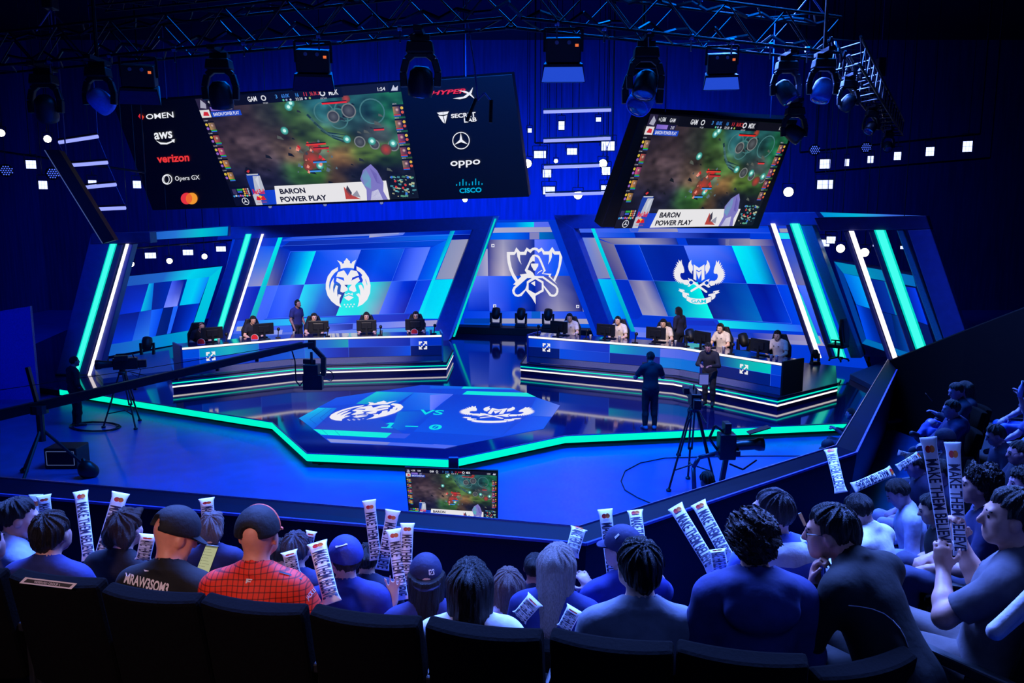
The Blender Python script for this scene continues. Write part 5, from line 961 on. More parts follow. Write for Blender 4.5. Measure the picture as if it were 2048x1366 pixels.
for side, at, hx_, mx_ in (('left', atL, (398, 505, 627, 733, 832), (424, 527, 637, 733, 830)), ('right', atR, (1140, 1237, 1327, 1442, 1556), (1118, 1212, 1312, 1405, 1520))):
    for k in range(5):
        s_ = s_of(at, mx_[k], -.3, DZ + .3); p, t, n = frame_at(at, s_, -.3); yaw = rot_z(t) + (.0 if side == 'left' else -.12)
        wh = ORD[k] + ' from the left on the ' + side + ' desk'
        monitor(p, yaw, 'black gaming monitor seen from behind, ' + wh, side + ' desk monitors')
        q = p + n * .3; keyboard(q, yaw, 'black keyboard behind the monitor, ' + wh, side + ' desk keyboards')
        s2_ = s_of(at, hx_[k], -1.25, 1.6); c, t2, n2 = frame_at(at, s2_, -1.3); c = Vector((c.x, c.y, RZ))
        toward = (p - c); toward.z = 0; yw = math.atan2(toward.y, toward.x) - math.pi / 2
        chair(c, yw, 'dark winged gaming chair with brown cushion, ' + ORD[k] + ' from the left behind the ' + side + ' desk', side + ' desk chairs'); SEATS[side].append((c, yw, p))
def put(at, px, py_o, z=DZ): s_ = s_of(at, px, py_o, z); return at(s_, z, py_o)
for at, px, o, t in ((atL, 438, -.15, 'between the first two monitors on the left desk'), (atL, 482, -.2, 'beside the second monitor on the left desk'), (atL, 588, -.4, 'in front of the standing man on the left desk'), (atL, 763, -.3, 'beside the fourth monitor on the left desk'), (atL, 862, -.2, 'near the right end of the left desk'),
                     (atR, 1153, -.35, 'beside the first player on the right desk'), (atR, 1181, -.15, 'between the first two monitors of the right desk'), (atR, 1239, -.3, 'before the second player of the right desk'), (atR, 1340, -.25, 'left of the pair before the third player'), (atR, 1351, -.22, 'right of the pair before the third player'), (atR, 1447, -.3, 'before the fourth player of the right desk'), (atR, 1542, -.15, 'left of the pair at the right end'), (atR, 1553, -.13, 'right of the pair at the right end')):
    cup(put(at, px, o), 'white paper cup ' + t, 'paper cups on the desks')
for at, px, o, t in ((atL, 452, -.12, 'after the first monitor on the left desk'), (atL, 556, -.3, 'before the standing man on the left desk'), (atL, 655, -.2, 'after the third monitor on the left desk'), (atL, 760, -.2, 'after the fourth monitor on the left desk'), (atL, 868, -.25, 'at the right end of the left desk'), (atR, 1075, -.3, 'at the left end of the right desk'), (atR, 1172, -.18, 'after the first monitor on the right desk'), (atR, 1270, -.12, 'after the second monitor on the right desk'), (atR, 1373, -.2, 'after the third monitor on the right desk'), (atR, 1462, -.1, 'after the fourth monitor on the right desk')):
    desk_mic(put(at, px, o), .3, 'small black desk camera on a stand ' + t, 'desk cameras')
m_red = mat('red_sign', (220, 40, 50), .4); m_wh2 = mat('white_sign', (240, 240, 245), .4)
for px, o, t in ((403, -.2, 'before the first player'), (510, -.2, 'before the second player'), (829, -.2, 'before the fifth player')):
    p = put(atL, px, o); e = empty('drink_sign', p, 'red and white rounded drink sign on the left desk ' + t, 'sign', 'drink signs'); b = MB(locmat(p, 0)); b.tube((0, -.02, .07), (0, .0, .07), .11, 20); b.build('disc', m_wh2, e); b = MB(locmat(p, 0)); b.lathe((0, -.022, .075), [(0, 0), (.1, 0), (.1, .004), (0, .004)], 20, (0, -1, 0)); o2 = b.build('red_field', m_red, e)
    b = MB(locmat(p, 0)); b.box((-.1, -.06, 0), (.1, .04, .03)); b.build('foot', mat('pale_foot', (120, 130, 220), .5), e, bevel=.01)
# ---------------------------------------------------------------- moving heads standing on the stage
def floor_head(p, yaw, label, k=1.0, tilt=-.4, proto=[]):
    if not proto:
        e = empty('floor_moving_head', (0, 0, 0)); b = MB(); b.box((-.24, -.2, 0), (.24, .2, .16), taper=.12); b.build('base', m_gear, e, bevel=.02)
        for s_ in (-1, 1): b = MB(); b.hexa([(s_ * .2 - .04, -.1, .16), (s_ * .2 + .04, -.1, .16), (s_ * .2 + .04, .1, .16), (s_ * .2 - .04, .1, .16)], [(s_ * .22 - .035, -.05, .58), (s_ * .22 + .035, -.05, .58), (s_ * .22 + .035, .05, .58), (s_ * .22 - .035, .05, .58)]); b.build('yoke_arm', m_gear, e, bevel=.015)
        b = MB(); b.lathe((0, 0, 0), [(0, -.24), (.12, -.22), (.17, -.1), (.18, .1), (.16, .22), (.14, .23)], 18); h_ = b.build('head', m_gear, e, smooth=True, world=False); h_.location = (0, 0, .54)
        b = MB(); b.lathe((0, 0, 0), [(.14, .225), (.08, .25), (0, .26)], 18); b.build('lens', mat('lit_lens', (230, 235, 255), emit=1.2), h_, smooth=True, world=False); proto.append(e)
    e = proto[0]
    if e.get('label'): e = copy_tree(e)
    e.location = p; e.scale = (k,) * 3; e.rotation_euler = (0, 0, yaw); tag(e, label, 'moving light', 'moving heads standing on the stage')
    for c in e.children:
        if c.name.startswith('head'): c.rotation_euler = (-tilt, 0, 0)
    return e
b = MB(); s0 = PC.at(880, 668, .05); s1 = PC.at(1235, 668, .05); b.hexa([Vector((s0.x, s0.y, .0)), Vector((s1.x, s1.y, 0)), Vector((s1.x, s1.y, .28)), Vector((s0.x, s0.y, .28))], [q + PC.n * .8 for q in (Vector((s0.x, s0.y, 0)), Vector((s1.x, s1.y, 0)), Vector((s1.x, s1.y, .28)), Vector((s0.x, s0.y, .28)))])
tag(b.build('low_plinth', m_black, bevel=.01), 'long black plinth at the foot of the centre wall', 'platform')
for px, t in ((992, 'left one under the centre wall'), (1042, 'middle one under the centre wall'), (1096, 'right one under the centre wall, half behind the first monitor')):
    p = PC.at(px, 668, .45); p.z = .28; floor_head(p, math.atan2(PC.n.y, PC.n.x) + math.pi / 2, 'moving head with pale lens, ' + t, 1.0, .5)
for (x, y), z, k, t in (((203, 740), .0, .9, 'by the tripod camera at the left'), ((296, 718), 0, .95, 'before the left side wall'), ((1722, 733), 0, 1.0, 'before the right outer portal'), ((1380, 700), RZ, .9, 'behind the right desk, third gap'), ((1486, 710), RZ, .9, 'behind the right desk, beside the fifth player'), ((1630, 728), RZ, .55, 'small one at the foot of the white bar')):
    p = W(x, y, z); floor_head(p, .2, 'moving head with pale lens, ' + t, k, .6)
# ================================================================ people: one continuous surface grown round a posed skeleton
V3 = lambda *a: np.array(a, np.float32)
def rotm(yaw=0., pitch=0., roll=0.):
    """Head turn: yaw to the left, pitch nods down, roll tips to the right (degrees)."""
    return np.array((Matrix.Rotation(math.radians(yaw), 3, 'Z') @ Matrix.Rotation(math.radians(-pitch), 3, 'X') @ Matrix.Rotation(math.radians(roll), 3, 'Y')), np.float32)
def C(a, b, ra, rb=None, k=.03): return ('c', V3(*a), V3(*b), ra, ra if rb is None else rb, k)
def E_(c, r, R=None, k=.03): return ('e', V3(*c), V3(*r), np.eye(3, dtype=np.float32) if R is None else R, k)
def inflate(p, d): return (p[0], p[1], p[2], p[3] + d, p[4] + d, p[5]) if p[0] == 'c' else (p[0], p[1], p[2] + d, p[3], p[4])
def sdf_mesh(prims, h, cuts=()):
    """Surface nets round a smooth union of limbs; cuts(P) -> signed distance kept where negative."""
    lo = np.full(3, 1e9); hi = -lo
    for p in prims:
        if p[0] == 'c': a = np.minimum(p[1], p[2]) - max(p[3], p[4]); b = np.maximum(p[1], p[2]) + max(p[3], p[4])
        else: r = float(p[2].max()); a = p[1] - r; b = p[1] + r
        lo = np.minimum(lo, a); hi = np.maximum(hi, b)
    lo -= 3 * h; n = np.ceil((hi + 3 * h - lo) / h).astype(int) + 1
    ax = [(lo[i] + h * np.arange(n[i])).astype(np.float32) for i in range(3)]
    D = np.full(n, .5, np.float32)
    for p in prims:
        kk = p[-1]; m = kk + 2.5 * h
        if p[0] == 'c': a = np.minimum(p[1], p[2]) - max(p[3], p[4]) - m; b = np.maximum(p[1], p[2]) + max(p[3], p[4]) + m
        else: r = np.abs(p[3]) @ p[2] if True else 0; a = p[1] - r - m; b = p[1] + r + m
        i0 = np.maximum(0, np.floor((a - lo) / h).astype(int)); i1 = np.minimum(n, np.ceil((b - lo) / h).astype(int) + 1)
        if (i1 <= i0).any(): continue
        sl = tuple(slice(x, y) for x, y in zip(i0, i1))
        X = ax[0][sl[0]][:, None, None]; Y = ax[1][sl[1]][None, :, None]; Z_ = ax[2][sl[2]][None, None, :]
        if p[0] == 'c':
            d = p[2] - p[1]; L = float(d @ d) + 1e-9; x, y, z = X - p[1][0], Y - p[1][1], Z_ - p[1][2]
            t = np.clip((x * d[0] + y * d[1] + z * d[2]) / L, 0, 1)
            q = np.sqrt((x - t * d[0]) ** 2 + (y - t * d[1]) ** 2 + (z - t * d[2]) ** 2) - (p[3] + (p[4] - p[3]) * t)
        else:
            x, y, z = X - p[1][0], Y - p[1][1], Z_ - p[1][2]; R = p[3]
            u = [(x * R[0, i] + y * R[1, i] + z * R[2, i]) / p[2][i] for i in range(3)]
            k0 = np.sqrt(u[0] ** 2 + u[1] ** 2 + u[2] ** 2); k1 = np.sqrt((u[0] / p[2][0]) ** 2 + (u[1] / p[2][1]) ** 2 + (u[2] / p[2][2]) ** 2)
            q = k0 * (k0 - 1) / np.maximum(k1, 1e-6)
        o = D[sl]; g = np.maximum(kk - np.abs(o - q), 0) / kk
        D[sl] = np.minimum(o, q) - g * g * kk * .25
    if cuts:
        G = np.meshgrid(*ax, indexing='ij')
        for f in cuts: D = np.maximum(D, f(*G).astype(np.float32)) if not getattr(f, 'add', 0) else D + f(*G).astype(np.float32)
        D[0] = D[-1] = .1; D[:, 0] = D[:, -1] = .1; D[:, :, 0] = D[:, :, -1] = .1
    S = D < 0; nx, ny, nz = n
    cnt = sum(S[i:nx - 1 + i, j:ny - 1 + j, k:nz - 1 + k].astype(np.int8) for i in (0, 1) for j in (0, 1) for k in (0, 1))
    act = (cnt > 0) & (cnt < 8); I = np.argwhere(act); idx = np.full(act.shape, -1, np.int64); idx[tuple(I.T)] = np.arange(len(I))
    acc = np.zeros((len(I), 3)); w = np.zeros(len(I))
    for a in range(3):
        for o1 in (0, 1):
            for o2 in (0, 1):
                off = [0, 0, 0]; off[(a + 1) % 3] = o1; off[(a + 2) % 3] = o2; e = [0, 0, 0]; e[a] = 1
                A = I + off; B = A + e; da = D[tuple(A.T)]; db = D[tuple(B.T)]; s = (da < 0) != (db < 0)
                t = np.where(s, da / np.where(np.abs(da - db) < 1e-9, 1e-9, da - db), 0)[:, None]
                acc += np.where(s[:, None], A + t * np.array(e), 0); w += s
    vs = lo + h * (acc / np.maximum(w, 1)[:, None]); fs = []
    for a in range(3):
        b, c = (a + 1) % 3, (a + 2) % 3
        s0 = [slice(None)] * 3; s1 = [slice(None)] * 3; s0[a] = slice(0, -1); s1[a] = slice(1, None)
        A = S[tuple(s0)]; B = S[tuple(s1)]; Q = np.argwhere(A != B)
        Q = Q[(Q[:, b] > 0) & (Q[:, c] > 0) & (Q[:, b] < n[b] - 1) & (Q[:, c] < n[c] - 1)]
        if not len(Q): continue
        fl = A[tuple(Q.T)]; eb = np.eye(3, dtype=int)[b]; ec = np.eye(3, dtype=int)[c]
        q = np.stack([idx[tuple((Q - eb - ec).T)], idx[tuple((Q - ec).T)], idx[tuple(Q.T)], idx[tuple((Q - eb).T)]], 1)
        q = np.where(fl[:, None], q, q[:, ::-1]); fs.append(q)
    return vs, np.concatenate(fs) if fs else np.zeros((0, 4), int)
def np_obj(name, vs, fs, m, parent=None, smooth=True):
    me = bpy.data.meshes.new(name); nf = len(fs)
    me.vertices.add(len(vs)); me.vertices.foreach_set('co', np.asarray(vs, np.float32).ravel())
    me.loops.add(nf * 4); me.loops.foreach_set('vertex_index', np.asarray(fs, np.int32).ravel())
    me.polygons.add(nf); me.polygons.foreach_set('loop_start', np.arange(0, nf * 4, 4, dtype=np.int32)); me.polygons.foreach_set('loop_total', np.full(nf, 4, np.int32))
    me.polygons.foreach_set('use_smooth', np.full(nf, smooth)); me.materials.append(m); me.update(calc_edges=True); me.validate()
    o = bpy.data.objects.new(name, me); COL.objects.link(o)
    if parent is not None: o.parent = parent
    return o
def relax(vs, fs, it=1, a=.5):
    e = np.concatenate([fs[:, [0, 1]], fs[:, [1, 2]], fs[:, [2, 3]], fs[:, [3, 0]]]); e = np.concatenate([e, e[:, ::-1]]); n = np.maximum(np.bincount(e[:, 0], minlength=len(vs)), 1)[:, None]
    for _ in range(it): vs = vs * (1 - a) + a * np.stack([np.bincount(e[:, 0], vs[e[:, 1], i], minlength=len(vs)) for i in range(3)], 1) / n
    return vs
def wob(vs, amp, fr, seed=0):
    r = np.random.default_rng(seed); o = np.zeros_like(vs)
    for _ in range(5): d = r.normal(size=3) * fr; ph = r.uniform(0, 6.28); v = r.normal(size=3); o += np.sin(vs @ d + ph)[:, None] * v[None] * .45
    return vs + o * amp
def hand_prims(w, d, side, nrm, k=1.0, curl=.5, spread=.0, thumb=1.0, r=.0092):
    """Palm, four unequal bent fingers and a thumb leaving the side of the palm. d = pointing way, nrm = palm side."""
    d = d / np.linalg.norm(d); nrm = nrm - d * (nrm @ d); nrm /= np.linalg.norm(nrm) + 1e-9; s = np.cross(d, nrm) * side
    P = []; R = np.stack([s, nrm, d], 1).astype(np.float32)
    P.append(E_(w + d * .05 * k, (.04 * k, .017 * k, .056 * k), R, .015)); P.append(C(w, w + d * .05 * k, .024 * k, .02 * k, .02))
    for i, (o, L) in enumerate(((-.029, .06), (-.0098, .074), (.0098, .078), (.029, .069))):
        b = w + d * (.09 * k - abs(o) * .25) + s * o * k; a1 = curl * .75 + .06 * i * curl; a2 = a1 + curl * 1.15; a3 = a2 + curl * .8
        sp = s * (o / .029) * spread
        dirs = [d * math.cos(a) + nrm * math.sin(a) + sp * math.cos(a) for a in (a1, a2, a3)]; p = b; rr = r * k
        for q, (dd, f) in enumerate(zip(dirs, (.45, .32, .25))): n_ = p + dd * L * k * f; P.append(C(p, n_, rr, rr * .93, .006)); p = n_; rr *= .93
    t0 = w + d * .025 * k + s * .03 * k; t1 = t0 + (s * .75 * thumb + d * .65 + nrm * .35) * .042 * k; t2 = t1 + (s * .15 * thumb + d * .9 + nrm * (.3 + curl * .5)) * .036 * k
    P.append(C(t0, t1, .0135 * k, .0115 * k, .012)); P.append(C(t1, t2, .011 * k, .009 * k, .006)); return P
SKIN = {}
def skin_mat(c): return mat('skin_%d_%d_%d' % c, c, .5, noise=.05, scale=40)
def person(label, head, f=None, yaw=0., k=1.0, lean=0., twist=0., hyaw=0., hpitch=0., hroll=0., arms=(None, None), legs='sit', h=.011, skin=(205, 160, 140), top=('tee', (40, 50, 110)), hair=('short', (28, 22, 24)),
           trousers=(40, 46, 80), shoes=(30, 30, 36), cap=None, glasses=False, phones=False, group=None, hands=(None, None), cut=None, seed=1, world=None, side=0., fat=1.0, lower=True, eyes=True, stand_z=None):
    """head = picture point of the middle of the head, f = distance along the lens axis."""
    hc_w = world if world is not None else CAMP + ray(*head) * f
    l = math.radians(lean); ls = math.radians(side); sx = np.array([math.sin(ls), math.sin(l) * math.cos(ls), math.cos(l) * math.cos(ls)], np.float32); fw = np.array([0, math.cos(l), -math.sin(l)], np.float32)
    Tw = rotm(twist); X = Tw @ V3(1, 0, 0); fwd = Tw @ fw
    at = lambda u, x=0., y=0.: sx * (u * k) + X * (x * k) + fwd * (y * k)
    neckd = sx * .6 + fwd * .25; neckd /= np.linalg.norm(neckd)
    hc = at(.545) + neckd * (.15 * k); R = rotm(twist + hyaw, lean * .35 + hpitch, hroll)
    hl = lambda x, y, z: hc + R @ (V3(x, y, z) * k)
    Rt = np.stack([X, fwd, sx], 1).astype(np.float32)
    root = hc_w - Matrix.Rotation(math.radians(yaw), 3, 'Z') @ Vector(hc.tolist())
    torso = [E_(at(.04, 0, -.01), V3(.17 * fat, .125 * fat, .13) * k, Rt, .06), E_(at(.18), V3(.148 * fat, .112 * fat, .16) * k, Rt, .06), E_(at(.36, 0, .005), V3(.168, .122, .17) * k, Rt, .06), C(at(.475, -.135, -.01), at(.475, .135, -.01), .06 * k, None, .05),
             C(at(.56, 0, .0), at(.485, -.14, -.015), .045 * k, .05 * k, .04), C(at(.56, 0, 0), at(.485, .14, -.015), .045 * k, .05 * k, .04)]
    neck = [C(at(.5), hc - neckd * .04 * k - (R @ V3(0, .02, 0)) * k, .058 * k, .052 * k, .03)]
    face = [E_(hl(0, -.012, .028), V3(.076, .097, .09) * k, R, .03), E_(hl(0, .026, -.035), V3(.06, .07, .082) * k, R, .035), C(hl(-.02, .068, -.092), hl(.02, .068, -.092), .02 * k, None, .03), C(hl(0, .094, .012), hl(0, .112, -.026), .009 * k, .014 * k, .014),
            C(hl(-.034, .082, .026), hl(.034, .082, .026), .013 * k, None, .015), C(hl(-.018, .09, -.06), hl(.018, .09, -.06), .009 * k, None, .008), C(hl(-.014, .089, -.072), hl(.014, .089, -.072), .008 * k, None, .006),
            E_(hl(-.079, -.004, -.008), V3(.011, .022, .033) * k, R, .008), E_(hl(.079, -.004, -.008), V3(.011, .022, .033) * k, R, .008), C(hl(-.05, .045, -.06), hl(-.045, .05, -.02), .022 * k, .026 * k, .03), C(hl(.05, .045, -.06), hl(.045, .05, -.02), .022 * k, .026 * k, .03)]
    up_arm, fore, handp, wr, elb, shd = [], [], [], [], [], []
    for i, s in enumerate((-1, 1)):
        S0 = at(.462, s * .185, -.01); a = arms[i]
        if a is None: a = ((s * .255, .03, .2), (s * .2, .26, .12)) if legs == 'sit' else ((s * .26, -.03, .19), (s * .25, .06, -.05))
        iv_ = (Matrix.Translation(root) @ Matrix.Rotation(math.radians(yaw), 4, 'Z')).inverted()
        e, w = [V3(*(iv_ @ q)) if isinstance(q, Vector) else V3(*q) * k for q in a]
        u = e - S0; e = S0 + u / np.linalg.norm(u) * .285 * k; v = w - e; w = e + v / np.linalg.norm(v) * min(.255, max(.2, np.linalg.norm(v) / k)) * k
        up_arm.append(C(S0, e, .054 * k, .043 * k, .04)); fore.append([C(e, e + (w - e) * .35, .043 * k, .041 * k, .03), C(e + (w - e) * .35, w, .041 * k, .028 * k, .03)])
        hd_ = hands[i] or {}; dv = V3(*hd_['d']) if 'd' in hd_ else (w - e); nv = V3(*hd_['n']) if 'n' in hd_ else V3(0, .3, -1)
        handp.append(hand_prims(w, dv, s * hd_.get('flip', 1), nv, k, hd_.get('curl', .45), hd_.get('spread', .06), hd_.get('thumb', 1.0), max(.0092, h * .85))); wr.append(w); elb.append(e); shd.append(S0)
    leg, foot = [], []
    for i, s in enumerate((-1, 1)):
        if legs == 'sit': kn, an, to = (s * .12, .44, .03), (s * .13, .42, -.38), (s * .15, .56, -.42)
        elif legs == 'stand': kn, an, to = (s * .1, .03, -.42), (s * .1, -.01, -.82), (s * .13, .13, -.87)
        else: kn, an, to = legs[i]
        hp = V3(s * .09, 0, -.01) * k; kn, an, to = V3(*kn) * k, V3(*an) * k, V3(*to) * k
        leg.append([C(hp, kn, .088 * k * fat, .058 * k, .05), C(kn, kn + (an - kn) * .35, .056 * k, .056 * k, .03), C(kn + (an - kn) * .35, an, .056 * k, .036 * k, .03)]); foot.append([C(an, to, .04 * k, .03 * k, .03), C(an + V3(0, 0, -.02) * k, an + (an - to) * .28 + V3(0, 0, -.045) * k, .036 * k, .032 * k, .03)])
    flat = lambda L: [q for x in L for q in x]
    pr = torso + neck + face + up_arm + flat(fore) + flat(handp) + (flat(leg) + flat(foot) if lower else [])
    vs, fs = sdf_mesh(pr, h); vs = relax(vs, fs, 1, .3)
    o = np_obj('person', vs, fs, skin_mat(skin)); o.location = root; o.rotation_euler = (0, 0, math.radians(yaw)); tag(o, label, 'person', group)
    def sub(name, prims, m, cuts=(), hh=None, wb=None, par=None, sm=0, fin=None):
        v, f_ = sdf_mesh(prims, hh or h, cuts)
        if sm and len(f_): v = relax(v, f_, sm)
        if fin is not None and len(f_): v = fin(v)
        if wb: v = wob(v, wb[0], wb[1], seed)
        return np_obj(name, v, f_, m, par or o) if len(f_) else None
    # ---- clothing
    kind, tc = top[0], top[1]; m_top_ = top[2] if len(top) > 2 else mat('cloth_%s_%d_%d_%d' % (kind, *tc), tc, .85, noise=.18, scale=14, bump=.25)
    lng = kind in ('hoodie', 'sweater', 'jacket', 'shirt'); th = .022 if kind in ('hoodie', 'jacket') else .013
    tp = [inflate(p, th * k) for p in torso]
    for i in range(2):
        e, w, S0 = elb[i], wr[i], shd[i]
        if lng: tp += [C(S0, e, (.058 + th) * k, (.046 + th * .9) * k, .04), C(e, e + (w - e) * .9, (.046 + th * .9) * k, (.032 + th * .8) * k, .03)]
        else: tp.append(C(S0, S0 + (e - S0) * .72, (.058 + th) * k, (.056 + th) * k, .04))
    if kind in ('hoodie',): tp += [C(at(.525, -.1, -.085), at(.525, .1, -.085), .06 * k, None, .03), E_(at(.45, 0, -.125), V3(.155, .06, .105) * k, Rt, .02), C(at(.53, -.11, -.06), at(.52, -.07, .06), .04 * k, .03 * k, .04), C(at(.53, .11, -.06), at(.52, .07, .06), .04 * k, .03 * k, .04)]
    elif kind == 'jacket': tp += [C(at(.55, -.06, -.05), at(.55, .06, -.05), .03 * k, None, .02)]
    n0 = at(.5); nr = (.078 if kind == 'hoodie' else .07) * k
    nd = (hc - at(.5)); nd /= np.linalg.norm(nd)
    def neckcut(X_, Y_, Z_):
        x, y, z = X_ - n0[0], Y_ - n0[1], Z_ - n0[2]; t = x * nd[0] + y * nd[1] + z * nd[2]; r = np.sqrt(np.maximum(0, x * x + y * y + z * z - t * t)); return np.minimum(nr - r + np.minimum(0, t - .03 * k) * 1.5, t + .03 * k)
    cuts = [neckcut]
    if kind != 'hoodie':
        u1 = np.cross(nd, V3(1, 0, 0)); u1 /= np.linalg.norm(u1); u2 = np.cross(nd, u1); cn = at(.525, 0, -.004); rad = .072 * k
        ring = [cn + (u1 * math.cos(a) + u2 * math.sin(a)) * rad + nd * (.012 * math.cos(a) * -1 * k) for a in [i * math.pi / 6 for i in range(13)]]
        tp += [C(p, q, .0105 * k, None, .012) for p, q in zip(ring, ring[1:])]
        nr = .0645 * k
    for i in range(2):
        if not lng:
            e, S0 = elb[i], shd[i]; d = (e - S0) / np.linalg.norm(e - S0); c0 = S0 + (e - S0) * .74
            cuts.append(lambda X_, Y_, Z_, d=d, c0=c0: np.where((np.abs(X_ - c0[0]) < .13 * k) & (np.abs(Y_ - c0[1]) < .13 * k) & (np.abs(Z_ - c0[2]) < .13 * k), np.minimum((X_ - c0[0]) * d[0] + (Y_ - c0[1]) * d[1] + (Z_ - c0[2]) * d[2], .1 * k - np.sqrt((X_ - c0[0]) ** 2 + (Y_ - c0[1]) ** 2 + (Z_ - c0[2]) ** 2)), -1.0))
    cloth = sub({'tee': 't_shirt', 'jersey': 'jersey'}.get(kind, kind), tp, m_top_, cuts, None, (.002 * k, 22), None, 3)
    if lower:
        sub('trousers', [inflate(p, .014 * k) for p in flat(leg)] + [E_(at(.0, 0, -.01), V3(.17 * fat, .13 * fat, .11) * k, Rt, .06)], mat('trousers_%d_%d_%d' % trousers, trousers, .85, noise=.2, scale=12, bump=.25), (), None, (.005 * k, 24))
        for i in range(2): sub('shoe', [inflate(p, .012 * k) for p in foot[i]], mat('shoe_%d_%d_%d' % shoes, shoes, .6))
    # ---- hair
    hs, hcol = hair; hm = mat('hair_%d_%d_%d' % hcol, hcol, .4, noise=.45, scale=90, bump=.8, aniso=(5, 5, .35)); iv = R.T
    def hf(fn): return lambda X_, Y_, Z_: fn(*[((X_ - hc[0]) * iv[i, 0] + (Y_ - hc[1]) * iv[i, 1] + (Z_ - hc[2]) * iv[i, 2]) / k for i in range(3)])
    hl_ = lambda y: np.interp(y, [-.12, -.045, -.02, .022, .045, .1], [-.088, -.078, -.035, -.028, .05, .07])
    line_ = hf(lambda x, y, z: -(z - hl_(y)) * .8)
    if hs != 'bald':
        t = {'short': .011, 'curly': .026, 'thick': .016, 'long': .014, 'balding': .011, 'bun': .013, 'bob': .018, 'fluffy': .017, 'cropped': .006}[hs]
        hp_ = [E_(hl(0, -.014, .03), (V3(.076, .097, .09) + t) * k, R, .03)]; cu = [line_]
        if hs in ('long', 'bob'):
            L = .36 if hs == 'long' else .2; dn = V3(0, 0, -1) * .6 + (R @ V3(0, 0, -1)) * .4 - fwd * .12
            b0 = hl(0, -.075, .0); hp_ += [C(b0, b0 + dn * L * k, .075 * k, .07 * k, .05), C(hl(-.07, -.03, .02), hl(-.07, -.045, 0) + dn * L * .85 * k, .034 * k, .034 * k, .05), C(hl(.07, -.03, .02), hl(.07, -.045, 0) + dn * L * .85 * k, .034 * k, .034 * k, .05)]
            cu = [hf(lambda x, y, z: np.minimum(np.minimum(y + .002 + .3 * np.minimum(0, z - .05), .055 - z), .09 - np.abs(x)))]
        if hs == 'bun': hp_ += [E_(hl(0, -.13, .05), V3(.05, .05, .05) * k, R, .02)]
        if hs == 'thick' or hs == 'curly': hp_ += [C(hl(0, -.075, -.03), hl(0, -.07, -.07), .05 * k, .038 * k, .04)]
        if hs == 'fluffy': hp_ += [C(hl(-.05, -.08, -.02), hl(-.045, -.08, -.08), .05 * k, .04 * k, .04), C(hl(.05, -.08, -.02), hl(.045, -.08, -.08), .05 * k, .04 * k, .04), C(hl(-.05, .06, .09), hl(.05, .06, .09), .03 * k, None, .03)]
        if hs == 'balding': cu = cu + [hf(lambda x, y, z: .062 - np.sqrt(x ** 2 + (y + .01) ** 2 + (z - .12) ** 2))]
        if cap: cu = cu + [hf(lambda x, y, z: z - .05 - .12 * y)]
        if hs not in ('long', 'bob'):
            cu = cu + [hf(lambda x, y, z: .033 - np.sqrt((np.abs(x) - .084) ** 2 + (y - .004) ** 2 + (z + .008) ** 2)), hf(lambda x, y, z: np.minimum(y - .03, .056 - z - .0 * x))]
            tf = hf(lambda x, y, z: t * 1.05 * k * np.clip(1 - (z - hl_(y)) / .045, 0, 1)); tf.add = 1; cu = [tf] + cu
        amp, fr = {'curly': (.0, 1), 'fluffy': (.0026, 22), 'thick': (.002, 27), 'long': (.0009, 36), 'bob': (.0015, 34), 'cropped': (.0008, 30)}.get(hs, (.0019, 27)); rs = np.random.default_rng(seed)
        def strands(v):
            q = (v - hc) @ R / k
            if hs == 'curly': return wob(wob(v, .012 * k, 120, seed), .006 * k, 230, seed + 1)
            ph = np.arctan2(q[:, 0], q[:, 1] + .02 + .5 * np.maximum(0, q[:, 2] - .06)); w_ = sum(np.sin(ph * fr * m_ + rs.uniform(0, 6.3) + 9 * q[:, 2] * rs.normal() + 1.2 * np.sin(30 * q[:, 2] + rs.uniform(0, 6))) / m_ ** .6 for m_ in (.35, .62, 1, 1.7))
            nr_ = q * np.array([1, 1, .35]); nr_ /= np.linalg.norm(nr_, axis=1)[:, None] + 1e-6
            return v + (nr_ @ R.T) * (w_ * amp * k * np.clip((q[:, 2] + .16) * 9, .25, 1) if hs not in ('long', 'bob') else w_ * amp * k)[:, None]
        sub('hair', hp_, hm, cu, .0058 * k if h < .0118 else .009 * k, None, None, 1, strands)
    if eyes:
        b = MB(); [b.ball(hl(s * .031, .083, .006), .011 * k, 8) for s in (-1, 1)]; b.build('eyes', mat('eye_dark', (30, 24, 26), .2), o, smooth=True, world=False)
        b = MB(); [b.tube(hl(s * .018, .094, .029), hl(s * .048, .082, .029), .0045 * k, 5) for s in (-1, 1)]; b.build('eyebrows', hm if hs != 'bald' else mat('hair_28_22_24', (28, 22, 24)), o, world=False)
    if cap:
        cc_, back, tilt = cap[0], cap[1], (cap[2] if len(cap) > 2 else 0); Rc = R @ rotm(back, tilt); cl = lambda x, y, z: hc + Rc @ (V3(x, y, z) * k); iv2 = Rc.T
        def cf(fn): return lambda X_, Y_, Z_: fn(*[((X_ - hc[0]) * iv2[i, 0] + (Y_ - hc[1]) * iv2[i, 1] + (Z_ - hc[2]) * iv2[i, 2]) / k for i in range(3)])
        m_cap = mat('cap_%d_%d_%d' % cc_, cc_, .8, noise=.12, scale=30, bump=.2)
        sub('cap', [E_(cl(0, -.012, .034), (V3(.076, .097, .09) + .022) * k, Rc, .03)], m_cap, [cf(lambda x, y, z: -(z - .018)), cf(lambda x, y, z: .042 - np.sqrt(x ** 2 * .9 + (y + .125) ** 2 + (z - .035) ** 2) if len(cap) > 3 else z * 0 - 1)], min(h, .009), None)
        if len(cap) > 4: sub('cap_front', [E_(cl(0, -.012, .034), (V3(.076, .097, .09) + .0245) * k, Rc, .03)], cap[4], [cf(lambda x, y, z: -(z - .03)), cf(lambda x, y, z: .012 - y - .0 * z)], min(h, .009), None)
        vb = []; n_ = 14
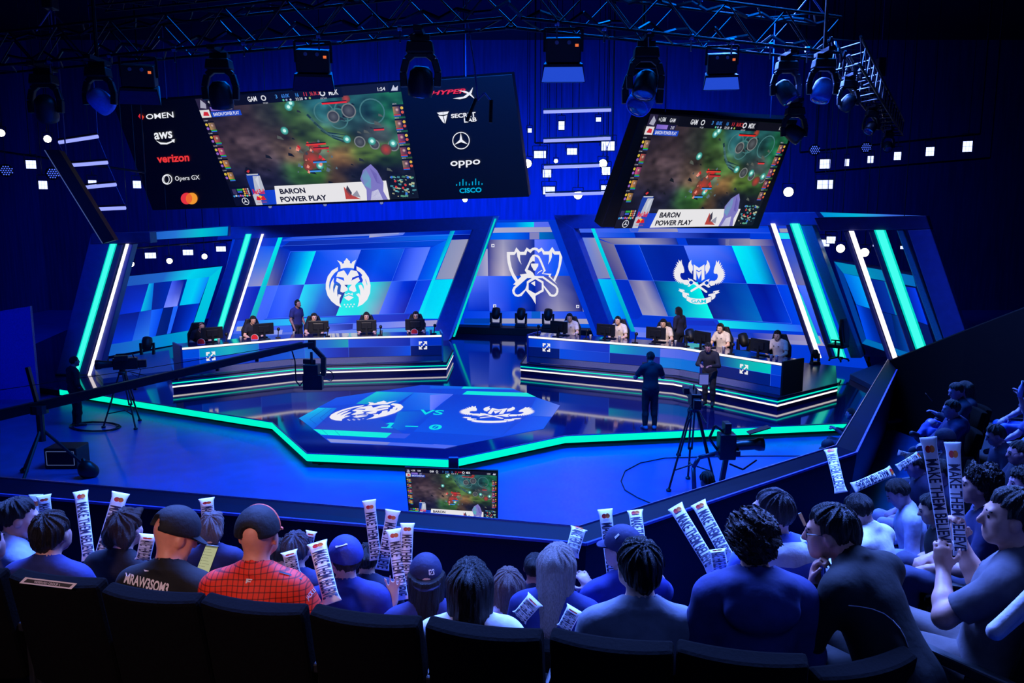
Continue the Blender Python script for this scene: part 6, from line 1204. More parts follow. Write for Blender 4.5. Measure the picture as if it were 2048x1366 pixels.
        for i in range(n_ + 1):
            a = math.pi * i / n_; x = -.085 * math.cos(a); y = .07 + .095 * math.sin(a); zz = .03 - .9 * x * x * 6 * .35 - .03 * math.sin(a); vb += [cl(-.088 * math.cos(a), .01 + .092 * math.sin(a), .03 + .0 * zz), cl(x, y, zz), cl(x, y, zz - .007), cl(-.085 * math.cos(a), .01 + .088 * math.sin(a), .022)]
        b = MB(); b.add(vb, [(4 * i + j, 4 * i + 4 + j, 4 * i + 4 + (j + 1) % 4, 4 * i + (j + 1) % 4) for i in range(n_) for j in range(4)]); b.build('cap_brim', m_cap if len(cap) < 5 else cap[4], o, smooth=False, world=False)
    if glasses:
        b = MB(); g = lambda x, y, z: hl(x, y, z)
        for s in (-1, 1): b.path([g(s * .034 + .024 * math.cos(a), .1 - abs(s * .034 + .024 * math.cos(a)) * .15, .004 + .018 * math.sin(a)) for a in [i * 2 * math.pi / 12 for i in range(13)]], .002 * k, 5); b.tube(g(s * .058, .09, .01), g(s * .08, -.01, .012), .002 * k, 5)
        b.tube(g(-.01, .1, .008), g(.01, .1, .008), .002 * k, 5); b.build('glasses', mat('glasses_black', (12, 12, 14), .3), o, world=False)
    if phones:
        b = MB(); b.path([hl(.092 * math.cos(a), -.015, .03 + .1 * math.sin(a)) for a in [math.pi * i / 10 for i in range(11)]], .011 * k, 6); b.build('headset_band', m_gear, o, world=False)
        for s in (-1, 1): b = MB(); b.lathe(hl(s * .07, -.01, -.005), [(0, 0), (.038 * k, 0), (.042 * k, .02 * k), (.03 * k, .036 * k), (0, .036 * k)], 12, tuple(R @ V3(s, 0, 0))); b.build('ear_cup', m_gear, o, smooth=True, world=False)
        b = MB(); b.path([hl(-.09, 0, -.02), hl(-.085, .06, -.07), hl(-.04, .105, -.075)], .004 * k, 5); b.build('boom_microphone', m_gear, o, world=False)
    o['_w'] = 0; del o['_w']
    Mw = Matrix.Translation(root) @ Matrix.Rotation(math.radians(yaw), 4, 'Z')
    return o, {'M': Mw, 'wr': [Mw @ Vector(x.tolist()) for x in wr], 'hl': lambda x, y, z: Mw @ Vector(hl(x, y, z).tolist()), 'at': lambda u, x=0, y=0: Mw @ Vector(at(u, x, y).tolist()), 'cloth': cloth, 'root': root, 'k': k}
# ================================================================ who is where
Q = lambda px, py, f: CAMP + ray(px, py) * f
NAVY, DARK = (26, 32, 78), (16, 17, 26)
KB = (((-.27, .16, .2), (-.17, .38, .12)), ((.27, .16, .2), (.17, .38, .12)))
G1, G2 = 'players of the dark shirted team', 'players of the white shirted team'
for i, (hr, hp, gl, t) in enumerate(((('bald', (28, 22, 24)), 38, False, 'bald player with head bowed behind the first monitor from the left'), (('short', (30, 24, 24)), 22, False, 'dark haired player in dark shirt behind the second monitor, left desk'), (('short', (26, 20, 22)), 12, False, 'dark haired player in dark shirt and headset, third at the left desk'),
        (('thick', (34, 28, 28)), 12, False, 'thick haired player in dark shirt, fourth at the left desk'), (('short', (22, 18, 20)), 14, True, 'player with glasses in dark shirt, last at the left desk'))):
    c, yw, p = SEATS['left'][i]; tw = (p - c); tw.z = 0; tw.normalize()
    o, inf = person(t, None, world=c + UP * (1.3 if i else 1.22) + tw * (.1 if i else .22), yaw=math.degrees(yw), lean=10 if i else 22, hpitch=hp, arms=KB, h=.016, skin=(226, 176, 158), top=('tee', (24, 26, 46)), hair=hr, glasses=gl, phones=True, group=G1, seed=i)
    b = MB()
    for s_ in (-1, 1): q = inf['at'](.4, s_ * .215, .02); b.ball(q, .02, 6)
    b.build('sleeve_badge', mat('badge_white', (225, 225, 235), .6), o)
for i, (hr, hy, hp, gl, t) in enumerate(((('thick', (20, 18, 22)), 12, 10, False, 'black haired player in cream jersey, first at the right desk'), (('short', (18, 16, 20)), 0, 6, False, 'player in cream jersey and headset, second at the right desk, behind the second monitor'), (('thick', (20, 18, 22)), 0, 16, False, 'player in cream jersey half hidden by the third monitor, right desk'),
        (('thick', (26, 22, 26)), 5, 10, False, 'player in cream jersey with dark collar, fourth at the right desk'), (('thick', (18, 16, 20)), 8, 14, False, 'black haired player in cream jersey, last at the right end of the desk'))):
    c, yw, p = SEATS['right'][i]; tw = (p - c); tw.z = 0; tw.normalize()
    o, inf = person(t, None, world=c + UP * 1.3 + tw * .1, yaw=math.degrees(yw), lean=9, hyaw=hy, hpitch=hp, arms=KB, h=.016, skin=(236, 190, 168), top=('tee', (238, 222, 212)), hair=hr, glasses=gl, phones=True, group=G2, seed=i + 9)
    b = MB()
    for x in (-.06, .07): q = inf['at'](.4, x, .138); b.ball(q, .014, 6)
    b.build('chest_badge', mat('badge_dark', (40, 36, 50), .6), o)
for x, y, t in ((1686, 716, 'right of the white bar, behind the teal bar'),):
    p = W(x - 8, y + 6, RZ); chair(p, .8, 'empty dark office chair ' + t, 'right desk chairs')
AD = (((-.25, -.02, .19), (-.24, .1, -.04)), ((.25, -.02, .19), (.24, .1, -.04)))
def stander(label, px, fpy, z, hpx, yaw, k=1.0, **kw):
    """Standing figure whose feet are below the head's picture column."""
    p = W(px, fpy, z); return person(label, None, world=Vector((p.x, p.y, z + 1.565 * k)), yaw=yaw, k=k, legs='stand', **kw)
p = atL(s_of(atL, 581, -2.2, RZ), RZ, -2.2); person('person in dark shirt and headset standing behind the left desk before the lion wall', None, world=p + UP * 1.63, yaw=-120, k=1.03, legs='stand', arms=AD, h=.016, skin=(150, 110, 110), top=('tee', (30, 38, 110)), trousers=(20, 24, 50), hair=('cropped', (20, 18, 22)), phones=True, seed=31)
p = atR(s_of(atR, 1353, -2.3, RZ), RZ, -2.3); person('long haired person in dark dress standing behind the right desk before the winged emblem', None, world=p + UP * 1.56, yaw=40, k=1.0, legs='stand', arms=AD, h=.016, skin=(120, 90, 100), top=('shirt', (22, 26, 66)), trousers=(18, 20, 44), hair=('long', (22, 18, 24)), seed=32)
# camera people on the stage
o, inf = stander('camera operator in black with headphones standing on the stage, back turned', 1297, 856, 0, 0, 6, 1.03, arms=(((-.29, .12, .26), (-.12, .3, .42)), ((.29, .12, .26), (.12, .3, .42))), lean=2, hpitch=5, h=.015, skin=(150, 110, 105), top=('tee', (14, 16, 34)), trousers=(14, 15, 28), shoes=(110, 110, 150), hair=('short', (16, 15, 20)), seed=33, cap=None)
b = MB(); c = inf['hl'](0, .02, -.13); b.lathe(c, [(.07, -.02), (.1, -.02), (.1, .02), (.07, .02), (.07, -.02)], 14); b.build('headphones_round_neck', m_gear, o)
w0 = inf['wr'][0].lerp(inf['wr'][1], .5) + Vector((0, .12, .05)); e = empty('handheld_camera', w0, 'small black camera raised by the operator on the stage', 'camera'); b = MB(); b.box((w0.x - .09, w0.y - .1, w0.z - .06), (w0.x + .09, w0.y + .1, w0.z + .08)); b.build('body', m_gear, e, bevel=.01); b = MB(); b.tube(w0 + Vector((0, .1, 0)), w0 + Vector((0, .25, 0)), .045, 12); b.build('lens', m_gear, e)
o, inf = stander('camera operator in black stooping behind the tripod camera before the right desk', 1412, 815, 0, 0, 150, .97, arms=(((-.26, .16, .22), (-.13, .38, .2)), ((.26, .16, .22), (.13, .38, .2))), lean=14, hpitch=18, h=.015, skin=(140, 105, 110), top=('sweater', (14, 16, 34)), trousers=(14, 15, 28), hair=('short', (16, 15, 20)), phones=True, seed=34)
stander('person in dark clothes standing by the boom crane at the left edge of the stage', 160, 850, -.3, 0, -40, 1.0, arms=AD, h=.018, skin=(110, 90, 110), top=('sweater', (14, 16, 34)), trousers=(14, 16, 30), hair=('short', (16, 15, 20)), seed=35)
PH = (((-.24, .16, .22), (-.1, .36, .36)), ((.24, .16, .22), (.12, .34, .3)))
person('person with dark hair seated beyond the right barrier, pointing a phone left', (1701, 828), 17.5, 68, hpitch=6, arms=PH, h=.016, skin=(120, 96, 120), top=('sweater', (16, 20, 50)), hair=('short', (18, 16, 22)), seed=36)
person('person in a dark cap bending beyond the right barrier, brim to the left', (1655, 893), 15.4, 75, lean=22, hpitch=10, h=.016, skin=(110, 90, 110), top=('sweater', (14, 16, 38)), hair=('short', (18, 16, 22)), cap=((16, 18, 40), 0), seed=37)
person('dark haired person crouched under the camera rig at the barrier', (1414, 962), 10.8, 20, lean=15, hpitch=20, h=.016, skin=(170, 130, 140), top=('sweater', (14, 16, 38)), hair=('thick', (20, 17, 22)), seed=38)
def jersey_mat():
    m = mat('red_jersey', (240, 44, 30), .7, noise=0); nt = m.node_tree; bs = nt.nodes['Principled BSDF']; tc = nt.nodes.new('ShaderNodeTexCoord'); L = nt.links.new; last = None
    for ax in ('X', 'Z'):
        w = nt.nodes.new('ShaderNodeTexWave'); w.bands_direction = ax; w.inputs['Scale'].default_value = 12; w.inputs['Distortion'].default_value = 3.0; w.inputs['Detail'].default_value = .5; w.inputs['Detail Scale'].default_value = .6; L(tc.outputs['Object'], w.inputs[0])
        r = nt.nodes.new('ShaderNodeValToRGB'); r.color_ramp.elements[0].position = .04; r.color_ramp.elements[1].position = .14; r.color_ramp.elements[0].color = (.35, .35, .35, 1); L(w.outputs[0], r.inputs[0])
        if last is None: last = r.outputs[0]
        else: x = nt.nodes.new('ShaderNodeMix'); x.data_type = 'RGBA'; x.blend_type = 'MULTIPLY'; x.inputs[0].default_value = 1; L(last, x.inputs[6]); L(r.outputs[0], x.inputs[7]); last = x.outputs[2]
    x = nt.nodes.new('ShaderNodeMix'); x.data_type = 'RGBA'; x.blend_type = 'MULTIPLY'; x.inputs[0].default_value = 1; x.inputs[6].default_value = lin((250, 52, 22)); L(last, x.inputs[7]); L(x.outputs[2], bs.inputs['Base Color']); return m
# ---------------------------------------------------------------- near rows of the audience, all facing the stage
LAP = (((-.25, .08, .18), (-.1, .28, .12)), ((.25, .08, .18), (.1, .28, .12)))
A = dict(h=.0105, lower=True)
def row(label, head, f, yaw=0, **kw):
    d = dict(A); d.update(kw); d.setdefault('arms', LAP); d.setdefault('shoes', (40, 40, 60)); d['shoes'] = d['shoes']; return person(label, head, f, yaw, **d)
dA = (Vector((2.6, 3.02, 0)) - Vector((-4.2, 4.62, 0))).normalized(); nA = Vector((-dA.y, dA.x, 0)); ROW0 = Vector((0, 3.30, 0))
def rowf(head, d):
    """Distance along the lens axis at which the sight line meets the nearest row, d ahead of its seat backs."""
    r = ray(*head); return (ROW0 + nA * d - at0).dot(nA) / r.dot(nA)
at0 = Vector((0, 0, 0))
PEOPLE = {}
def R_(key, *a, **kw): PEOPLE[key] = row(*a, **kw)
R_('denim', 'person in pale denim jacket with dark tied hair at the far left, head turned right', (40, 1036), 4.95, -45, hyaw=-20, hpitch=10, top=('jacket', (150, 165, 215)), hair=('bun', (22, 20, 30)), skin=(190, 150, 150), seed=41)
R_('boy', 'person with short dark hair in navy tee, behind the reserved seat', (104, 1068), rowf((104, 1068), 0.14), -5, k=.97, top=('tee', (30, 42, 110)), hair=('thick', (24, 20, 26)), skin=(190, 140, 130), seed=42)
R_('clap', 'brown haired person in black tee between two clappers, left', (252, 1060), 4.9, -18, hyaw=8, top=('tee', (14, 15, 30)), hair=('fluffy', (52, 38, 36)), skin=(210, 160, 150), seed=43)
R_('kid', 'fair haired child seen from behind in the front row, phone screen beside', (424, 1058), 5.7, 6, k=.9, top=('tee', (26, 34, 84)), hair=('fluffy', (120, 108, 110)), skin=(200, 160, 150), seed=44)
R_('mraw', 'man in black cap and black tee lettered MRAW3SOM3, looking down right', (350, 1072), rowf((350, 1072), 0.19), -10, lean=6, hyaw=-36, hpitch=24, k=1.08, fat=1.1, top=('tee', (10, 10, 13)), hair=('bald', (30, 24, 24)), cap=((14, 14, 22), 0, 0, 'gap'), skin=(228, 150, 120), seed=45, arms=(((-.26, .1, .2), (-.06, .3, .2)), ((.26, .16, .2), (.12, .36, .26))))
R_('red', 'man in bright red jersey and black cap seen from behind', (517, 1072), rowf((517, 1072), 0.14), -3, hpitch=4, k=1.08, fat=1.12, top=('jersey', (238, 48, 32), jersey_mat()), hair=('bald', (40, 30, 26)), cap=((12, 13, 22), 0, 0, 'gap', mat('cap_orange', (238, 92, 58), .7)), skin=(230, 150, 125), seed=46, arms=(((-.27, .08, .18), (-.12, .26, .1)), ((.3, .02, .2), (.2, .24, .2))))
R_('grey', 'person with greying hair in dark jacket between the red jersey and the blue cap', (592, 1100), 5.1, 4, top=('sweater', (30, 40, 100)), hair=('short', (70, 66, 80)), skin=(200, 160, 155), seed=47)
R_('teal', 'person in green top half hidden behind the red jersey', (562, 1106), 6.1, 0, k=.92, top=('tee', (40, 140, 130)), hair=('short', (40, 34, 36)), seed=48)
R_('bcap', 'person in blue cap and navy tee, brim turned to the upper left', (690, 1118), 4.6, 10, lean=4, hyaw=22, hpitch=-4, fat=1.08, top=('tee', (34, 46, 128)), hair=('short', (40, 32, 34)), cap=((38, 54, 150), 0), skin=(200, 160, 160), seed=49)
R_('dbun', 'person with dark hair in the front row behind the blue cap', (735, 1118), 5.8, 0, k=.95, top=('sweater', (20, 26, 66)), hair=('bun', (20, 18, 26)), seed=50)
R_('hcap', 'long haired person in dark cap with square arrow badge, one hand raised', (852, 1156), 4.45, 8, k=.94, top=('tee', (30, 40, 106)), hair=('long', (24, 20, 26)), cap=((22, 28, 74), 180), skin=(210, 170, 165), seed=51, arms=(((-.3, .1, .32), Q(848, 1098, 4.75)), ((.25, .08, .18), (.1, .28, .12))), hands=({'d': (.02, .1, 1), 'n': (0, -1, 0), 'curl': .12, 'spread': .3}, None))
R_('white', 'woman with long straight black hair and white top in the nearest row', (940, 1168), rowf((940, 1168), 0.14), 2, top=('tee', (222, 222, 226)), hair=('long', (9, 8, 10)), skin=(210, 160, 140), seed=52, arms=(((-.25, .08, .18), (-.1, .28, .12)), ((.3, .02, .15), (.34, .2, -.02))))
R_('child', 'fair haired child with straight hair in pale jacket', (1016, 1172), 4.7, 4, k=.88, top=('jacket', (196, 200, 226)), hair=('bob', (112, 92, 86)), skin=(200, 160, 150), seed=53)
R_('crop', 'person with cropped dark hair in the front row beside the long fair hair', (1070, 1136), 5.9, -12, k=.96, top=('sweater', (18, 24, 66)), hair=('cropped', (22, 18, 22)), skin=(150, 110, 110), seed=54)
R_('fair', 'person with long pale hair in navy tee clapping one stick', (1117, 1132), 4.3, -14, hyaw=-10, hpitch=6, top=('tee', (30, 42, 116)), hair=('long', (150, 132, 128)), skin=(210, 170, 165), seed=55, arms=(((-.26, .1, .2), (-.08, .3, .2)), ((.28, .14, .3), Q(1140, 1105, 4.6))))
R_('twin', 'person in dark cap raising two white clappers before the barrier', (1244, 1098), 4.55, 14, hyaw=30, top=('tee', (34, 50, 140)), hair=('short', (24, 20, 24)), cap=((26, 32, 80), 0), skin=(200, 160, 155), seed=56, arms=(((-.29, .14, .3), Q(1222, 1165, 4.85)), ((.3, .14, .35), Q(1282, 1110, 4.8))))
R_('gtee', 'man with short black hair in heather grey tee, nearest row', (1278, 1136), rowf((1278, 1136), 0.14), -2, hyaw=10, k=1.06, fat=1.12, top=('tee', (122, 124, 138)), hair=('thick', (10, 9, 11)), skin=(232, 180, 160), seed=57)
R_('hood', 'person with curly brown hair in navy hoodie, nearest row', (1506, 1082), rowf((1506, 1082), 0.19), -4, hyaw=-12, lean=6, fat=1.0, top=('hoodie', (40, 50, 112)), hair=('curly', (62, 42, 38)), skin=(210, 150, 130), seed=58)
R_('thin', 'man with thinning dark hair in white and blue hooded jacket', (1544, 1026), 4.05, 16, hyaw=24, top=('hoodie', (74, 100, 205)), hair=('short', (44, 42, 56)), skin=(206, 166, 166), seed=59)
o, inf = PEOPLE['thin']; v, f_ = sdf_mesh([C((-.1, -.075, .52), (.1, -.075, .52), .064, None, .04), E_((0, -.12, .47), (.14, .06, .11), None, .04), C((-.11, -.06, .53), (-.07, .06, .52), .052, .04, .04), C((.11, -.06, .53), (.07, .06, .52), .052, .04, .04)], .011, [lambda X_, Y_, Z_: .075 - np.sqrt(X_ ** 2 + (Y_ + .0) ** 2) + np.minimum(0, Z_ - .5) * 1.5]); np_obj('white_hood', relax(v, f_, 2), f_, mat('white_hood_cloth', (220, 222, 232), .85, bump=.2), o)
HM = (((-.24, .14, .24), (-.03, .32, .52)), ((.22, .18, .22), (.04, .3, .47)))
R_('specs', 'man with glasses and black sweater leaning forward, hands at his mouth', (1660, 1066), rowf((1660, 1066), 0.38), 34, lean=30, hyaw=30, hpitch=-4, fat=1.08, glasses=True, trousers=(10, 10, 15), top=('sweater', (8, 8, 11)), hair=('thick', (14, 12, 13)), skin=(216, 150, 126), seed=60, arms=(((-.2, .26, .3), (-.03, .42, .53)), ((.18, .28, .26), (.04, .4, .47))), hands=({'d': (.15, .1, 1), 'n': (.3, -1, 0), 'curl': .9}, {'d': (-.3, .1, 1), 'n': (-.2, -1, 0), 'curl': .9}))
R_('gtee2', 'man in grey brown tee in profile holding up two tall clappers, far right', (2020, 1036), 3.35, 44, hyaw=28, lean=-6, fat=1.15, top=('tee', (104, 98, 106)), hair=('thick', (30, 24, 24)), trousers=(84, 74, 74), skin=(224, 160, 140), seed=61, h=.0095, arms=(((-.22, .2, .2), Q(1886, 1092, 3.65)), ((.26, .2, .22), Q(1930, 1104, 3.75))), hands=({'d': (.1, .15, 1), 'n': (1, .3, 0), 'curl': .75}, {'d': (-.1, .1, 1), 'n': (-1, .2, 0), 'curl': .75}))
R_('curl', 'man with tight curly hair in navy tee, profile to the left', (1957, 972), 5.2, 66, hyaw=4, top=('tee', (24, 32, 84)), hair=('curly', (24, 20, 26)), skin=(190, 140, 130), seed=62)
# ---------------------------------------------------------------- right hand stand
R_('cream', 'person in cream shirt holding a clapper upright at the barrier, face hidden', (1716, 1022), 5.9, 40, lean=16, hpitch=20, h=.012, top=('shirt', (226, 224, 230)), hair=('short', (18, 16, 22)), skin=(206, 166, 160), seed=63, arms=(((-.2, .3, .2), Q(1681, 975, 6.4)), ((.2, .3, .24), Q(1690, 970, 6.5))))
B_ = dict(h=.0135)
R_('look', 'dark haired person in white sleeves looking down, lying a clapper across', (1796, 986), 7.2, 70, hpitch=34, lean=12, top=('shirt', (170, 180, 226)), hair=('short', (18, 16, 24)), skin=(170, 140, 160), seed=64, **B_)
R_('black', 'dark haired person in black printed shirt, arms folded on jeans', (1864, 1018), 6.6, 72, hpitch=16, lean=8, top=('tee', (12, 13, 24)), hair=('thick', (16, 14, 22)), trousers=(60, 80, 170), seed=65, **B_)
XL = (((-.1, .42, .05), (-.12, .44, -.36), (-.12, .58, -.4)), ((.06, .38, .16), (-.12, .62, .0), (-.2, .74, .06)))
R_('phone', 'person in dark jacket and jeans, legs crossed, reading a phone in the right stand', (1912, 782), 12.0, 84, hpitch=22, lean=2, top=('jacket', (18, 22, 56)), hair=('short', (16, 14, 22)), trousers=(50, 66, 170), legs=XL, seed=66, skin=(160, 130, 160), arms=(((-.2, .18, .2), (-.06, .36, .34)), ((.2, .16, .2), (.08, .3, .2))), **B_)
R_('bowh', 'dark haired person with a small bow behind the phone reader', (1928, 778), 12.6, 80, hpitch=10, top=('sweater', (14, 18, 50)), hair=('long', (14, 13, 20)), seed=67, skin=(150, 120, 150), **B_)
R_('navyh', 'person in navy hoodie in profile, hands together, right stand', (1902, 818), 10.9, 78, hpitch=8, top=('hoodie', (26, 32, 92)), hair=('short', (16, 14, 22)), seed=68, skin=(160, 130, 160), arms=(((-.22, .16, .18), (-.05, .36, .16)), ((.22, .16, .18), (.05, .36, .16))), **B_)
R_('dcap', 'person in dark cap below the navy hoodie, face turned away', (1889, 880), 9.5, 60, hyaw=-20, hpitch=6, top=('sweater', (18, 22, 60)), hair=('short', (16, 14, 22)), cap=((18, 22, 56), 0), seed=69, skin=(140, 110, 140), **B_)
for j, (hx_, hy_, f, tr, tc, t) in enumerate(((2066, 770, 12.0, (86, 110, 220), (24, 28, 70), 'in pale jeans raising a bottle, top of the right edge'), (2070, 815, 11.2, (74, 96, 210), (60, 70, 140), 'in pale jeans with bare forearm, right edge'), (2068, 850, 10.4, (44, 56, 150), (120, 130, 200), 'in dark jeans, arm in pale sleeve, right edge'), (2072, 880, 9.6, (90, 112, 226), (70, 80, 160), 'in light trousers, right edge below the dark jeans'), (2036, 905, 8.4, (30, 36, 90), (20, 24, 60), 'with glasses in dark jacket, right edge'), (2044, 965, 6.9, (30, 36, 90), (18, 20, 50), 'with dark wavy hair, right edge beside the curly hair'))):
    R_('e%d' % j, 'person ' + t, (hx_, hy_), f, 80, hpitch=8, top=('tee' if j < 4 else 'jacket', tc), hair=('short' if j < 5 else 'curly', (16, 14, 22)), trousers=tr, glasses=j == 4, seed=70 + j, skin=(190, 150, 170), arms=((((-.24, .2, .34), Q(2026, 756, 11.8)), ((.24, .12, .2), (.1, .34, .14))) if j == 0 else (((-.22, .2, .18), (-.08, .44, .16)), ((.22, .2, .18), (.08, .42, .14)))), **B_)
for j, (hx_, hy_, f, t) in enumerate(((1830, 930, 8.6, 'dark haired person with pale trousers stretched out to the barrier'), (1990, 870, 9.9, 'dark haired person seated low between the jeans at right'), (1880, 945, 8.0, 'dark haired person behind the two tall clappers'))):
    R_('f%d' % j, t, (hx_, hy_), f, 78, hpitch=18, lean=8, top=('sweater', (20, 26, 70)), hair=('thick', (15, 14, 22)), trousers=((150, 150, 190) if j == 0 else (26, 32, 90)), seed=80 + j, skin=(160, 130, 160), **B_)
R_('left', 'person at the far left edge, hand with a ring raised', (-30, 1090), 4.4, -10, top=('tee', (20, 24, 50)), hair=('short', (20, 18, 22)), skin=(150, 110, 110), seed=85, arms=(((-.25, .08, .18), (-.1, .28, .12)), ((.26, .12, .16), Q(4, 1150, 4.5))))
# ================================================================ barrier, stand floors and theatre seats
def at_level(p, z): return Vector((p.x, p.y, z))
m_bar = mat('barrier_paint', (5, 9, 40), .5, noise=.12, scale=3, spec=.15); m_edge = mat('barrier_edge', (70, 84, 190), .35)
bi = [W(x, y, 1.3) for x, y in ((-260, 935), (0, 955), (1158, 1053), (1672, 891), (1776, 719))]; bo = [W(x, y, 1.2) for x, y in ((-260, 966), (0, 990), (1172, 1089), (1713, 906), (1794, 740))]
b = MB()
for i in range(4):
    b.hexa([bi[i], bi[i + 1], bo[i + 1], bo[i]], [p - UP * .08 for p in (bi[i], bi[i + 1], bo[i + 1], bo[i])])
    a0, a1, c0, c1 = bi[i], bi[i + 1], bo[i], bo[i + 1]; h_ = lambda p: at_level(p, -.3)
    b.hexa([p - UP * .08 for p in (a0, a1, c1, c0)], [h_(a0), h_(a1), h_(a1.lerp(c1, .5)), h_(a0.lerp(c0, .5))])
bw = struct(b.build('wall_front', m_bar))
b = MB()
for i in range(4): b.beam(bo[i] + UP * .005, bo[i + 1] + UP * .005, .03, .03)
struct(b.build('wall_front_edge', m_edge, bw)); b = MB()
for i in range(4): b.beam(bi[i] + UP * .004, bi[i + 1] + UP * .004, .015, .015)
struct(b.build('wall_front_trim', mat('brushed_metal'), bw))
b = MB(); tp_ = [W(1779, 722, 1.3), V(1932, 661, 16.5), V(2130, 585, 14.5)]; n = Vector((.12, .2, 0))
for p, q in zip(tp_, tp_[1:]): b.hexa([p, q, at_level(q, -.3), at_level(p, -.3)], [v + n for v in (p, q, at_level(q, -.3), at_level(p, -.3))])
struct(b.build('wall_stand', mat('stand_black', (4, 4, 9), .9, spec=.1)))
m_deck = mat('side_deck', (70, 120, 180), .45, noise=.1)  # teal-blue light falling on the decks is put into their base colour
for poly, t in (([(1700, 748), (1790, 714), (1834, 724), (1748, 772)], 'raised deck coloured as lit teal-blue, between the inner teal bar and the barrier, right'), ([(176, 724), (338, 700), (344, 741), (206, 757)], 'raised deck coloured as lit teal-blue, under the floor lights left of the left desk')):
    P4 = [W(*q, .16) for q in poly]; b = MB(); b.hexa(P4, [at_level(p, .001) for p in P4]); tag(b.build('side_platform', m_deck, bevel=.01), t, 'platform')
b = MB(); zA = 2.13
rowA = [(-4.2, 4.62), (2.6, 3.02)]; dA = (Vector((2.6, 3.02, 0)) - Vector((-4.2, 4.62, 0))).normalized(); nA = Vector((-dA.y, dA.x, 0))
def step(o0, o1, z, x0=-7.5, x1=1.6):
    P0 = Vector((0, 3.1, 0)); c = [P0 + dA * x0 + nA * o0, P0 + dA * x1 + nA * o0, P0 + dA * x1 + nA * o1, P0 + dA * x0 + nA * o1]; bb = MB(); bb.prism([(p.x, p.y) for p in c], -.29, z); return bb
m_step = mat('stand_carpet', (14, 15, 34), .9, noise=.2, scale=20)
struct(step(-2.9, -.45, 2.5).build('floor_tier', m_step)); struct(step(-.44, .6, zA).build('floor_tier', m_step)); struct(step(.61, 1.97, 1.42).build('floor_tier', m_step)); struct(step(1.98, 3.8, .95, x1=2.2).build('floor_tier', m_step))
def tier(pts, z): bb = MB(); bb.prism(pts, -.28, z); return struct(bb.build('floor_tier', m_step))
tier([(2.2, 2.2), (9.5, 1.6), (10.5, 5.0), (3.6, 5.6)], 1.9); tier([(2.9, 5.62), (12.5, 5.02), (12.5, 9.2), (4.6, 9.2)], 1.2); tier([(5.8, 9.25), (13, 9.25), (15, 14.5), (8.6, 14.5)], .9)
m_seat = mat('seat_fabric', (8, 7, 8), .95, noise=.15, scale=60, bump=.15, spec=.06)
SEAT0 = []
def seat(p, yaw, label, grp, k=1.0):
    """Upholstered theatre seat: curved back, tipped cushion, two arm rests and a pedestal."""
    if not SEAT0:
        e = empty('theatre_seat', (0, 0, 0)); b = MB(); n = 8; vs = []
        for i in range(n + 1):
            x = -.265 + .53 * i / n; cv = .05 * (1 - (x / .265) ** 2)
            vs += [(x, -.13 - cv, .3), (x, -.24 - cv, .93), (x, -.15 - cv * .7, .95), (x, -.02 - cv * .5, .3)]
        b.add(vs, [(4 * i + j, 4 * i + 4 + j, 4 * i + 4 + (j + 1) % 4, 4 * i + (j + 1) % 4) for i in range(n) for j in range(4)] + [(3, 2, 1, 0), tuple(4 * n + j for j in range(4))]); b.build('backrest', m_seat, e, bevel=.02)
        b = MB(); b.box((-.24, -.1, .3), (.24, .36, .43)); b.build('cushion', m_seat, e, bevel=.03)
        for s_ in (-1, 1): b = MB(); b.box((s_ * .275 - .025, -.14, .58), (s_ * .275 + .025, .26, .63)); b.box((s_ * .275 - .02, -.1, .0), (s_ * .275 + .02, .06, .58)); b.build('armrest', m_black, e, bevel=.01)
        SEAT0.append(e)
    e = SEAT0[0]
    if e.get('label'): e = copy_tree(e)
    e.location = p; e.rotation_euler = (0, 0, yaw); e.scale = (k, k, k); return tag(e, label, 'seat', grp)
tops = [(-85, 1140, 'half cut off at the left edge'), (108, 1160, 'with the reserved notice on its back'), (300, 1190, 'behind the MRAW3SOM3 tee'), (503, 1212, 'behind the bright red jersey'), (727, 1236, 'right of the red jersey, empty'), (965, 1262, 'behind the long black hair'), (1221, 1287, 'behind the heather grey tee'), (1483, 1312, 'behind the navy hoodie')]
yA = math.atan2(dA.y, dA.x); SP = []
for x, y, t in tops:
    p = W(x, y, zA + .93 * .92) + nA * .2; p.z = zA; SP.append(p); seat(p, yA, 'near black theatre seat ' + t, 'nearest row of theatre seats', .92)
for (x, y), z, yw, t in (((1745, 1300), 3.0, .35, 'behind the crouching man in black'),):
    p = W(x, y, z); p = Vector((p.x, p.y, z - .93)) + Vector((-math.sin(yw), math.cos(yw), 0)) * .22; seat(p, yw, 'near black theatre seat ' + t, 'nearest row of theatre seats', .92)
o, inf = PEOPLE['gtee2']; r = inf['root']; seat(Vector((r.x, r.y, r.z - .5)) + Matrix.Rotation(.6, 3, 'Z') @ Vector((0, -.08, 0)), .6, 'near black theatre seat behind the man with tall clappers, far right', 'nearest row of theatre seats')
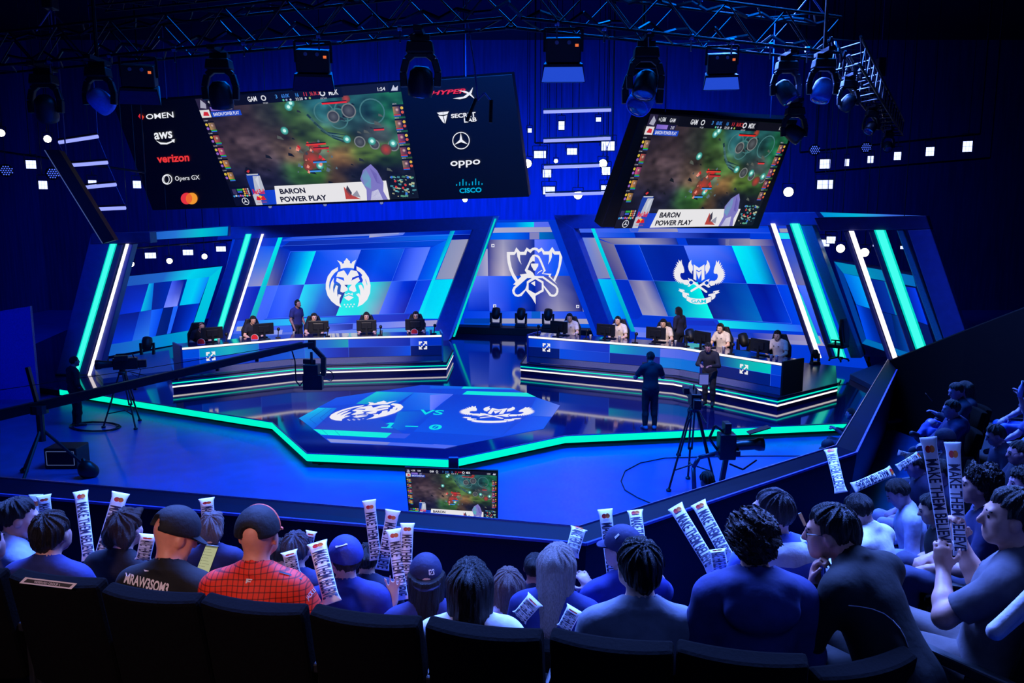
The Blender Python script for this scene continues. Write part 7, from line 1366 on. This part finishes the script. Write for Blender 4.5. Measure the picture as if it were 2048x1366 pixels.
# the reserved notice lies on the seat's top edge
e = empty('reserved_notice', W(100, 1166, zA + .875), 'black notice with white border reading RESERVED GROUP 1 on a seat back', 'notice'); pn = Pl(W(100, 1166, zA + .885), (0, -.9, .5)); zq = Z(0, 900, 2.93)
b = MB(); slab(b, pn, zq([(148, 745), (452, 782), (418, 816), (112, 780)]), .004, .004); b.build('card', mat('card_black', (14, 13, 22), .6, noise=0), e); b = MB(); o4 = zq([(148, 745), (452, 782), (418, 816), (112, 780)]); i4 = zq([(160, 755), (428, 787), (405, 806), (136, 775)]); P4 = [pn.at(*q, .006) for q in o4]; I4 = [pn.at(*q, .006) for q in i4]
for i in range(4): b.quad(P4[i], P4[(i + 1) % 4], I4[(i + 1) % 4], I4[i])
b.build('border', mat('card_white', (215, 205, 215), .6, noise=0), e); b = MB(); b.text('RESERVED GROUP 1', bil([pn.at(*q, .006) for q in zq([(204, 766), (352, 783), (349, 797), (200, 778)])]), None, .01); b.build('lettering', mat('card_white'), e)
# seats under everyone else in the stands
for key, t in (('denim', 'under the denim jacket'), ('clap', 'under the person between two clappers'), ('kid', 'under the fair haired child in front'), ('grey', 'under the greying hair'), ('bcap', 'under the blue cap'), ('hcap', 'under the cap with the badge'), ('child', 'under the child in pale jacket'), ('fair', 'under the long pale hair'), ('twin', 'under the raised pair of clappers'), ('thin', 'under the white hood'), ('curl', 'under the curly haired profile'), ('phone', 'under the phone reader'), ('navyh', 'under the navy hoodie'), ('dcap', 'under the dark cap of the right stand'), ('look', 'under the white sleeves'), ('black', 'under the black printed shirt'), ('dbun', 'under the dark hair in front'), ('crop', 'under the cropped hair'), ('cream', 'under the cream shirt'), ('teal', 'under the green top'), ('bowh', 'under the bow behind the phone reader'), ('e0', 'under the raised bottle'), ('e1', 'under the bare forearm at the right edge'), ('e2', 'under the pale sleeve at the right edge'), ('e3', 'under the light trousers at the right edge'), ('e4', 'under the glasses at the right edge'), ('e5', 'under the dark wavy hair at the right edge'), ('f0', 'under the pale outstretched trousers'), ('f1', 'set low between the jeans'), ('f2', 'behind the two tall clappers'), ('left', 'at the far left edge'), ('gtee2', '')):
    if key == 'gtee2': continue
    o, inf = PEOPLE[key]; r = inf['root']; kk = inf['k']; seat(Vector((r.x, r.y, r.z - .525 * kk)) + Matrix.Rotation(o.rotation_euler.z, 3, 'Z') @ Vector((0, -.04, 0)), o.rotation_euler.z, 'dark theatre seat ' + t, 'theatre seats further forward', kk)
# ================================================================ broadcast cameras, boom crane, cables
m_cam = mat('camera_black', (18, 19, 28), .4, noise=.1); m_glass = mat('lens_glass', (30, 50, 120), .05, coat=1); m_carb = mat('tripod_carbon', (22, 24, 36), .45)
def tripod_camera(p, yaw, hgt, label, k=1.0, mon=False):
    """Three legs on a spreader, fluid head with pan bar, camera body, lens, viewfinder."""
    e = empty('broadcast_camera', p, label, 'camera', None, yaw); T = locmat(p, yaw); h = hgt - .12
    for i in range(3):
        a = math.pi / 2 + i * 2 * math.pi / 3; f = Vector((.5 * math.cos(a), .5 * math.sin(a), 0)); t = Vector((.07 * math.cos(a), .07 * math.sin(a), h)); m = t.lerp(f, .55); sd = Vector((-math.sin(a), math.cos(a), 0)) * .03
        b = MB(T); b.tube(t + sd, m + sd, .018, 6); b.tube(t - sd, m - sd, .018, 6); b.tube(m, f + UP * .03, .02, 6); b.beam(m - sd * 1.4, m + sd * 1.4, .05, .04); lg = b.build('leg', m_carb, e); b = MB(T); b.lathe(f, [(0, 0), (.045, 0), (.05, .03), (.03, .05), (0, .05)], 10); b.build('rubber_foot', m_cam, lg)
    b = MB(T); c = Vector((0, 0, h * .3)); [b.tube(c, Vector((.37 * math.cos(a), .37 * math.sin(a), h * .26)), .014, 5) for a in [math.pi / 2 + i * 2 * math.pi / 3 for i in range(3)]]; b.build('spreader', m_carb, e)
    b = MB(T); b.lathe((0, 0, h - .03), [(0, 0), (.09, 0), (.1, .05), (.07, .09), (.07, .13), (0, .13)], 14); b.build('fluid_head', m_cam, e); b = MB(T); b.tube((.05, -.05, h + .05), (.16, -.5, h - .12), .012, 6); b.build('pan_bar', m_cam, e)
    z = h + .1; b = MB(T); b.box((-.07 * k, -.26 * k, z), (.07 * k, .14 * k, z + .2 * k)); b.box((-.05 * k, -.4 * k, z + .02), (.05 * k, -.26 * k, z + .15 * k)); b.build('body', m_cam, e, bevel=.012)
    b = MB(T); b.lathe((0, .14 * k, z + .1 * k), [(.055 * k, 0), (.06 * k, .1), (.07 * k, .24), (.085 * k, .3), (.085 * k, .38), (.07 * k, .38), (.06 * k, .3)], 16, (0, 1, 0)); ln = b.build('lens', m_cam, e, smooth=True); b = MB(T); b.lathe((0, .14 * k, z + .1 * k), [(.072 * k, .35), (0, .36)], 16, (0, 1, 0)); b.build('front_glass', m_glass, ln)
    b = MB(T); b.path([(0, .1 * k, z + .2 * k), (0, .08 * k, z + .27 * k), (0, -.18 * k, z + .27 * k), (0, -.2 * k, z + .2 * k)], .014, 6); b.build('top_handle', m_cam, e); b = MB(T); b.box((-.16 * k, -.12 * k, z + .17 * k), (-.08 * k, .1 * k, z + .26 * k)); b.build('viewfinder', m_cam, e, bevel=.01)
    b = MB(T); b.path([(-.07, -.3, z + .1), (-.16, -.42, z), (-.13, -.36, z - .2), (-.04, -.2, z - .12)], .008, 5); b.build('cable', m_cam, e); b = MB(T); b.path([(.07, -.25, z + .12), (.15, -.1, z + .02), (.09, .05, z + .02)], .007, 5); b.build('cable', m_cam, e)
    if mon: b = MB(T); b.box((.06, -.1, z + .3 * k), (.24, -.07, z + .46 * k)); mo = b.build('monitor', m_cam, e, bevel=.005); b = MB(T); b.box((.07, -.105, z + .31 * k), (.23, -.1, z + .45 * k)); b.build('display', mat('small_display', (120, 130, 235), emit=.6), mo)
    return e
p = W(253, 852, -.3); tripod_camera(p, 1.9, 1.42, 'broadcast camera on a black tripod beyond the boom crane, stage left', 1.35)
p = W(1382, 975, -.3); tripod_camera(p, -.1, 1.6, 'broadcast camera with a lit monitor on a tripod beside the stage, right', 1.3, True)
# low gimbal rig right of the tripod
p = W(1452, 985, -.3); e = empty('gimbal_rig', p, 'black camera rig with long lens on a curved arm, above the barrier at right', 'camera'); d = lambda x, y, z: Vector((x, y, z)); TG = Matrix.Translation(p) @ Matrix.Scale(1.18, 4)
b = MB(TG); b.path([d(-.5, -.05, 0), d(-.52, 0, .4), d(-.44, 0, .56), d(-.2, 0, .62), d(.05, 0, .7)], .035, 8); b.build('curved_arm', mat('grey_arm', (70, 74, 100), .35, .6), e, smooth=True)
b = MB(TG); b.box((-.15, -.12, .55), (.1, .12, .95)); b.build('body', m_cam, e, bevel=.02); b = MB(TG); b.box((-.08, -.1, .96), (.02, .1, 1.12)); b.box((.08, -.14, .62), (.16, .14, .7)); b.build('battery', m_cam, e, bevel=.01)
b = MB(TG); b.lathe(d(.1, 0, .75), [(.06, 0), (.08, .1), (.08, .3), (.105, .36), (.105, .44), (.09, .44)], 14, (1, 0, .06)); b.build('lens', m_cam, e, smooth=True); b = MB(TG); b.path([d(-.1, .05, .6), d(-.28, .05, .85), d(-.2, .05, 1.05), d(-.05, .05, .95)], .02, 6); b.build('cable', m_cam, e); b = MB(TG); b.path([d(.0, -.13, .5), d(.2, -.16, .42), d(.42, -.1, .55)], .015, 5); b.build('cable', m_cam, e)
b = MB(TG); b.beam(d(.3, 0, .95), d(.62, .0, 1.05), .16, .015); b.build('matte_flag', m_cam, e); b = MB(TG); b.beam(d(-.1, 0, .0), d(-.02, 0, .56), .07, .07); b.beam(d(-.5, 0, .02), d(.4, .1, .02), .08, .04); b.build('base', m_cam, e)
pts = [W(x, y, -.29) for x, y in ((1700, 908), (1600, 912), (1500, 912), (1400, 914), (1330, 916), (1280, 926), (1250, 942), (1242, 962), (1250, 980), (1275, 995), (1310, 1010))]
b = MB(); b.path(pts, .012, 5); tag(b.build('floor_cable', mat('cable_rubber', (10, 12, 26), .5)), 'thin dark cable looping over the blue floor at right', 'cable')
b = MB(); b.path([W(150 + 52 * math.cos(a) * r + 40, 853 + 10 * math.sin(a) * r, -.285 + .01 * j) for j, r in enumerate((1, .86, .94)) for a in [i * .42 for i in range(16)]], .012, 5); tag(b.build('floor_cable', mat('cable_rubber')), 'coiled cable on the floor beside the left tripod', 'cable')
# boom crane
bx = W(92, 946, -.3); f0 = math.sqrt(bx.x ** 2 + bx.y ** 2); piv = CAMP + ray(78, 812) * 15.2; tip = CAMP + ray(606, 690) * 16.6; tail = piv + (piv - tip) * .2
bx = Vector((piv.x, piv.y, -.3)); e = empty('camera_crane', bx, 'long black boom crane reaching from the left edge across the left desk', 'crane')
b = MB(); d = (tip - tail); n = Vector((-d.y, d.x, 0)).normalized(); u = n.cross(d.normalized())
b.hexa([tail + n * .09 + u * .1, tail - n * .09 + u * .1, tail - n * .09 - u * .1, tail + n * .09 - u * .1], [tip + n * .05 + u * .06, tip - n * .05 + u * .06, tip - n * .05 - u * .07, tip + n * .05 - u * .07]); b.build('boom', m_cam, e, bevel=.015)
b = MB(); mid = tail.lerp(tip, .5) + UP * .25; b.tube(tail + UP * .5, mid, .008, 4); b.tube(mid, tip + UP * .05, .008, 4); b.build('tension_cable', m_cam, e)
for i in range(4): q = tail.lerp(tip, .45 + .13 * i) + u * .1; b = MB(); b.box((q.x - .03, q.y - .03, q.z - .02), (q.x + .03, q.y + .03, q.z + .08)); b.build('cable_clip', m_cam, e)
b = MB(); b.beam(piv + UP * -.1, piv + UP * .75 + Vector((-.15, 0, 0)), .08, .06); b.build('mast', m_cam, e)
b = MB(); b.tube(Vector((piv.x, piv.y, .45)), piv, .07, 10); b.lathe(piv, [(0, -.16), (.16, -.14), (.16, .02), (0, .04)], 12); b.build('pivot_post', m_cam, e)
for i in range(3):
    a = .5 + i * 2 * math.pi / 3; f = bx + Vector((.75 * math.cos(a), .75 * math.sin(a), 0)); b = MB(); b.tube(Vector((piv.x, piv.y, .7)), f + UP * .08, .03, 7); lg = b.build('leg', m_carb, e); b = MB(); b.lathe(f + UP * .0, [(0, 0), (.07, 0), (.08, .06), (.04, .1), (0, .1)], 10); b.build('wheel', m_cam, lg)
b = MB(); b.box((tail.x - .25, tail.y - .2, tail.z - .35), (tail.x + .2, tail.y + .25, tail.z + .15)); b.build('counterweight', m_cam, e, bevel=.03)
hd_ = lambda x, y: CAMP + ray(x, y) * 16.6
b = MB(); b.beam(tip - d.normalized() * .1, hd_(628, 688), .1, .09); b.beam(hd_(624, 680), hd_(624, 698), .15, .1, (0, 1, 0)); b.beam(hd_(626, 694), hd_(647, 716), .09, .08, (0, 1, 0)); b.beam(hd_(647, 714), hd_(647, 752), .1, .09, (0, 1, 0)); b.build('remote_arm', m_cam, e, bevel=.01)
b = MB(); c = hd_(624, 740); b.box((c.x - .16, c.y - .1, c.z - .12), (c.x + .14, c.y + .12, c.z + .12)); b.tube(c + UP * .12, c + UP * .38, .03, 8); b.beam(c + Vector((-.18, 0, .18)), c + Vector((.08, 0, .17)), .1, .03, (0, 1, 0)); b.build('camera_body', m_cam, e, bevel=.015)
b = MB(); b.lathe(c + Vector((.0, .1, 0)), [(.07, 0), (.08, .25), (.1, .3), (0, .3)], 12, (.3, 1, -.1)); b.build('lens', m_cam, e, smooth=True)
b = MB(); c2 = hd_(626, 764); b.box((c2.x - .2, c2.y - .06, c2.z - .16), (c2.x + .2, c2.y + .1, c2.z + .15)); b.build('control_box', m_cam, e, bevel=.01)
b = MB(); b.path([hd_(*q) for q in ((584, 702), (590, 722), (591, 745), (592, 762), (600, 772), (607, 762))], .014, 5); b.build('cable', m_cam, e); b = MB(); b.path([hd_(*q) for q in ((652, 738), (664, 745), (668, 755), (662, 762), (650, 758))], .01, 5); b.build('cable', m_cam, e)
# things at the foot of the crane
q = W(120, 938, -.3); e = empty('flight_case', q, 'dark flight case with a pale outlined plate under the crane', 'case'); b = MB(); b.box((q.x - .3, q.y, -.3), (q.x + .35, q.y + .5, .12)); b.build('case', m_cam, e, bevel=.02); b = MB(); [b.beam(Vector((q.x + x0, q.y - .005, z0)), Vector((q.x + x1, q.y - .005, z1)), .01, .012, (0, 1, 0)) for x0, z0, x1, z1 in ((-.25, -.22, .3, -.22), (-.25, .06, .3, .06), (-.25, -.22, -.25, .06), (.3, -.22, .3, .06))]; b.build('plate_outline', mat('pale_edge'), e)
q = W(175, 955, -.3); v, f_ = sdf_mesh([E_((0, 0, .16), (.17, .14, .18)), E_((.09, .03, .12), (.12, .12, .14)), C((-.03, 0, .3), (-.06, 0, .36), .035)], .02); o = np_obj('equipment_bag', v, f_, m_cam); o.location = q; tag(o, 'small black bag on the floor beside the crane', 'bag')
q = W(40, 800, -.3); b = MB(); b.hexa([q + Vector((-1.4, 0, 0)), q + Vector((.45, .1, 0)), q + Vector((.45, .1, 2.6)), q + Vector((-1.4, 0, 2.3))], [v_ + Vector((0, .1, 0)) for v_ in (q + Vector((-1.4, 0, 0)), q + Vector((.45, .1, 0)), q + Vector((.45, .1, 2.6)), q + Vector((-1.4, 0, 2.3)))]); tag(b.build('partition_panel', mat('blue_panel', (60, 80, 210), .6)), 'plain blue panel standing at the left edge behind the crane', 'panel')
# ================================================================ inflatable clappers
m_clap = mat('clapper_white', (232, 234, 245), .35, noise=.04); m_ink = mat('clapper_ink', (16, 18, 62), .5, noise=0)
def clapper_parts():
    L, w, d = .62, .052, .04; v = []; n = 24; zs = (0, .015, .06, .12, .3, .5, .57, .605, .62); ws = (1.15, 1.1, .96, .94, .97, 1.0, 1.05, 1.2, 1.25); ds = (.1, .3, .8, 1, 1, 1, .8, .3, .1)
    b = MB()
    for z, a, c in zip(zs, ws, ds):
        for i in range(n): t = 2 * math.pi * i / n; x, y = math.cos(t), math.sin(t); sq = lambda q: math.copysign(abs(q) ** .62, q); v.append((sq(x) * w * a, sq(y) * d * c, z))
    b.add(v, [(j * n + i, j * n + (i + 1) % n, (j + 1) * n + (i + 1) % n, (j + 1) * n + i) for j in range(len(zs) - 1) for i in range(n)] + [tuple(range(n - 1, -1, -1)), tuple((len(zs) - 1) * n + i for i in range(n))])
    return b, L, w, d
def on_clap(u, v, z0, z1, w, d, half=.86): x = (v - .5) * 2 * half; t = math.acos(max(-1, min(1, math.copysign(abs(x) ** (1 / .62), x)))); return (x * w, -d * abs(math.sin(t)) ** .62 - .0012, z0 + (z1 - z0) * u)
CL0 = []
def clapper(tipp, basep, f, label, grp='white inflatable clappers in the stands', fb=None, flip=1, wide=1.0):
    """Stick from base (held) to tip, its printed face turned to the eye."""
    if not CL0:
        e = empty('clapper', (0, 0, 0)); b, L, w, d = clapper_parts(); b.build('stick', m_clap, e, smooth=True)
        fs = MB(); fs.text('MAKE THEM BELIEVE', lambda u, v: (u, v, 0), None, .02) 
        bm = bmesh.new(); m0 = bpy.data.meshes.new('t'); m0.from_pydata(fs.v, [], fs.f); bm.from_mesh(m0); bmesh.ops.triangulate(bm, faces=bm.faces); bmesh.ops.subdivide_edges(bm, edges=[g for g in bm.edges if abs(g.verts[0].co.y - g.verts[1].co.y) > .12], cuts=4, use_grid_fill=True); bmesh.ops.triangulate(bm, faces=bm.faces); bm.verts.index_update(); me = MB(); me.add([tuple(v.co) for v in bm.verts], [tuple(v.index for v in f.verts) for f in bm.faces]); bm.free(); bpy.data.meshes.remove(m0)
        bb = MB(); bb.add([on_clap(u, 1 - v, .5, .03, w, d) for u, v, _ in me.v], me.f); o = bb.build('lettering', m_ink, e)
        for s_, c in ((-.014, (222, 40, 40)), (.014, (236, 120, 40))): bb = MB(); bb.add([on_clap(0, .5 + (s_ + .02 * math.cos(a) * 1) / w / 1.72, .555 + .02 * math.sin(a), 0, w, d) for a in [i * .393 for i in range(16)]], [tuple(range(16))]); bb.build('circle_mark', mat('mark_%d' % c[0], c, .4, noise=0), e)
        CL0.append(e)
    e = CL0[0]
    if e.get('label'): e = copy_tree(e)
    t = Q(*tipp, f); q = Q(*basep, fb or f); z = (t - q); L = z.length; z.normalize(); y = (q - CAMP).normalized() * flip; x = y.cross(z).normalized(); y = z.cross(x)
    k = L / .62; M_ = Matrix((x, y, z)).transposed().to_4x4(); e.matrix_basis = Matrix.Translation(q) @ M_ @ Matrix.Diagonal((wide, wide, k, 1)); return tag(e, label, 'clapper', grp)
for tp, bp, f, fb, w_, t in (((87, 990), (98, 1075), 5.6, None, .75, 'showing only its marked tip behind the tied hair'), ((72, 989), (60, 1150), 5.7, None, .7, 'at far left, mostly behind the tied hair'), ((161, 982), (178, 1120), 5.3, 5.1, .72, 'upright left of the brown haired person'), ((242, 985), (197, 1132), 5.2, 5.05, .85, 'leaning right beside the brown haired person'), ((413, 996), (420, 1075), 6.0, None, .9, 'rising behind the fair haired child'),
        ((297, 1068), (286, 1120), 4.7, None, .8, 'short piece before the black capped man'), ((738, 1000), (752, 1120), 5.5, None, .75, 'tall one behind the dark bun'), ((786, 1020), (764, 1140), 5.2, None, .78, 'second from the left over the dark bun'), ((787, 1058), (804, 1200), 4.9, 4.75, .74, 'left of the crossing pair beside the raised hand'), ((815, 1046), (811, 1170), 4.9, 4.8, .7, 'right of the crossing pair beside the raised hand'), ((634, 1084), (664, 1206), 4.3, 4.1, .85, 'held by the man in the red jersey'), ((623, 1062), (612, 1110), 5.4, None, .6, 'small tip behind the greying hair'), ((578, 1102), (588, 1150), 4.9, None, .8, 'short white end beside the red jersey'),
        ((1158, 1056), (1142, 1112), 4.75, 4.6, .8, 'held by the person with long pale hair'), ((1210, 1018), (1229, 1176), 5.0, 4.8, .75, 'left one raised over the dark cap'), ((1270, 1020), (1284, 1125), 5.0, 4.75, .78, 'right one raised over the dark cap'), ((1071, 1198), (1038, 1236), 4.1, None, .8, 'lying before the long pale hair'), ((1350, 1012), (1428, 1140), 4.8, 4.45, .76, 'left of the leaning pair near the navy hoodie'), ((1396, 1005), (1458, 1120), 4.8, 4.5, .76, 'right of the leaning pair near the navy hoodie'), ((1434, 1098), (1442, 1142), 4.4, 4.35, .82, 'short end beside the navy hoodie'), ((1150, 1216), (1128, 1258), 3.9, None, .7, 'end resting behind the heather grey shoulder'),
        ((1661, 898), (1682, 985), 6.9, 6.45, .86, 'upright in the hands of the cream shirt'), ((1856, 874), (1893, 1100), 3.65, 3.6, .56, 'left of the two tall ones at right'), ((1905, 884), (1922, 1112), 3.78, 3.74, .56, 'right of the two tall ones at right'), ((1785, 942), (1706, 976), 7.4, 7.0, .85, 'lying across knees at the barrier'), ((1838, 910), (1795, 936), 8.4, 8.2, .7, 'farther one lying across knees'), ((1822, 912), (1796, 905), 9.2, 9.1, .6, 'small far one on a lap behind the tall pair')):
    clapper(tp, bp, f, 'white clapper with dark lettering, ' + t, fb=fb, wide=w_)
# ================================================================ prints on clothes and caps, phones
from mathutils.bvhtree import BVHTree
def decal(o, name, m, par, draw, off=.004):
    """Print laid on the surface of o along the sight lines; draw(b, put)."""
    M_ = wm(o); bv = BVHTree.FromPolygons([M_ @ v.co for v in o.data.vertices], [tuple(p.vertices) for p in o.data.polygons])
    def put(x, y):
        d = ray(x, y).normalized(); h_ = bv.ray_cast(CAMP, d)[0]
        return (h_ - d * off) if h_ is not None else None
    b = MB(); draw(b, put)
    ok = [i for i, v in enumerate(b.v) if v is not None]
    return b.build(name, m, par) if b.v else None
class PutErr(Exception): pass
def quadpx(z, q, put):
    Qz = [Vector((*p, 0)) for p in z(q)]
    def fn(u, v):
        p = Qz[0].lerp(Qz[1], u).lerp(Qz[3].lerp(Qz[2], u), v); r = put(p.x, p.y)
        if r is None: fn.miss += 1; r = fn.last
        fn.last = r; return r
    fn.miss = 0; fn.last = put(*(sum(Qz, Vector()) / 4).xy) or Vector((0, 0, 0)); return fn
def lettering(o, inf_, name, m, z, q, s, bold=.01):
    b0 = []
    def draw(b, put): b.text(s, quadpx(z, q, put), None, bold)
    return decal(o, name, m, inf_, draw)
def shape_print(o, par, name, m, z, loops):
    def draw(b, put):
        for l in loops:
            fn = lambda x, y: put(*z([(x, y)])[0])
            tr = tessellate_polygon([[Vector((x, y, 0)) for x, y in l]]); pts = [fn(x, y) for x, y in l]
            if all(p is not None for p in pts): b.add(pts, [tuple(t) for t in tr])
    return decal(o, name, m, par, draw)
m_print = mat('white_print', (235, 225, 225), .6, noise=0); m_dprint = mat('dark_print', (24, 20, 28), .6, noise=0); k1, k2, k3 = Z(0, 900, 2.93), Z(400, 900, 2.93), Z(800, 900, 2.93)
kid = lambda o, n: next((c for c in o.children if c.name.split('.')[0] == n), o)
o, inf = PEOPLE['mraw']; cl = kid(o, 't_shirt'); lettering(cl, cl, 'lettering', m_print, k1, [(736, 716), (994, 784), (976, 846), (724, 778)], 'MRAW3SOM3', .03); shape_print(cl, cl, 'collar_mark', m_print, k1, [[(843, 701), (872, 707), (870, 711), (848, 712)]])
o, inf = PEOPLE['red']; cl = kid(o, 'jersey'); shape_print(cl, cl, 'jersey_mark', m_print, k2, [[(272, 753), (308, 757), (304, 764), (285, 762), (282, 768), (300, 770), (298, 775), (279, 774), (272, 782), (266, 781)]])
shape_print(cl, cl, 'sleeve_patch', m_dprint, k2, [[(630, 815), (650, 772), (700, 850), (668, 888), (624, 866)]]); lettering(cl, cl, 'lettering', m_print, k2, [(618, 862), (664, 806), (684, 832), (638, 888)], 'JACK LI', .01); shape_print(cl, cl, 'shoulder_stripe', m_dprint, k2, [[(470, 708), (520, 722), (516, 732), (466, 718)], [(520, 722), (600, 752), (596, 760), (516, 732)]])
cp = kid(o, 'cap'); lettering(cp, cp, 'lettering', m_print, k2, [(307, 536), (384, 538), (384, 555), (306, 552)], 'FNATIC', .03)
o, inf = PEOPLE['specs']; cl = kid(o, 'sweater'); bv_ = BVHTree.FromPolygons([wm(cl) @ v.co for v in cl.data.vertices], [tuple(p.vertices) for p in cl.data.polygons]); pp = [(1697, 1211), (1720, 1213), (1745, 1218), (1768, 1227), (1785, 1240), (1800, 1257), (1810, 1275), (1817, 1294)]
hh_ = [bv_.ray_cast(CAMP, ray(*q).normalized())[0] for q in pp]; hh_ = [h_ for h_ in hh_ if h_ is not None]; b = MB(); b.path([h_ - (h_ - CAMP).normalized() * .003 for h_ in hh_], .0022, 5); b.build('pale_line', mat('pale_line_cloth', (215, 205, 210), .5), cl)  # thin pale line run down the back of the sweater
o, inf = PEOPLE['hcap']; cp = kid(o, 'cap'); shape_print(cp, cp, 'badge', m_print, k3, [[(167, 703), (180, 699), (183, 706), (173, 711), (176, 722), (170, 724)], [(183, 729), (196, 725), (193, 712), (199, 710), (203, 729), (186, 735)], [(183, 699), (198, 697), (201, 710), (195, 704), (185, 713), (181, 709), (190, 702)], [(168, 727), (170, 715), (176, 722), (184, 714), (188, 718), (178, 727), (184, 731), (172, 735)]])
o, inf = PEOPLE['bcap']; cp = kid(o, 'cap'); shape_print(cp, cp, 'cap_mark', m_print, k2, [[(792, 563), (862, 546), (866, 554), (830, 562), (795, 574)]])
o, inf = PEOPLE['twin']; cp = kid(o, 'cap'); shape_print(cp, cp, 'cap_mark', m_print, k3, [[(1256, 510), (1280, 488), (1286, 498), (1262, 522)]])
def phone(q, z, f, label, scr):
    P4 = [Q(*p, f) for p in z(q)]; n = (P4[1] - P4[0]).cross(P4[3] - P4[0]).normalized(); n = n if n.dot(CAMP - P4[0]) > 0 else -n; c = sum(P4, Vector()) / 4
    e = empty('smartphone', c, label, 'phone'); b = MB(); b.hexa(P4, [p - n * .009 for p in P4]); b.build('casing', mat('phone_casing', (26, 26, 34), .3), e, bevel=.003)
    I = [c + (p - c) * .94 + n * .0008 for p in P4]; b = MB(); fn = bil(I); b.quad(*I, scr); J = lambda u0, v0, u1, v1, cc: b.quad(*[fn(u, v) + n * .0006 for u, v in ((u0, v0), (u1, v0), (u1, v1), (u0, v1))], cc)
    J(0, 0, 1, .05, mixc(scr, (60, 70, 60), .6))
    for i in range(7): J(.08, .12 + i * .11, .14, .145 + i * .11, (70, 74, 60)); J(.2, .12 + i * .11, .55 + .12 * (i % 3), .135 + i * .11, mixc(scr, (90, 90, 70), .55))
    b.build('display', led('phone_picture', .75), e); return e
phone([(1206, 555), (1282, 564), (1222, 728), (1146, 712)], k1, 4.1, 'phone with a pale list on its screen held by the black capped man', (190, 194, 150))
phone([(1160, 374), (1180, 366), (1212, 440), (1196, 450)], Z(1200, 900, 2.93), 3.7, 'small phone raised before the man with glasses', (90, 80, 110))
p = Q(1858, 792, 11.7); e = empty('smartphone', p, 'phone held up by the person with crossed legs', 'phone'); b = MB(); b.hexa([p + Vector((-.04, 0, .02)), p + Vector((.05, 0, -.08)), p + Vector((.06, .06, -.07)), p + Vector((-.03, .06, .03))], [v_ + Vector((.006, 0, .008)) for v_ in (p + Vector((-.04, 0, .02)), p + Vector((.05, 0, -.08)), p + Vector((.06, .06, -.07)), p + Vector((-.03, .06, .03)))]); b.build('casing', mat('phone_casing'), e)
p = PEOPLE['e0'][1]['wr'][0] + Vector((-.03, -.06, .1)); e = empty('bottle', p, 'clear bottle held up at the right edge', 'bottle'); b = MB(); b.lathe(p, [(0, -.1), (.035, -.1), (.036, .04), (.015, .09), (.015, .12), (0, .12)], 12, (.1, 0, 1)); b.build('body', mat('bottle_plastic', (150, 160, 230), .15), e, smooth=True); b = MB(); b.lathe(p, [(0, .12), (.018, .12), (.018, .145), (0, .145)], 10, (.1, 0, 1)); b.build('screw_cap', m_wh2, e)
v, f_ = sdf_mesh([C((-.13, 0, -.1), (.16, .0, .1), .022, .03), C((-.1, .02, -.12), (.2, .03, .04), .03)], .012); o = np_obj('folded_coat', v, f_, mat('pale_coat', (196, 186, 190), .8, bump=.2)); o.location = Q(2052, 1196, 2.75); o.rotation_euler = (0, 0, .3); tag(o, 'pale folded coat over the seat back at the far right', 'coat')
